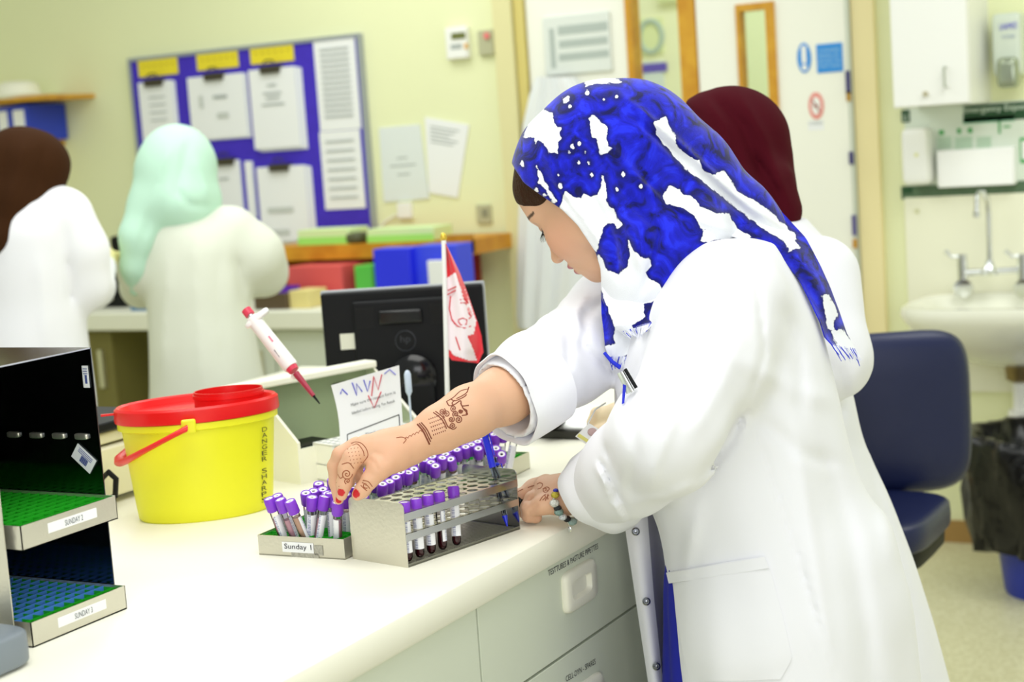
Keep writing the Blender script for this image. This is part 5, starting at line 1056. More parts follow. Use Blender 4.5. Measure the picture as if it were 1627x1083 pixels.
def join(parts):
    vs, fs, cs = [], [], []; o = 0
    for v, f, c in parts: vs.append(v); fs.append(f+o); cs.append(c); o += len(v)
    return np.vstack(vs), np.vstack(fs), np.vstack(cs)
def limb(lo, hi, h, builder, paint=None, skin=SKIN):
    fd = Field(lo, hi, h); builder(fd); vs, fs = fd.mesh(); vs = relax(vs, fs, 1); col = np.tile(skin, (len(vs), 1))
    if paint: paint(vs, col)
    return vs, fs, col
def pxst(rows):
    """(picture y, left x, right x, depth t, lateral half width b) -> zloft stations"""
    st = []
    for py, l, r_, t, b in rows:
        c = P((l+r_)/2, py, t); hw = (r_-l)/2*t/F; a = math.sqrt(max(hw**2-(b*.481)**2, .0009))/.877; st.append((c[2], c[0], c[1], a, b))
    return st
def nails(vs, col, tips, r=.0075):
    for c, n in tips:
        d = np.linalg.norm(vs-c, axis=1); col[(d < r)] = V(lin('c81822'))

# ------------------------------------------------------------------ woman in the blue and white scarf
woman = empty('person', (-.80, 2.24, 0), 'woman in white lab coat and blue and white patterned headscarf picking tubes from the tray', 'person')
hf, hu, hs = axes_head(math.radians(42.5), 0); HO = P(934, 303, 2.42)
headp = head_mesh(HO, hf, hu, hs, 1.05, .0015)
# right forearm and hand reaching into the tray
wr_ = P(652, 706, 2.225); el = P(895, 575, 2.42); mid = P(745, 655, 2.25); upm = P(800, 628, 2.30)
def handR(fd):
    fd.chain([wr_, P(700, 680, 2.235), mid, upm, P(850, 602, 2.36)], [.0235, .029, .034, .038, .040], k=.02)
    fd.ell(wr_, (.026, .022, .022), k=.012)
    # palm / back of the hand
    fd.chain([P(646, 708, 2.225), P(618, 714, 2.215), P(588, 712, 2.205)], [.0235, .0255, .019], k=.015)
    fd.chain([P(630, 725, 2.21), P(604, 735, 2.20)], [.018, .016], k=.015)
    fd.chain([P(580, 722, 2.23), P(572, 716, 2.245)], [.015, .014], k=.012)
    # index
    fd.chain([P(578, 709, 2.20), P(560, 728, 2.19), P(552, 744, 2.19)], [.0135, .0122, .0118], k=.008)
    fd.chain([P(552, 744, 2.19), P(547, 768, 2.195), P(543, 786, 2.20)], [.0115, .0100, .0078], k=.006)
    # middle
    fd.chain([P(566, 708, 2.225), P(541, 722, 2.22), P(532, 740, 2.225)], [.0125, .0105, .0100], k=.006)
    fd.chain([P(532, 740, 2.225), P(533, 766, 2.23), P(538, 793, 2.225)], [.0098, .0088, .0072], k=.004)
    # ring and little, curled behind
    fd.chain([P(576, 712, 2.26), P(552, 722, 2.27), P(549, 745, 2.275), P(556, 766, 2.27)], [.0115, .0098, .009, .0075], k=.004)
    fd.chain([P(588, 722, 2.285), P(570, 732, 2.30), P(567, 750, 2.30), P(573, 766, 2.29)], [.0105, .0088, .008, .0068], k=.004)
    # thumb
    fd.chain([P(630, 722, 2.205), P(604, 743, 2.19), P(588, 762, 2.188)], [.017, .0135, .0112], k=.010)
    fd.chain([P(588, 762, 2.188), P(576, 778, 2.19), P(568, 786, 2.192)], [.0112, .0100, .0078], k=.005)
    fd.folds([([(590, 716), (606, 724), (616, 738)], 5, -.0012), ([(584, 726), (596, 736), (602, 750)], 4, -.001), ([(548, 744), (560, 748)], 3, -.0008), ([(575, 766), (594, 772)], 3, -.0007)], .02)
def paintR(vs, col):
    nails(vs, col, [(P(541, 783, 2.188), 0), (P(538, 795, 2.215), 0), (P(565, 784, 2.183), 0)], .0062)
    d = np.linalg.norm(vs-P(620, 716, 2.2), axis=1); m = np.clip(1-d/.12, 0, 1)[:, None]; col[:] = np.where((col == SKIN).all(1)[:, None], col*(1-m*.18)+V(lin('e09a78'))*m*.18, col)
rp = limb(np.minimum(wr_, P(530, 800, 2.2))-.13, np.maximum(P(860, 560, 2.4), P(540, 700, 2.3))+.08, .0014, handR, paintR)
# left hand resting on the bench edge
lw = P(925, 786, 2.37)
def handL(fd):
    z0 = ZB
    fd.chain([P(975, 772, 2.30), lw, P(893, 785, 2.385)], [.030, .0235, .024], k=.018)
    fd.chain([P(900, 778, 2.39), P(868, 776, 2.405)], [.024, .020], k=.016)
    fd.chain([P(893, 796, 2.375), P(866, 797, 2.385)], [.020, .0175], k=.015)
    fd.chain([P(868, 768, 2.42), P(848, 775, 2.425), P(826, 788, 2.415)], [.0135, .012, .0105], k=.01)
    fd.chain([P(826, 788, 2.415), P(823, 806, 2.41), P(836, 818, 2.41)], [.0105, .0095, .008], k=.004)
    fd.chain([P(872, 771, 2.435), P(846, 781, 2.44), P(832, 794, 2.435), P(836, 812, 2.43)], [.0135, .0115, .0105, .0085], k=.004)
    fd.chain([P(866, 784, 2.40), P(846, 792, 2.395), P(838, 806, 2.39), P(846, 817, 2.40)], [.013, .0112, .0105, .0085], k=.004)
    fd.chain([P(886, 799, 2.365), P(862, 802, 2.365), P(842, 808, 2.372)], [.0155, .0130, .0118], k=.008)
    fd.chain([P(842, 808, 2.372), P(840, 818, 2.378), P(852, 822, 2.38)], [.0118, .0102, .0085], k=.004)
    fd.folds([([(838, 816), (848, 808), (856, 800)], 2.5, -.0012), ([(842, 822), (841, 812)], 2.5, -.001), ([(846, 788), (838, 800), (832, 808)], 3, -.0015)], .02)
lp = limb(P(880, 800, 2.4)-.12, P(920, 780, 2.36)+.12, .0014, handL)
# torso core, neck, legs and shoes (mostly under the coat)
def core(fd):
    fd.cone(HO+V([.03, 0, -.05]), P(1090, 440, 2.42), .055, .06, k=.03); fd.zloft(pxst([(430, 1090, 1200, 2.42, .13), (560, 1080, 1250, 2.42, .14), (760, 1120, 1290, 2.42, .13), (900, 1160, 1340, 2.42, .14)]), k=.03)
    hip = P(1260, 930, 2.42)
    for dy in (-.09, .09):
        fd.chain([hip+V([0, dy, 0]), V([hip[0]+.04, hip[1]+dy, .46]), V([hip[0]+.06, hip[1]+dy, .09])], [.085, .058, .04], k=.03)
body_c = limb((-1.2, 1.9, .03), (-.5, 2.7, 1.45), .009, core)
vs, fs, cs = join([headp, rp, lp, body_c]); fastobj('body', vs, fs, M_skin, woman, col=cs)
for dy in (-.09, .09):
    hip = P(1260, 930, 2.42); q = MB(); q.sell((hip[0]+.01, hip[1]+dy, .045), (.13, .045, .045), .6, .7); q.build('shoe', M_black, woman)
# face details: lashes
q = MB(); c_ = .01*1.05
def HL(a, b, d): return HO+(hf*a+hu*b+hs*d)*c_
for sd in (-1, 1):
    pts = [HL(6.6+1.50*math.cos(t)*1.0, -.28-.12*math.cos(t*1.6), sd*(3.1+1.5*math.sin(t))) for t in np.linspace(-1.0, 1.1, 9)]
    q.tube(pts, .0013, 5)
    for p, t in zip(pts[1:], np.linspace(-.8, 1.1, 8)): q.tube([p, p+(hf*.55-hu*.35+hs*sd*.3*t)*c_*1.7], [.0006, .0002], 4)
q.build('eyelashes', mat('lash_black', '0d0a0a', .5), woman)
# hair under the scarf front
fh = Field(HO-.13, HO+.13, .0022); A3 = (hf, hu, nrm(np.cross(hf, hu)))
fh.ell(HL(-1.2, 3.5, 0), V([9.3, 8.9, 7.6])*c_, A3, k=.01); fh.ell(HL(5.2, 5.2, 0), V([3.3, 3.5, 5.1])*c_, A3, k=.02)
pn = nrm(-(hf*7.6-hu*8.4*-1*-1)); pn = nrm(np.cross(HL(8.6, 6.6, 0)-HL(1.5, -2.5, 7), hs)); pn = pn if np.dot(pn, hf-hu) > 0 else -pn; fh.plane(HL(8.9, 6.1, 0)*.5+HL(3.0, 0, 0)*.5, pn)
Xh = [(fh.lo[i]+fh.h*np.arange(fh.n[i])).astype(np.float32) for i in range(3)]; Qh = np.stack(np.meshgrid(*Xh, indexing='ij'), -1).reshape(-1, 3); pxh, pyh, th_ = proj(Qh)
fh.f = np.maximum(fh.f, ((252-pyh)/F*th_).reshape(fh.f.shape).astype(np.float32))
vs, fs = fh.mesh(); fastobj('hair', relax(vs, fs, 2), fs, M_hair, woman)

# ---- coat
W1 = P(950, 785, 2.345); W2 = P(806, 634, 2.305)
d1_ = nrm(P(888, 830, 2.42)-P(950, 775, 2.345)); d2_ = nrm(wr_-P(860, 600, 2.36))
cf = Field((-1.28, 1.78, .42), (-.42, 2.72, 1.42), .0052)
rows = [(402, 1075, 1230, 2.42, .09), (425, 1050, 1262, 2.42, .13), (470, 1012, 1292, 2.41, .165), (520, 992, 1306, 2.40, .17), (600, 978, 1322, 2.40, .165), (700, 990, 1342, 2.40, .16), (760, 1015, 1362, 2.40, .17), (800, 1038, 1382, 2.40, .175), (850, 1052, 1418, 2.40, .185),
        (950, 1063, 1450, 2.40, .205), (1083, 1078, 1466, 2.40, .215), (1250, 1095, 1500, 2.41, .235), (1400, 1105, 1530, 2.42, .25)]
cf.zloft(pxst(rows), pleat=lambda th, z: .022*np.clip((1.0-z)/.4, 0, 1)*np.sin(7*th+1.3)+.010*np.clip((1.0-z)/.3, 0, 1)*np.sin(13*th))
S1_ = P(1156, 480, 2.31); E1_ = P(1062, 688, 2.17)
cf.chain([P(1175, 445, 2.38), S1_], [.06, .076], k=.05)
cf.chain([S1_, P(1120, 580, 2.235), E1_], [.078, .078, .074], k=.035); cf.chain([E1_, P(1000, 745, 2.26), W1], [.074, .062, .0535], k=.03)
S2_ = P(985, 500, 2.60); E2_ = P(898, 572, 2.43)
cf.chain([P(1080, 440, 2.55), S2_], [.08, .078], k=.04); cf.chain([S2_, E2_], [.078, .068], k=.03); cf.chain([E2_, P(850, 600, 2.36), W2], [.068, .063, .0585], k=.02)
FS = [  # near sleeve
    ([(1120, 470), (1060, 560), (1000, 700)], 14, -.003), ([(1175, 520), (1150, 600), (1090, 700)], 16, .004), ([(1186, 640), (1160, 700), (1110, 764)], 9, -.008, (2.0, 2.45)), ([(1110, 765), (1060, 790), (1000, 800)], 8, .004),
    ([(1000, 640), (1010, 720), (1000, 790)], 10, -.004), ([(960, 700), (975, 750), (978, 810)], 7, -.004), ([(1040, 500), (1010, 590), (985, 680)], 8, -.004), ([(945, 735), (968, 785), (992, 832)], 4, .005), ([(953, 730), (978, 780), (1000, 825)], 4, -.005), ([(1080, 640), (1040, 740), (1035, 780)], 10, .004),
    ([(1188, 400), (1206, 470), (1215, 560), (1190, 640)], 6, -.003, (2.0, 2.42)),
    # near side, body
    ([(1185, 640), (1240, 800), (1330, 1083)], 4, -.0035, (2, 2.42)), ([(1350, 560), (1400, 760), (1420, 900)], 14, .004), ([(1300, 700), (1350, 850), (1390, 1083)], 18, -.006, (2, 2.5)), ([(1260, 660), (1290, 860), (1320, 1083)], 14, .005, (2, 2.5)), ([(1115, 780), (1090, 900), (1105, 1083)], 12, .004),
    ([(1150, 560), (1260, 620), (1330, 640)], 16, .003), ([(1235, 470), (1270, 560), (1275, 660)], 12, -.004, (2, 2.5)), ([(1195, 655), (1275, 720), (1335, 740)], 12, -.004, (2, 2.5)),
    # far sleeve
    ([(968, 470), (930, 500), (925, 550), (980, 600)], 7, -.006, (2.2, 2.7)), ([(880, 480), (905, 530), (900, 600)], 8, -.004), ([(935, 460), (915, 500), (930, 540)], 6, .004), ([(845, 510), (880, 560), (890, 640)], 9, -.005), ([(820, 545), (838, 600), (868, 650)], 6, -.004), ([(770, 590), (800, 650), (860, 680)], 5, .003), ([(905, 590), (890, 620), (880, 650)], 6, .004)]
cf.folds([(q_[0], q_[1], q_[2]*1.5)+tuple(q_[3:]) for q_ in FS]); cf.noise(.0012, 22, 3)
# open cuffs
cf.ell(W1+d1_*.060, (.075, .075, .075), k=.003, op='s'); cf.cone(W1-d1_*.05, W1+d1_*.03, .044, .049, k=.002, op='s')
cf.ell(W2+d2_*.072, (.085, .085, .085), k=.003, op='s'); cf.cone(W2-d2_*.03, W2+d2_*.03, .046, .054, k=.002, op='s')
vs, fs = cf.mesh(); vs = relax(vs, fs, 1); fastobj('lab_coat', vs, fs, M_coat, woman); bvc = bvh_of(vs, fs)
coat_vf = (vs, fs)
def cuff(Wc, d, r0, r1, L0, L1, seed, slant=0.0):
    u, v, w_ = frame(d); n = 64; rg = []
    for (s_, dr_) in ((L0, -.001), (L0+.001, .0022), (L0+(L1-L0)*.3, .0032), (L0+(L1-L0)*.7, .0028), (L1-.001, .003), (L1+.0005, .0012), (L1-.002, -.0015), (L0+(L1-L0)*.55, -.003)):
        k = (s_-L0)/(L1-L0); r_ = r0+(r1-r0)*k+dr_; row = []
        for i in range(n):
            a = 2*math.pi*i/n; wob = .0022*math.sin(3*a+seed)+.0012*math.sin(7*a+seed*2+k*2); row.append(Wc+w_*(s_+slant*math.sin(a+seed)*k)+(u*math.cos(a)+v*math.sin(a))*(r_+wob*(.3+k)))
        rg.append(row)
    q = MB(); q.raw([p for r_ in rg for p in r_], [(j*n+i, j*n+(i+1) % n, (j+1)*n+(i+1) % n, (j+1)*n+i) for j in range(len(rg)-1) for i in range(n)]); return q.build('turned_cuff', M_coat, woman, sharp=1.1)
cuff(W1, d1_, .0600, .0625, -.058, -.004, 1.2, .004); cuff(W2, d2_, .0625, .0650, -.075, .006, 4.0, .004)
def drape(poly_rows, name, m, th=.0016, off=.0015, bvh=None, nu=24, nv=24, bulge=0, par=None):
    """cloth patch laid on the coat; poly_rows = list of (left pt, right pt) from top to bottom in the picture"""
    R_ = [(np.array(a, float), np.array(b_, float)) for a, b_ in poly_rows]; G = []
    for i in range(nv):
        v = i/(nv-1)*(len(R_)-1); k = min(int(v), len(R_)-2); fr_ = v-k; a = R_[k][0]*(1-fr_)+R_[k+1][0]*fr_; b_ = R_[k][1]*(1-fr_)+R_[k+1][1]*fr_; row = []
        for j in range(nu):
            u = j/(nu-1); p = a*(1-u)+b_*u; h, n = hit(bvh or bvc, p[0], p[1]); 
            if h is None: h = row[-1] if row else (G[-1][j] if G else P(p[0], p[1], 2.3))
            else: h = h+n*(off+bulge*math.sin(math.pi*u)**.6*min(1, (i/(nv-1))*1.0+.15)*(1-(i/(nv-1))**6))
            row.append(h)
        G.append(row)
    q = MB(); G = np.array(G)
    for _ in range(2): G[1:-1, 1:-1] = (G[:-2, 1:-1]+G[2:, 1:-1]+G[1:-1, :-2]+G[1:-1, 2:])/4
    q.sheet(G, th); return q.build(name, m, par or woman, sharp=1.2)
pk = drape([((1063, 908), (1216, 882)), ((1072, 917), (1224, 905)), ((1078, 975), (1245, 985)), ((1088, 1040), (1258, 1045)), ((1100, 1083), (1240, 1078))], 'hip_pocket', M_coat, bulge=.006, th=.002)
drape([((1064, 909), (1214, 884)), ((1068, 926), (1222, 902))], 'pocket_hem', M_coat, th=.0015, off=.0045, nv=5)
# far front panel with snap fasteners
st_ = [(560, 975, 1000), (620, 977, 1012), (700, 979, 1022), (800, 989, 1026), (850, 996, 1030), (950, 1011, 1038), (1083, 1031, 1052), (1200, 1046, 1064)]
G = []
for (y, l, r_) in st_:
    row = []
    for j in range(10): u = j/9; row.append(P(l+(r_-l)*u+0, y, 2.46+.0*u-.012*math.sin(math.pi*u)+.004*math.sin(y*.03)))
    G.append(row)
G = np.array(G); q = MB(); q.sheet(G, .003); q.build('front_placket', M_coat, woman, sharp=1.2)
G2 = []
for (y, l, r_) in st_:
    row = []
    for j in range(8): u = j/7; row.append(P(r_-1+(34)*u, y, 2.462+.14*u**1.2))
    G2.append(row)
q = MB(); q.sheet(np.array(G2), .002); q.build('inner_front', mat('coat_inside_shadow_cloth', 'b9b8c6', .8), woman, sharp=1.2)  # greyer copy of the coat cloth, inner shade put into its colour
for (x, y) in ((1010, 844), (1027, 955), (1043, 1058), (984, 614)):
    c = P(x, y, 2.447-(.004 if y > 700 else 0)); q = MB(); q.lathe([(.0062, -.001), (.0062, .0012), (.0048, .0018), (.004, .0008), (.0028, .0008), (.002, .0022), (.0002, .0024)], c, 18, axis=-fwd, cap=False); q.build('snap_fastener', mat('dark_snap', '8a8c92', .2, metal=1), woman)
# blue skirt
sk = Field((-1.15, 1.95, .12), (-.5, 2.6, .95), .009); sk.zloft(pxst([(820, 1060, 1250, 2.43, .14), (900, 1049, 1330, 2.43, .17), (1083, 1052, 1420, 2.43, .19), (1400, 1056, 1460, 2.43, .21), (1700, 1058, 1470, 2.43, .22)]), pleat=lambda th, z: .018*np.sin(22*th)); vs, fs = sk.mesh(); fastobj('blue_skirt', relax(vs, fs, 2), fs, mat('royal_skirt', '101a9c', .7), woman)
# badge and pens clipped at the breast pocket
q = MB(); G = [[P(x0+(x1-x0)*u, y, 2.17) for u in (0, 1)] for y, x0, x1 in ()] 
def plate(pts, th, name, m, par, bev=0):
    q = MB(); q.prism(pts, fwd*th); return q.build(name, m, par, bev)
idt = 2.40
card = tag(plate([P(936, 672, idt), P(962, 688, idt), P(945, 716, idt), P(914, 693, idt)], .0018, 'id_card', M_white, None), 'laminated white and yellow identity card hanging in front of the coat', 'card')
plate([P(917, 693, idt-.0006), P(920, 688, idt-.0006), P(950, 708, idt-.0006), P(947, 712, idt-.0006)], .0004, 'yellow_band', mat('badge_yellow', 'e8e27a', .5), card)
q = MB(); q.sell(P(941, 686, idt-.0006), (.007, .001, .006), 1, 1, ax=(ix, fwd, iy)); q.build('photo_mark', mat('badge_photo', 'c8aaa6', .6), card)
q = MB(); q.tube([P(934, 673, idt+.0008), P(946, 650, idt+.02), P(962, 640, idt+.045)], .0012, 6); q.build('card_strap', M_white, card)
pc_ = empty('pen_clip', P(1000, 620, 2.33), 'silver and black pens clipped at the breast pocket below the scarf', 'pen')
for k, (a, b_, c, r_) in enumerate((((988, 590), (1006, 622), M_chrome, .0028), ((984, 592), (999, 624), mat('clear_grey', 'cfd6c8', .2), .0032), ((993, 586), (1011, 616), M_black, .0024))):
    h1_, _ = hit(bvc, *a); h2_, _ = hit(bvc, *b_); tpt = min(proj(h1_)[2] if h1_ is not None else 2.4, proj(h2_)[2] if h2_ is not None else 2.4)-.008
    q = MB(); q.tube([P(*a, tpt), P(*b_, tpt-.004)], r_, 10); q.build('pen_body', c, pc_)
q = MB(); tpp = tpt-.004; q.prism([P(990, 610, tpp+.01), P(995, 612, tpp+.01), P(992, 640, tpp+.01), P(988, 642, tpp+.01)], fwd*.002); q.build('blue_tag', mat('tag_blue', '1c2ad0', .6), pc_)

# ---- scarf
sf = Field((-1.36, 1.96, 1.06), (-.72, 2.60, 1.66), .0030)
def sc3(px, py, t): return P(px, py, t)
sf.cone(sc3(957, 226, 2.42), sc3(1000, 235, 2.42), .092, .098, k=.03); sf.cone(sc3(910, 262, 2.42), sc3(945, 250, 2.42), .078, .093, k=.02); sf.cone(sc3(905, 300, 2.42), sc3(950, 370, 2.42), .088, .080, k=.03)
sf.cone(sc3(985, 318, 2.41), sc3(1010, 250, 2.42), .086, .090, k=.03)
sf.cone(sc3(1000, 240, 2.42), sc3(1080, 290, 2.43), .093, .082, k=.03); sf.cone(sc3(1080, 290, 2.43), sc3(1170, 358, 2.44), .082, .062, k=.03)
sf.cone(sc3(1170, 358, 2.44), sc3(1235, 402, 2.44), .060, .040, k=.03)
sf.cone(sc3(1000, 330, 2.40), sc3(1032, 400, 2.38), .084, .075, k=.03); sf.cone(sc3(1032, 400, 2.38), sc3(1022, 446, 2.375), .073, .060, k=.03)
sf.cone(sc3(1090, 370, 2.37), sc3(1030, 400, 2.37), .062, .062, k=.03)
sf.cone(sc3(1022, 446, 2.375), sc3(1010, 476, 2.37), .056, .040, k=.02)
sf.ell(HL(-2.2, 3.0, 0), V([9.2, 9.2, 8.15])*c_, A3, k=.02); sf.ell(HL(-1, -3, 0), V([6.5, 9, 7.7])*c_, A3, k=.02)
FL = [([(905, 190), (960, 260), (1010, 330), (1060, 380)], 7, -.003), ([(985, 150), (1060, 210), (1170, 310), (1260, 375)], 6, .004), ([(1000, 180), (1090, 260), (1180, 335), (1240, 385)], 7, -.005), ([(860, 230), (890, 300), (930, 350), (962, 400)], 5, .002),
      ([(940, 200), (1020, 290), (1100, 350), (1180, 372)], 8, .004), ([(1010, 270), (1080, 340), (1140, 370)], 6, -.004), ([(960, 300), (1010, 380), (1020, 440)], 9, .004), ([(930, 290), (975, 380), (985, 450)], 7, -.003), ([(1050, 360), (1035, 420), (1020, 470)], 7, -.004), ([(855, 262), (875, 290), (905, 325)], 3, -.002), ([(870, 240), (900, 290), (940, 340)], 3, -.0015)]
sf.folds([(q_[0], q_[1]*.9, q_[2]*1.7) for q_ in FL]); sf.noise(.0013, 40, 5)
# hollow for the face: open the hood along the face edge
nF = hf*1.0; 
# face opening plane: front edge runs from (820,270) over the temple to (952,453)
e0, e1 = P(827, 262, 2.42), P(953, 455, 2.40); pe = nrm(np.cross(e1-e0, fwd)); pe = pe if pe@hf > 0 else -pe
Xg = [(sf.lo[i]+sf.h*np.arange(sf.n[i])).astype(np.float32) for i in range(3)]
Q_ = np.stack(np.meshgrid(*Xg, indexing='ij'), -1).reshape(-1, 3); pxg, pyg, tg = proj(Q_)
EDGE = [(800, 236), (818, 268), (832, 290), (858, 309), (893, 333), (918, 358), (946, 400), (955, 430), (955, 470), (957, 700)]
ed_ = np.interp(pyg, [p[1] for p in EDGE], [p[0] for p in EDGE])
dd_ = (ed_-pxg)/F*tg*.80; dd_[pyg < 236] = -1
sf.f = np.maximum(sf.f, dd_.reshape(sf.f.shape).astype(np.float32))
# hollow inside so that it is a hood and not a lump on the face
inn = Field.__new__(Field); inn.lo, inn.h, inn.n = sf.lo, sf.h, sf.n; inn.f = np.full(sf.n, .5, np.float32)
vs, fs = sf.mesh(); vs = relax(vs, fs, 1)
def polydist(px, py, polys):
    best = np.full(len(px), 1e9)
    for poly in polys:
        p = np.array(poly, float); n = len(p); d = np.full(len(px), 1e9); ins = np.zeros(len(px), bool)
        for i in range(n):
            a, b_ = p[i], p[(i+1) % n]; e = b_-a; L2 = max(e@e, 1e-9); u = np.clip(((px-a[0])*e[0]+(py-a[1])*e[1])/L2, 0, 1); d = np.minimum(d, np.hypot(px-a[0]-u*e[0], py-a[1]-u*e[1]))
            c = (a[1] > py) != (b_[1] > py)
            if abs(e[1]) > 1e-9: ins ^= c & (px < e[0]*(py-a[1])/e[1]+a[0])
        best = np.minimum(best, np.where(ins, -d, d))
    return best
def z5(pl): return [(800+x/3.609, 100+y/3.61) for x, y in pl]
def z6(pl): return [(740+x/2.083, 100+y/2.083) for x, y in pl]
WP = [z5([(120, 425), (150, 340), (220, 270), (275, 290), (285, 340), (300, 378), (325, 375), (312, 400), (325, 430), (302, 450), (305, 512), (262, 512), (240, 455), (200, 432), (180, 462), (182, 425)]),
      z5([(495, 320), (518, 305), (560, 350), (592, 370), (588, 480), (622, 492), (560, 522), (548, 470), (545, 430), (510, 420)]),
      z5([(355, 740), (400, 775), (450, 785), (465, 755), (500, 770), (545, 760), (562, 720), (568, 650), (585, 720), (590, 820), (630, 840), (645, 890), (678, 925), (655, 945), (640, 920), (600, 915), (570, 940), (550, 1000), (530, 1075), (400, 950), (325, 835)]),
      z6([(625, 200), (645, 190), (660, 180), (668, 205), (690, 240), (695, 275), (740, 315), (770, 325), (780, 355), (815, 375), (850, 360), (880, 395), (895, 425), (985, 475), (1020, 510), (1090, 572), (1085, 590), (1105, 610), (1065, 620), (1060, 590), (1000, 555), (900, 480), (800, 400), (720, 340), (640, 245)]),
      z6([(650, 440), (680, 410), (705, 420), (720, 440), (745, 440), (780, 480), (830, 500), (870, 500), (885, 530), (900, 555), (945, 575), (900, 590), (840, 580), (800, 590), (780, 585), (790, 560), (808, 548), (780, 545), (760, 500), (715, 475), (670, 465)]),
      z6([(440, 640), (470, 690), (505, 700), (535, 680), (545, 640), (540, 588), (552, 620), (575, 645), (605, 650), (612, 670), (588, 690), (600, 715), (640, 735), (645, 760), (610, 790), (585, 795), (590, 840), (540, 870), (500, 890), (470, 800), (440, 720)]),
      z6([(395, 66), (425, 54), (455, 50), (500, 55), (512, 63), (480, 64), (430, 66), (400, 74)]),
      z5([(345, 205), (372, 192), (368, 208), (350, 222)]),
      z6([(180, 335), (187, 325), (190, 340)]), z5([(190, 595), (235, 690), (300, 790), (290, 790), (225, 700)]),
      z6([(500, 868), (545, 860), (560, 900), (540, 960), (500, 980), (455, 965), (462, 940), (500, 930), (490, 900)]),
      z6([(1180, 770), (1200, 770), (1215, 800), (1230, 830), (1215, 850), (1218, 880), (1200, 880), (1195, 840)]), z6([(1215, 895), (1245, 880), (1310, 975), (1240, 950)])]
for (x, y, r_) in ((480, 168, 12), (575, 205, 9), (650, 190, 11), (378, 245, 6), (395, 480, 10), (435, 462, 7), (375, 508, 7), (430, 570, 10), (468, 515, 6), (490, 573, 6), (688, 642, 12), (652, 725, 7), (315, 640, 7), (325, 705, 14), (210, 680, 11), (190, 730, 10), (235, 752, 8), (285, 790, 9), (505, 640, 5), (790, 705, 8)):
    WP.append(z5([(x+r_*.55*math.cos(a)*(1 if k % 2 else .6), y+r_*.7*math.sin(a)) for k, a in enumerate(np.linspace(0, 2*math.pi, 8)[:-1])]))
def scarf_mat():
    m = bpy.data.materials.new('blue_white_scarf'); m.use_nodes = True; nt = m.node_tree; b = nt.nodes['Principled BSDF']; N = nt.nodes.new; K = nt.links.new
    b.inputs['Roughness'].default_value = .85; b.inputs['Sheen Weight'].default_value = .25; b.inputs['Specular IOR Level'].default_value = .2
    at = N('ShaderNodeAttribute'); at.attribute_name = 'pat'; tc = N('ShaderNodeTexCoord')
    n1 = N('ShaderNodeTexNoise'); n1.inputs['Scale'].default_value = 95; n1.inputs['Detail'].default_value = 3; K(tc.outputs['Object'], n1.inputs['Vector'])
    sb = N('ShaderNodeMath'); sb.operation = 'SUBTRACT'; sb.inputs[1].default_value = .5; K(n1.outputs['Fac'], sb.inputs[0]); mu_ = N('ShaderNodeMath'); mu_.operation = 'MULTIPLY'; mu_.inputs[1].default_value = 9; K(sb.outputs[0], mu_.inputs[0])
    ad = N('ShaderNodeMath'); ad.operation = 'ADD'; K(at.outputs['Fac'], ad.inputs[0]); K(mu_.outputs[0], ad.inputs[1])
    mr = N('ShaderNodeMapRange'); mr.inputs['From Min'].default_value = -.6; mr.inputs['From Max'].default_value = .6; K(ad.outputs[0], mr.inputs['Value'])
    n2 = N('ShaderNodeTexNoise'); n2.inputs['Scale'].default_value = 26; n2.inputs['Detail'].default_value = 4; n2.inputs['Distortion'].default_value = 1.6; K(tc.outputs['Object'], n2.inputs['Vector'])
    r = N('ShaderNodeValToRGB'); e = r.color_ramp.elements; e[0].position = .36; e[0].color = (*lin('050850'), 1); e[1].position = .64; e[1].color = (*lin('1c2ade'), 1); x = e.new(.46); x.color = (*lin('0c14a4'), 1); x = e.new(.55); x.color = (*lin('1219c0'), 1); K(n2.outputs['Fac'], r.inputs['Fac'])
    # darker rim of every petal, part of the print
    mr2 = N('ShaderNodeMapRange'); mr2.inputs['From Min'].default_value = 0; mr2.inputs['From Max'].default_value = 9; K(ad.outputs[0], mr2.inputs['Value'])
    mxr = N('ShaderNodeMix'); mxr.data_type = 'RGBA'; mxr.inputs['A'].default_value = (*lin('080c5e'), 1); K(mr2.outputs[0], mxr.inputs['Factor']); K(r.outputs['Color'], mxr.inputs['B'])
    mx = N('ShaderNodeMix'); mx.data_type = 'RGBA'; mx.inputs['A'].default_value = (*lin('f2f4fa'), 1); K(mr.outputs[0], mx.inputs['Factor']); K(mxr.outputs['Result'], mx.inputs['B']); K(mx.outputs['Result'], b.inputs['Base Color'])
    n3 = N('ShaderNodeTexNoise'); n3.inputs['Scale'].default_value = 700; K(tc.outputs['Object'], n3.inputs['Vector']); bp = N('ShaderNodeBump'); bp.inputs['Strength'].default_value = .25; bp.inputs['Distance'].default_value = .002; K(n3.outputs['Fac'], bp.inputs['Height']); K(bp.outputs['Normal'], b.inputs['Normal'])
    return m
M_scarf = scarf_mat(); px_, py_, _ = proj(vs); scarf = fastobj('headscarf', vs, fs, M_scarf, woman, attr={'pat': polydist(px_, py_, WP)-1.5})
bvs = bvh_of(vs, fs)
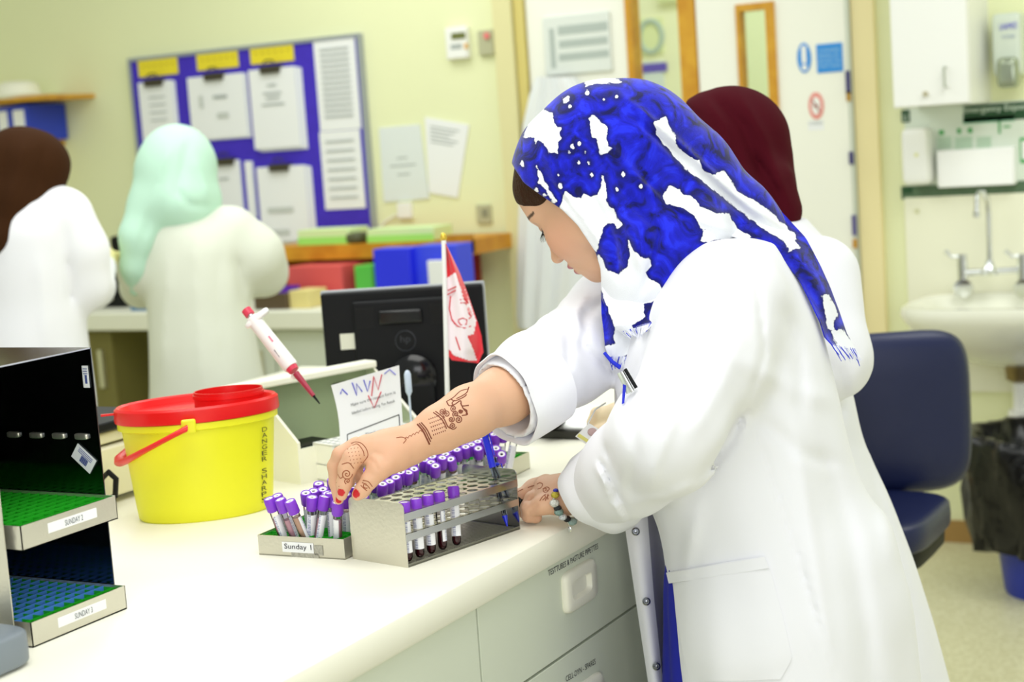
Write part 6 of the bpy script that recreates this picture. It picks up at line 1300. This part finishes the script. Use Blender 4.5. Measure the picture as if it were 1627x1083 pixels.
def cloth(rows, ts, name, th=.0016, nu=26, nv=40, wav=.004, wf=9, par=woman, m=None, attr=True):
    """hanging cloth strip; rows=(left,right) picture points, ts=(t_left,t_right) per row"""
    R_ = [(np.array(a, float), np.array(b_, float)) for a, b_ in rows]; G = []
    for i in range(nv):
        v = i/(nv-1)*(len(R_)-1); k = min(int(v), len(R_)-2); fr_ = v-k; sm_ = fr_; a = R_[k][0]*(1-sm_)+R_[k+1][0]*sm_; b_ = R_[k][1]*(1-sm_)+R_[k+1][1]*sm_; ta_ = ts[k][0]*(1-sm_)+ts[k+1][0]*sm_; tb_ = ts[k][1]*(1-sm_)+ts[k+1][1]*sm_
        G.append([P(*(a*(1-u)+b_*u), ta_*(1-u)+tb_*u+wav*math.sin(u*wf+i*.08)) for u in np.linspace(0, 1, nu)])
    G = np.array(G); q = MB(); q.sheet(G, th); o = q.build(name, m or M_scarf, par, sharp=1.5)
    if attr:
        M_ = np.array(par['_m']).reshape(4, 4); w_ = np.array(q.v); a, b_, _ = proj(w_); at = o.data.attributes.new('pat', 'FLOAT', 'POINT'); at.data.foreach_set('value', (polydist(a, b_, WP)-1.5).astype(np.float32))
    return o, G
M_fr = mat('white_thread', 'eceef8', .8); M_fb = mat('blue_thread', '2232d0', .8)
def fringe(G, par, ln=.016, n=34, dirp=None, mixb=.4):
    last, prev = G[-1], G[-2]; qa, qb = MB(), MB(); m = len(last)
    for k in range(n):
        u = k/(n-1)*(m-1.001); j = int(u); fr_ = u-j; p = last[j]*(1-fr_)+last[j+1]*fr_; d = nrm(p-(prev[j]*(1-fr_)+prev[j+1]*fr_)); d = nrm(d+V([random.uniform(-.3, .3), random.uniform(-.1, .1), -.35+random.uniform(-.2, .2)])*.7); l = ln*random.uniform(.6, 1.15)
        (qb if random.random() < mixb else qa).tube([p-d*.002, p+d*l*.5+V([random.uniform(-1, 1)*.0012, 0, 0]), p+d*l], [.0009, .0008, .0005], 4)
    qa.build('fringe', M_fr, par)['kind'] = 'stuff'
    if qb.v: qb.build('fringe', M_fb, par)['kind'] = 'stuff'
# front flap
o_, G = cloth([((953, 415), (1085, 430)), ((955, 440), (1075, 455)), ((958, 470), (1064, 480)), ((962, 495), (1058, 498)), ((972, 519), (1050, 506)), ((985, 526), (1040, 513))], [(2.37, 2.32), (2.355, 2.31), (2.345, 2.305), (2.335, 2.30), (2.33, 2.30), (2.33, 2.30)], 'scarf_flap'); fringe(G, o_, .015, 46, mixb=.12)
# lower second layer
o_, G = cloth([((955, 462), (1010, 500)), ((956, 500), (1012, 515)), ((960, 530), (1010, 530)), ((962, 552), (1003, 548)), ((968, 566), (996, 566))], [(2.40, 2.345), (2.39, 2.345), (2.38, 2.345), (2.375, 2.345), (2.375, 2.35)], 'scarf_end', wav=.003); fringe(G, o_, .018, 30, mixb=.15)
q = MB(); q.tube([P(960, 560, 2.365), P(972, 574, 2.362), P(986, 584, 2.36)], [.0025, .003, .0035], 8); q.build('blue_edge', M_fb, woman)
# tail over the back
o_, G = cloth([((1150, 300), (1120, 372)), ((1195, 300), (1165, 376)), ((1240, 335), (1205, 388)), ((1280, 378), (1245, 412)), ((1302, 420), (1272, 448)), ((1318, 455), (1288, 480)), ((1333, 495), (1303, 512)), ((1345, 530), (1310, 535)), ((1360, 556), (1322, 548))], [(2.42, 2.36), (2.42, 2.36), (2.42, 2.36), (2.41, 2.36), (2.40, 2.355), (2.40, 2.35), (2.40, 2.35), (2.40, 2.35), (2.40, 2.35)], 'scarf_tail', wav=.005, wf=6, nv=50); fringe(G, o_, .022, 40, mixb=.5)

# ---- bracelet, ring, henna
br = P(905, 788, 2.385); axh = nrm(P(860, 792, 2.41)-lw); ub = nrm(iy-axh*np.dot(iy, axh)); vb = np.cross(axh, ub)
bpx = [(906, 757, 2.395), (893, 768, 2.372), (885, 782, 2.352), (880, 790, 2.345), (880, 800, 2.345), (885, 811, 2.348), (893, 819, 2.352), (903, 826, 2.357), (913, 825, 2.362), (921, 817, 2.368), (928, 809, 2.376), (933, 795, 2.41), (925, 770, 2.43), (915, 757, 2.42)]
bp3 = [P(*b_) for b_ in bpx]; q = MB(); q.tube(bp3, .0017, 8, closed=True); M_silver = mat('silver', 'd8dadc', .18, metal=1); brc = q.build('charm_bracelet', M_silver, woman)
for k, (x, y, t, c, r_) in enumerate(((882, 786, 2.342, 'c8b840', .0062), (881, 799, 2.342, 'eef0ea', .0072), (886, 807, 2.344, '33383c', .006), (888, 813, 2.345, '8aa8a0', .0072), (894, 821, 2.348, 'e8ecf0', .0062), (901, 824, 2.352, '222426', .006), (909, 828, 2.356, '9fb8b4', .0075), (918, 821, 2.362, 'c6ccd0', .0062), (925, 812, 2.37, '3a4248', .006), (883, 779, 2.344, '3a3ab8', .004))):
    q = MB(); q.sell(P(x, y, t), (r_, r_, r_*.8), 1, 1, 16, 10); q.build('bracelet_bead', mat('bead_'+c, c, .2, metal=.4, bump=.6, bscale=300), brc)
q = MB(); q.tube([P(899, 826, 2.35), P(904, 832, 2.35), P(905, 840, 2.352)], .0007, 5).sell(P(905, 841, 2.352), (.003, .001, .005), 1, 1, 10, 8); q.build('hanging_charm', M_silver, brc)
rc = P(824, 796, 2.405); ad_ = nrm(P(823, 806, 2.41)-P(826, 788, 2.415)); u, v, _ = frame(ad_); q = MB(); q.tube([rc+(u*math.cos(a)+v*math.sin(a))*.0112 for a in np.linspace(0, 2*math.pi, 21)[:-1]], .0018, 6, closed=True).sell(rc-fwd*.011, (.0055, .003, .0075), 1, 1); q.build('black_stone_ring', mat('ring_black', '1c1e20', .15, metal=.6), woman)
bR = bvh_of(rp[0], rp[1]); bL = bvh_of(lp[0], lp[1]); M_henna = mat('henna_stain', '9a5434', .7); M_henna2 = mat('henna_dark', '7a3d28', .7)
hq = {0: MB(), 1: MB()}
def stroke(pts, w_=.0006, bv=bR, d=0):
    ps = []; ns = []
    if len(pts) > 2 and len(pts) < 20:
        A_ = [np.array(p, float) for p in pts]; A_ = [A_[0]*2-A_[1]]+A_+[A_[-1]*2-A_[-2]]; pts = [.5*((2*A_[i])+(A_[i+1]-A_[i-1])*t+(2*A_[i-1]-5*A_[i]+4*A_[i+1]-A_[i+2])*t*t+(3*A_[i]-A_[i-1]-3*A_[i+1]+A_[i+2])*t**3) for i in range(1, len(A_)-2) for t in np.linspace(0, 1, 6)]
    w_ *= 1.25
    for p in pts:
        h, n = hit(bv, *p)
        if h is None: continue
        ps.append(h+n*.0001); ns.append(n)
    if len(ps) > 1: hq[d].tube(ps, w_, 5, flat=.35, nref=ns)
def spiral(cx, cy, r, turns, a0, bv=bR, w_=.0006, d=0, sq=1.0): stroke([(cx+r*(1-k/26)*math.cos(a0+k/26*turns*2*math.pi), cy+r*(1-k/26)*math.sin(a0+k/26*turns*2*math.pi)*sq) for k in range(27)], w_, bv, d)
def z1(x, y): return (510+x/4.512, 560+y/4.512)
for (x, y, r_) in ((945, 525, 26), (985, 480, 28), (935, 478, 22), (965, 440, 22), (900, 440, 28), (870, 420, 24), (950, 400, 24), (1000, 420, 16)): spiral(*z1(x, y), r_/4.5, 2, x*.1, d=1)
for pts in ([(1060, 245), (1045, 285), (1010, 310), (970, 330)], [(1055, 260), (1000, 275), (950, 320), (900, 350)], [(1045, 300), (1020, 320), (960, 345), (930, 330)], [(900, 350), (920, 380), (960, 370), (1000, 345), (1010, 380), (1060, 378)], [(820, 420), (860, 450), (885, 480), (910, 530), (940, 545)], [(805, 428), (850, 462), (880, 500), (900, 545)], [(1000, 360), (1020, 400), (1050, 440), (1010, 450)], [(1020, 400), (1045, 415), (1040, 440)], [(960, 340), (940, 360), (950, 380)]): stroke([z1(*p) for p in pts], .0007, d=1)
for k in range(3): stroke([z1(690+k*14, 512-k*6), z1(730+k*14, 560-k*6), z1(760+k*14, 620-k*6), z1(778+k*8, 658-k*20)], .0007 if k else .001, d=1)
for k in range(5):
    for j in range(7): a = z1(772+j*14+k*8, 478+k*26-j*5+(k*2)); stroke([a, (a[0]+1.3, a[1]-.4)], .0008, d=1)
for k in range(6): stroke([z1(600+25*k, 620-12*k), z1(612+25*k, 605-12*k), z1(625+25*k, 615-12*k)], .0004)
for pts in ([(215, 650), (250, 640), (290, 650), (325, 690), (335, 740), (300, 790)], [(225, 665), (262, 655), (300, 700), (310, 740)], [(540, 610), (580, 605), (610, 620), (590, 650)], [(120, 870), (140, 900), (160, 885)], [(150, 800), (200, 790), (235, 830)], [(295, 930), (330, 950), (350, 975)], [(300, 915), (340, 925), (368, 960)], [(285, 950), (310, 975), (330, 990)], [(110, 930), (130, 960)]): stroke([z1(*p) for p in pts], .0005)
spiral(*z1(185, 870), 9, 2, 0); spiral(*z1(190, 920), 5, 1.5, 2); spiral(*z1(320, 950), 5, 1, 1)
for k in range(5):
    for j in range(4): a = z1(190+j*24+k*6, 690+k*26-j*3); stroke([a, (a[0]+.8, a[1]+.5)], .0006)
def z4(x, y): return (800+x/9.025, 740+y/9.025)
for pts in ([(520, 500), (560, 440), (610, 400)], [(560, 490), (600, 450), (590, 410)], [(600, 500), (620, 450), (650, 420)], [(640, 480), (630, 440), (640, 400)], [(480, 260), (520, 240), (560, 260), (540, 310), (490, 330)], [(560, 330), (620, 300), (660, 330), (620, 360)], [(350, 310), (400, 290), (440, 280)], [(170, 400), (220, 360), (280, 330)], [(820, 340), (850, 380), (900, 400), (960, 380)], [(830, 400), (880, 440), (940, 440), (1000, 420)], [(860, 300), (900, 330), (960, 320)], [(870, 460), (900, 490), (950, 480)]): stroke([z4(*p) for p in pts], .0006, bL)
spiral(*z4(930, 340), 8, 2.5, 0, bL); spiral(*z4(890, 420), 6, 2, 1, bL); spiral(*z4(970, 440), 5, 2, 2, bL); spiral(*z4(600, 340), 5, 1.5, 0, bL)
for k in (0, 1):
    if hq[k].v: hq[k].build('henna_pattern', (M_henna, M_henna2)[k], woman, sharp=2)['kind'] = 'stuff'

# ------------------------------------------------------------------ woman in maroon scarf behind her
w2 = empty('person', (-.78, 2.72, 0), 'woman in a maroon headscarf and white coat, partly hidden behind the one in blue', 'person')
f2, u2, s2 = axes_head(math.radians(38), math.radians(-20)); H2 = P(1135, 290, 2.85); hp2 = head_mesh(H2, f2, u2, s2, 1.0, .004)
t2 = 2.82
def core2(fd):
    fd.cone(H2+V([.03, 0, -.05]), P(1185, 430, t2), .055, .06, k=.03); fd.zloft(pxst([(450, 1190, 1290, t2, .12), (760, 1220, 1340, t2, .12), (900, 1240, 1380, t2, .12)]), k=.03); hip = P(1330, 930, t2)
    for dy in (-.08, .08): fd.chain([hip+V([0, dy, 0]), V([hip[0]+.03, hip[1]+dy, .46]), V([hip[0]+.04, hip[1]+dy, .09])], [.08, .058, .04], k=.03)
hl2 = V([0, 0, 0]); g0_ = P(1010, 668, 2.78)
def glove2(fd):
    fd.chain([P(1100, 640, 2.74), g0_, P(985, 664, 2.79)], [.036, .026, .026], k=.02); fd.chain([P(985, 664, 2.79), P(962, 664, 2.80)], [.025, .019], k=.015)
    for j, (dy, dt) in enumerate(((-8, 0), (-2, .012), (5, .02), (11, .025))): fd.chain([P(964, 660+dy*.6, 2.80+dt), P(948, 664+dy, 2.80+dt), P(940, 676+dy*.7, 2.80+dt)], [.0115, .0105, .009], k=.004)
    fd.chain([P(985, 676, 2.77), P(966, 684, 2.775), P(950, 684, 2.785)], [.014, .012, .010], k=.008)
gl = limb(P(1000, 665, 2.78)-.13, P(1060, 650, 2.76)+.12, .003, glove2, skin=V(lin('f2dcb8')))
vs, fs, cs = join([hp2, limb((-1.2, 2.3, .03), (-.3, 3.1, 1.5), .011, core2), gl]); fastobj('body', vs, fs, M_skin, w2, col=cs)
hip = P(1330, 930, t2)
for dy in (-.08, .08): q = MB(); q.sell((hip[0]-.01, hip[1]+dy, .045), (.13, .045, .045), .6, .7); q.build('shoe', M_black, w2)
c2f = Field((-1.3, 2.3, .35), (-.25, 3.2, 1.5), .008)
c2f.zloft(pxst([(350, 1150, 1275, t2, .08), (375, 1130, 1310, t2, .13), (410, 1120, 1335, t2, .155), (460, 1115, 1352, t2, .16), (520, 1112, 1360, t2, .16), (600, 1120, 1352, t2, .15), (700, 1140, 1372, t2, .15), (800, 1160, 1418, t2, .17), (900, 1170, 1456, t2, .19), (1000, 1180, 1486, t2, .2), (1083, 1185, 1508, t2, .21), (1250, 1190, 1545, t2, .22)]), pleat=lambda th, z: .03*np.clip((1.0-z)/.4, 0, 1)*np.sin(6*th+.5))
c2f.chain([P(1300, 440, 2.74), P(1318, 570, 2.68), P(1200, 660, 2.71)], [.07, .064, .055], k=.03); c2f.chain([P(1200, 660, 2.71), P(1060, 655, 2.77)], [.055, .045], k=.02)
c2f.chain([P(1180, 420, 2.98), P(1100, 560, 2.95)], [.07, .06], k=.03)
c2f.folds([([(1340, 640), (1330, 660), (1310, 690)], 10, -.01), ([(1345, 620), (1362, 590), (1372, 560)], 9, .004), ([(1300, 560), (1340, 600), (1345, 640)], 9, -.005), ([(1365, 700), (1400, 800), (1440, 950), (1460, 1083)], 8, -.006), ([(1330, 700), (1380, 820), (1430, 1000)], 10, .006), ([(1340, 720), (1385, 725)], 3, .003), ([(1400, 860), (1425, 865)], 3, .003)])
vs, fs = c2f.mesh(); fastobj('lab_coat', relax(vs, fs, 2), fs, M_coat, w2)
m2 = Field(P(1160, 260, 2.85)-.34, P(1160, 260, 2.85)+.30, .0055)
m2.cone(P(1145, 235, 2.86), P(1165, 225, 2.86), .094, .092, k=.03); m2.cone(P(1165, 235, 2.86), P(1190, 300, 2.86), .088, .076, k=.04); m2.cone(P(1105, 245, 2.86), P(1140, 235, 2.86), .085, .09, k=.03); m2.cone(P(1195, 290, 2.86), P(1228, 335, 2.85), .072, .046, k=.03); m2.cone(P(1225, 338, 2.79), P(1150, 370, 2.80), .045, .07, k=.03); m2.cone(P(1150, 290, 2.86), P(1170, 400, 2.84), .08, .08, k=.04)
m2.cone(P(1222, 296, 2.80), P(1243, 334, 2.80), .045, .030, k=.02); A2 = (f2, u2, nrm(np.cross(f2, u2))); m2.ell(H2+f2*-.028+u2*.02, (.092, .098, .084), A2, k=.02); m2.ell(H2+f2*-.022+u2*-.05, (.075, .11, .083), A2, k=.03)
m2.folds([(a_, b_*1.2, c_*1.8) for a_, b_, c_ in [([(1110, 150), (1150, 200), (1170, 300)], 6, .004), ([(1130, 148), (1180, 200), (1215, 300)], 6, -.004), ([(1170, 145), (1215, 220), (1250, 320)], 7, .004), ([(1075, 160), (1110, 185), (1130, 230)], 5, -.005), ([(1180, 260), (1200, 310), (1215, 350)], 6, .005), ([(1195, 240), (1230, 300), (1250, 345)], 5, -.004)]])
vs, fs = m2.mesh(); fastobj('maroon_headscarf', relax(vs, fs, 1), fs, mat('maroon_cloth', '470b17', .85, spec=.08), w2)

# ------------------------------------------------------------------ woman in mint scarf at the back counter
w3 = empty('person', P(305, 400, 4.5)*V([1, 1, 0]), 'woman in a mint green headscarf and white coat with her back turned at the counter', 'person')
t3 = 4.5
def back_person(root, t, rows, arms, Hpx, scarf, mscarf, folds_s, coat_m, gloves=None, yaw=math.radians(-75), h=.011, tau=math.radians(25), cfolds=(), S=1.0, hc='f2d8b8', lo=(-.55, -.45), hi=(.55, .45)):
    H = P(*Hpx, t); f_, u_, s_ = axes_head(tau, yaw); hp_ = head_mesh(H, f_, u_, s_, .93, .005); c0 = P(Hpx[0], Hpx[1], t); zt_ = c0[2]
    lo_ = (c0[0]+lo[0], c0[1]+lo[1], .03); hi_ = (c0[0]+hi[0], c0[1]+hi[1], zt_+.05)
    st = pxst(rows)
    def core_(fd):
        fd.cone(H, V([st[0][1], st[0][2], st[0][0]-.03]), .045, .05, k=.03); fd.zloft([(z, x, y, a*.55, b_*.55) for z, x, y, a, b_ in st if z > .7 and z < st[0][0]-.06], k=.03); c = st[-1]
        for dx in (-.09, .09): fd.chain([V([c[1]+dx, c[2], .75]), V([c[1]+dx, c[2], .45]), V([c[1]+dx, c[2]+.01, .08])], [.075, .055, .04], k=.03)
    parts = [hp_, limb(lo_, hi_, .013, core_)]
    for gset in (gloves or []): 
        pts = [P(*p) for p in gset]; parts.append(limb(np.min(pts, 0)-.1, np.max(pts, 0)+.1, .005, lambda fd: (fd.chain(pts, [.034, .03]+[.022]*(len(pts)-2), k=.02), [fd.chain([pts[-1], pts[-1]+V([.012*(j-1.5), .035, -.01]), pts[-1]+V([.014*(j-1.5), .06, -.035])], [.012, .010, .008], k=.004) for j in range(4)], fd.chain([pts[-1], pts[-1]+V([-.03, .02, .0]), pts[-1]+V([-.03, .045, -.01])], [.014, .011, .009], k=.005)), skin=V(lin(hc))))
    vs, fs, cs = join(parts); fastobj('body', vs, fs, M_skin, root, col=cs); c = st[-1]
    for dx in (-.09, .09): q = MB(); q.sell((c[1]+dx, c[2]+.04, .04), (.045, .12, .04), .6, .7); q.build('shoe', M_black, root)
    cf_ = Field((lo_[0], lo_[1], .38), hi_, h); cf_.zloft(st, pleat=lambda th, z: .025*np.clip((1.1-z)/.4, 0, 1)*np.sin(6*th+.5))
    for pts, rs in arms: cf_.chain([P(*p) for p in pts], rs, k=.035)
    cf_.folds(list(cfolds)); vs, fs = cf_.mesh(); fastobj('lab_coat', relax(vs, fs, 2), fs, coat_m, root)
    sfl = Field(V([lo_[0], lo_[1], zt_-.75]), V([hi_[0], hi_[1], zt_+.25]), .008)
    for it in scarf:
        if len(it) == 4: sfl.cone(P(*it[0]), P(*it[1]), it[2], it[3], k=.035)
        else: sfl.ell(P(*it[0]), (it[1],)*3, k=.01, op='s')
    sfl.folds(folds_s, .04); vs, fs = sfl.mesh(); fastobj(mscarf[0], relax(vs, fs, 2), fs, mscarf[1], root)
def bst(rows, t):   # back view: lateral width is across the picture
    return rows
_p = pxst
def pxst(rows):
    st = []
    for r_ in rows:
        if len(r_) == 6: py, l, rr, t, dep_, _f = r_; c = P((l+rr)/2, py, t); hw = (rr-l)/2*t/F; st.append((c[2], c[0], c[1], math.sqrt(max(hw**2-(dep_*.481)**2, .001))/.877, dep_))
        else: st += _p([r_])
    return st
back_person(w3, t3, [(335, 258, 345, t3, .09, 0), (355, 235, 375, t3, .12, 0), (390, 222, 398, t3, .13, 0), (440, 225, 400, t3, .13, 0), (500, 234, 402, t3, .13, 0), (560, 236, 412, t3, .14, 0), (620, 236, 424, t3, .15, 0), (760, 228, 440, t3, .17, 0), (900, 224, 450, t3, .18, 0)],
            [([(365, 375, t3-.02), (405, 405, t3), (418, 432, t3+.06)], [.085, .075, .065]), ([(418, 432, t3+.06), (400, 448, t3+.3)], [.062, .05]), ([(245, 380, t3), (226, 430, t3), (225, 455, t3+.12)], [.075, .062, .055]), ([(225, 455, t3+.12), (235, 450, t3+.34)], [.055, .048])],
            (281, 268), [((281, 262, t3-.015), (281, 255, t3+.01), .102, .100), ((282, 268, t3-.02), (288, 318, t3-.05), .1, .095), ((288, 300, t3-.02), (322, 318, t3-.02), .075, .05), ((266, 285, t3-.02), (246, 330, t3-.03), .085, .07), ((246, 330, t3-.04), (222, 375, t3-.06), .068, .050), ((222, 375, t3-.06), (214, 425, t3-.05), .050, .036), ((214, 425, t3-.05), (216, 460, t3-.02), .03, .02)],
            ('mint_headscarf', mat('mint_cloth', 'bfe3cf', .8)), [([(300, 220), (290, 270), (275, 320)], 7, -.008), ([(270, 230), (250, 290), (235, 350)], 6, .008), ([(310, 250), (325, 290), (335, 320)], 6, .007), ([(262, 260), (240, 330), (222, 400)], 5, -.008), ([(280, 300), (300, 325), (335, 328)], 5, -.008)], M_coat2, gloves=[[(402, 447, t3+.28), (398, 450, t3+.33), (395, 452, t3+.36)]], cfolds=[([(310, 350), (312, 480), (320, 620)], 5, .006), ([(375, 400), (385, 470), (395, 500)], 6, -.01), ([(270, 400), (262, 500), (258, 600)], 8, .008), ([(350, 380), (345, 480), (360, 600)], 8, -.006)], hi=(.6, .5))
# ------------------------------------------------------------------ woman in brown scarf, far left
t4 = 4.0
w4 = empty('person', P(20, 420, t4)*V([1, 1, 0]), 'woman in a dark brown headscarf and white coat at the left picture edge', 'person')
back_person(w4, t4, [(300, -20, 90, t4, .09, 0), (325, -45, 122, t4, .13, 0), (360, -60, 138, t4, .145, 0), (420, -55, 135, t4, .145, 0), (480, -50, 132, t4, .14, 0), (540, -50, 136, t4, .15, 0), (640, -60, 150, t4, .17, 0), (800, -70, 160, t4, .19, 0)],
            [([(100, 345, t4-.02), (125, 400, t4), (135, 452, t4+.02)], [.075, .068, .058]), ([(135, 452, t4+.02), (146, 455, t4+.16), (160, 425, t4+.34)], [.055, .052, .042]), ([(-30, 350, t4), (-60, 450, t4+.05), (-20, 460, t4+.3)], [.08, .065, .05])],
            (38, 282), [((34, 272, t4-.01), (28, 278, t4-.0), .105, .104), ((30, 275, t4-.02), (18, 330, t4-.05), .09, .085), ((18, 330, t4-.05), (-5, 378, t4-.08), .085, .06), ((-5, 378, t4-.1), (-30, 400, t4-.1), .06, .055), ((-30, 300, t4), (-50, 380, t4-.05), .08, .05), ((60, 262, t4), (40, 262, t4), .075, .08), ((104, 290, t4+.06), .055, 0)],
            ('brown_headscarf', mat('brown_cloth', '38200e', .85, spec=.1)), [([(40, 215), (30, 280), (10, 350)], 8, .008), ([(70, 225), (60, 290), (40, 350)], 6, -.008), ([(10, 220), (0, 300), (-10, 380)], 8, -.008)], M_coat, yaw=math.radians(-115), gloves=[[(160, 425, t4+.34), (164, 412, t4+.40), (168, 402, t4+.45)]], cfolds=[([(95, 340), (108, 420), (115, 500)], 6, -.012), ([(60, 400), (70, 500), (75, 560)], 8, .006)], hc='ece2a0', hi=(.6, .6), tau=math.radians(15))
q = MB(); c = P(93, 285, t4+.02); q.tube([P(70, 280, t4), P(86, 284, t4+.02), P(99, 286, t4+.06)], .003, 6); q.build('spectacle_frame', mat('amber_frame', 'b08a4a', .3), w4)
for o in bpy.data.objects:
    if '_m' in o: del o['_m']
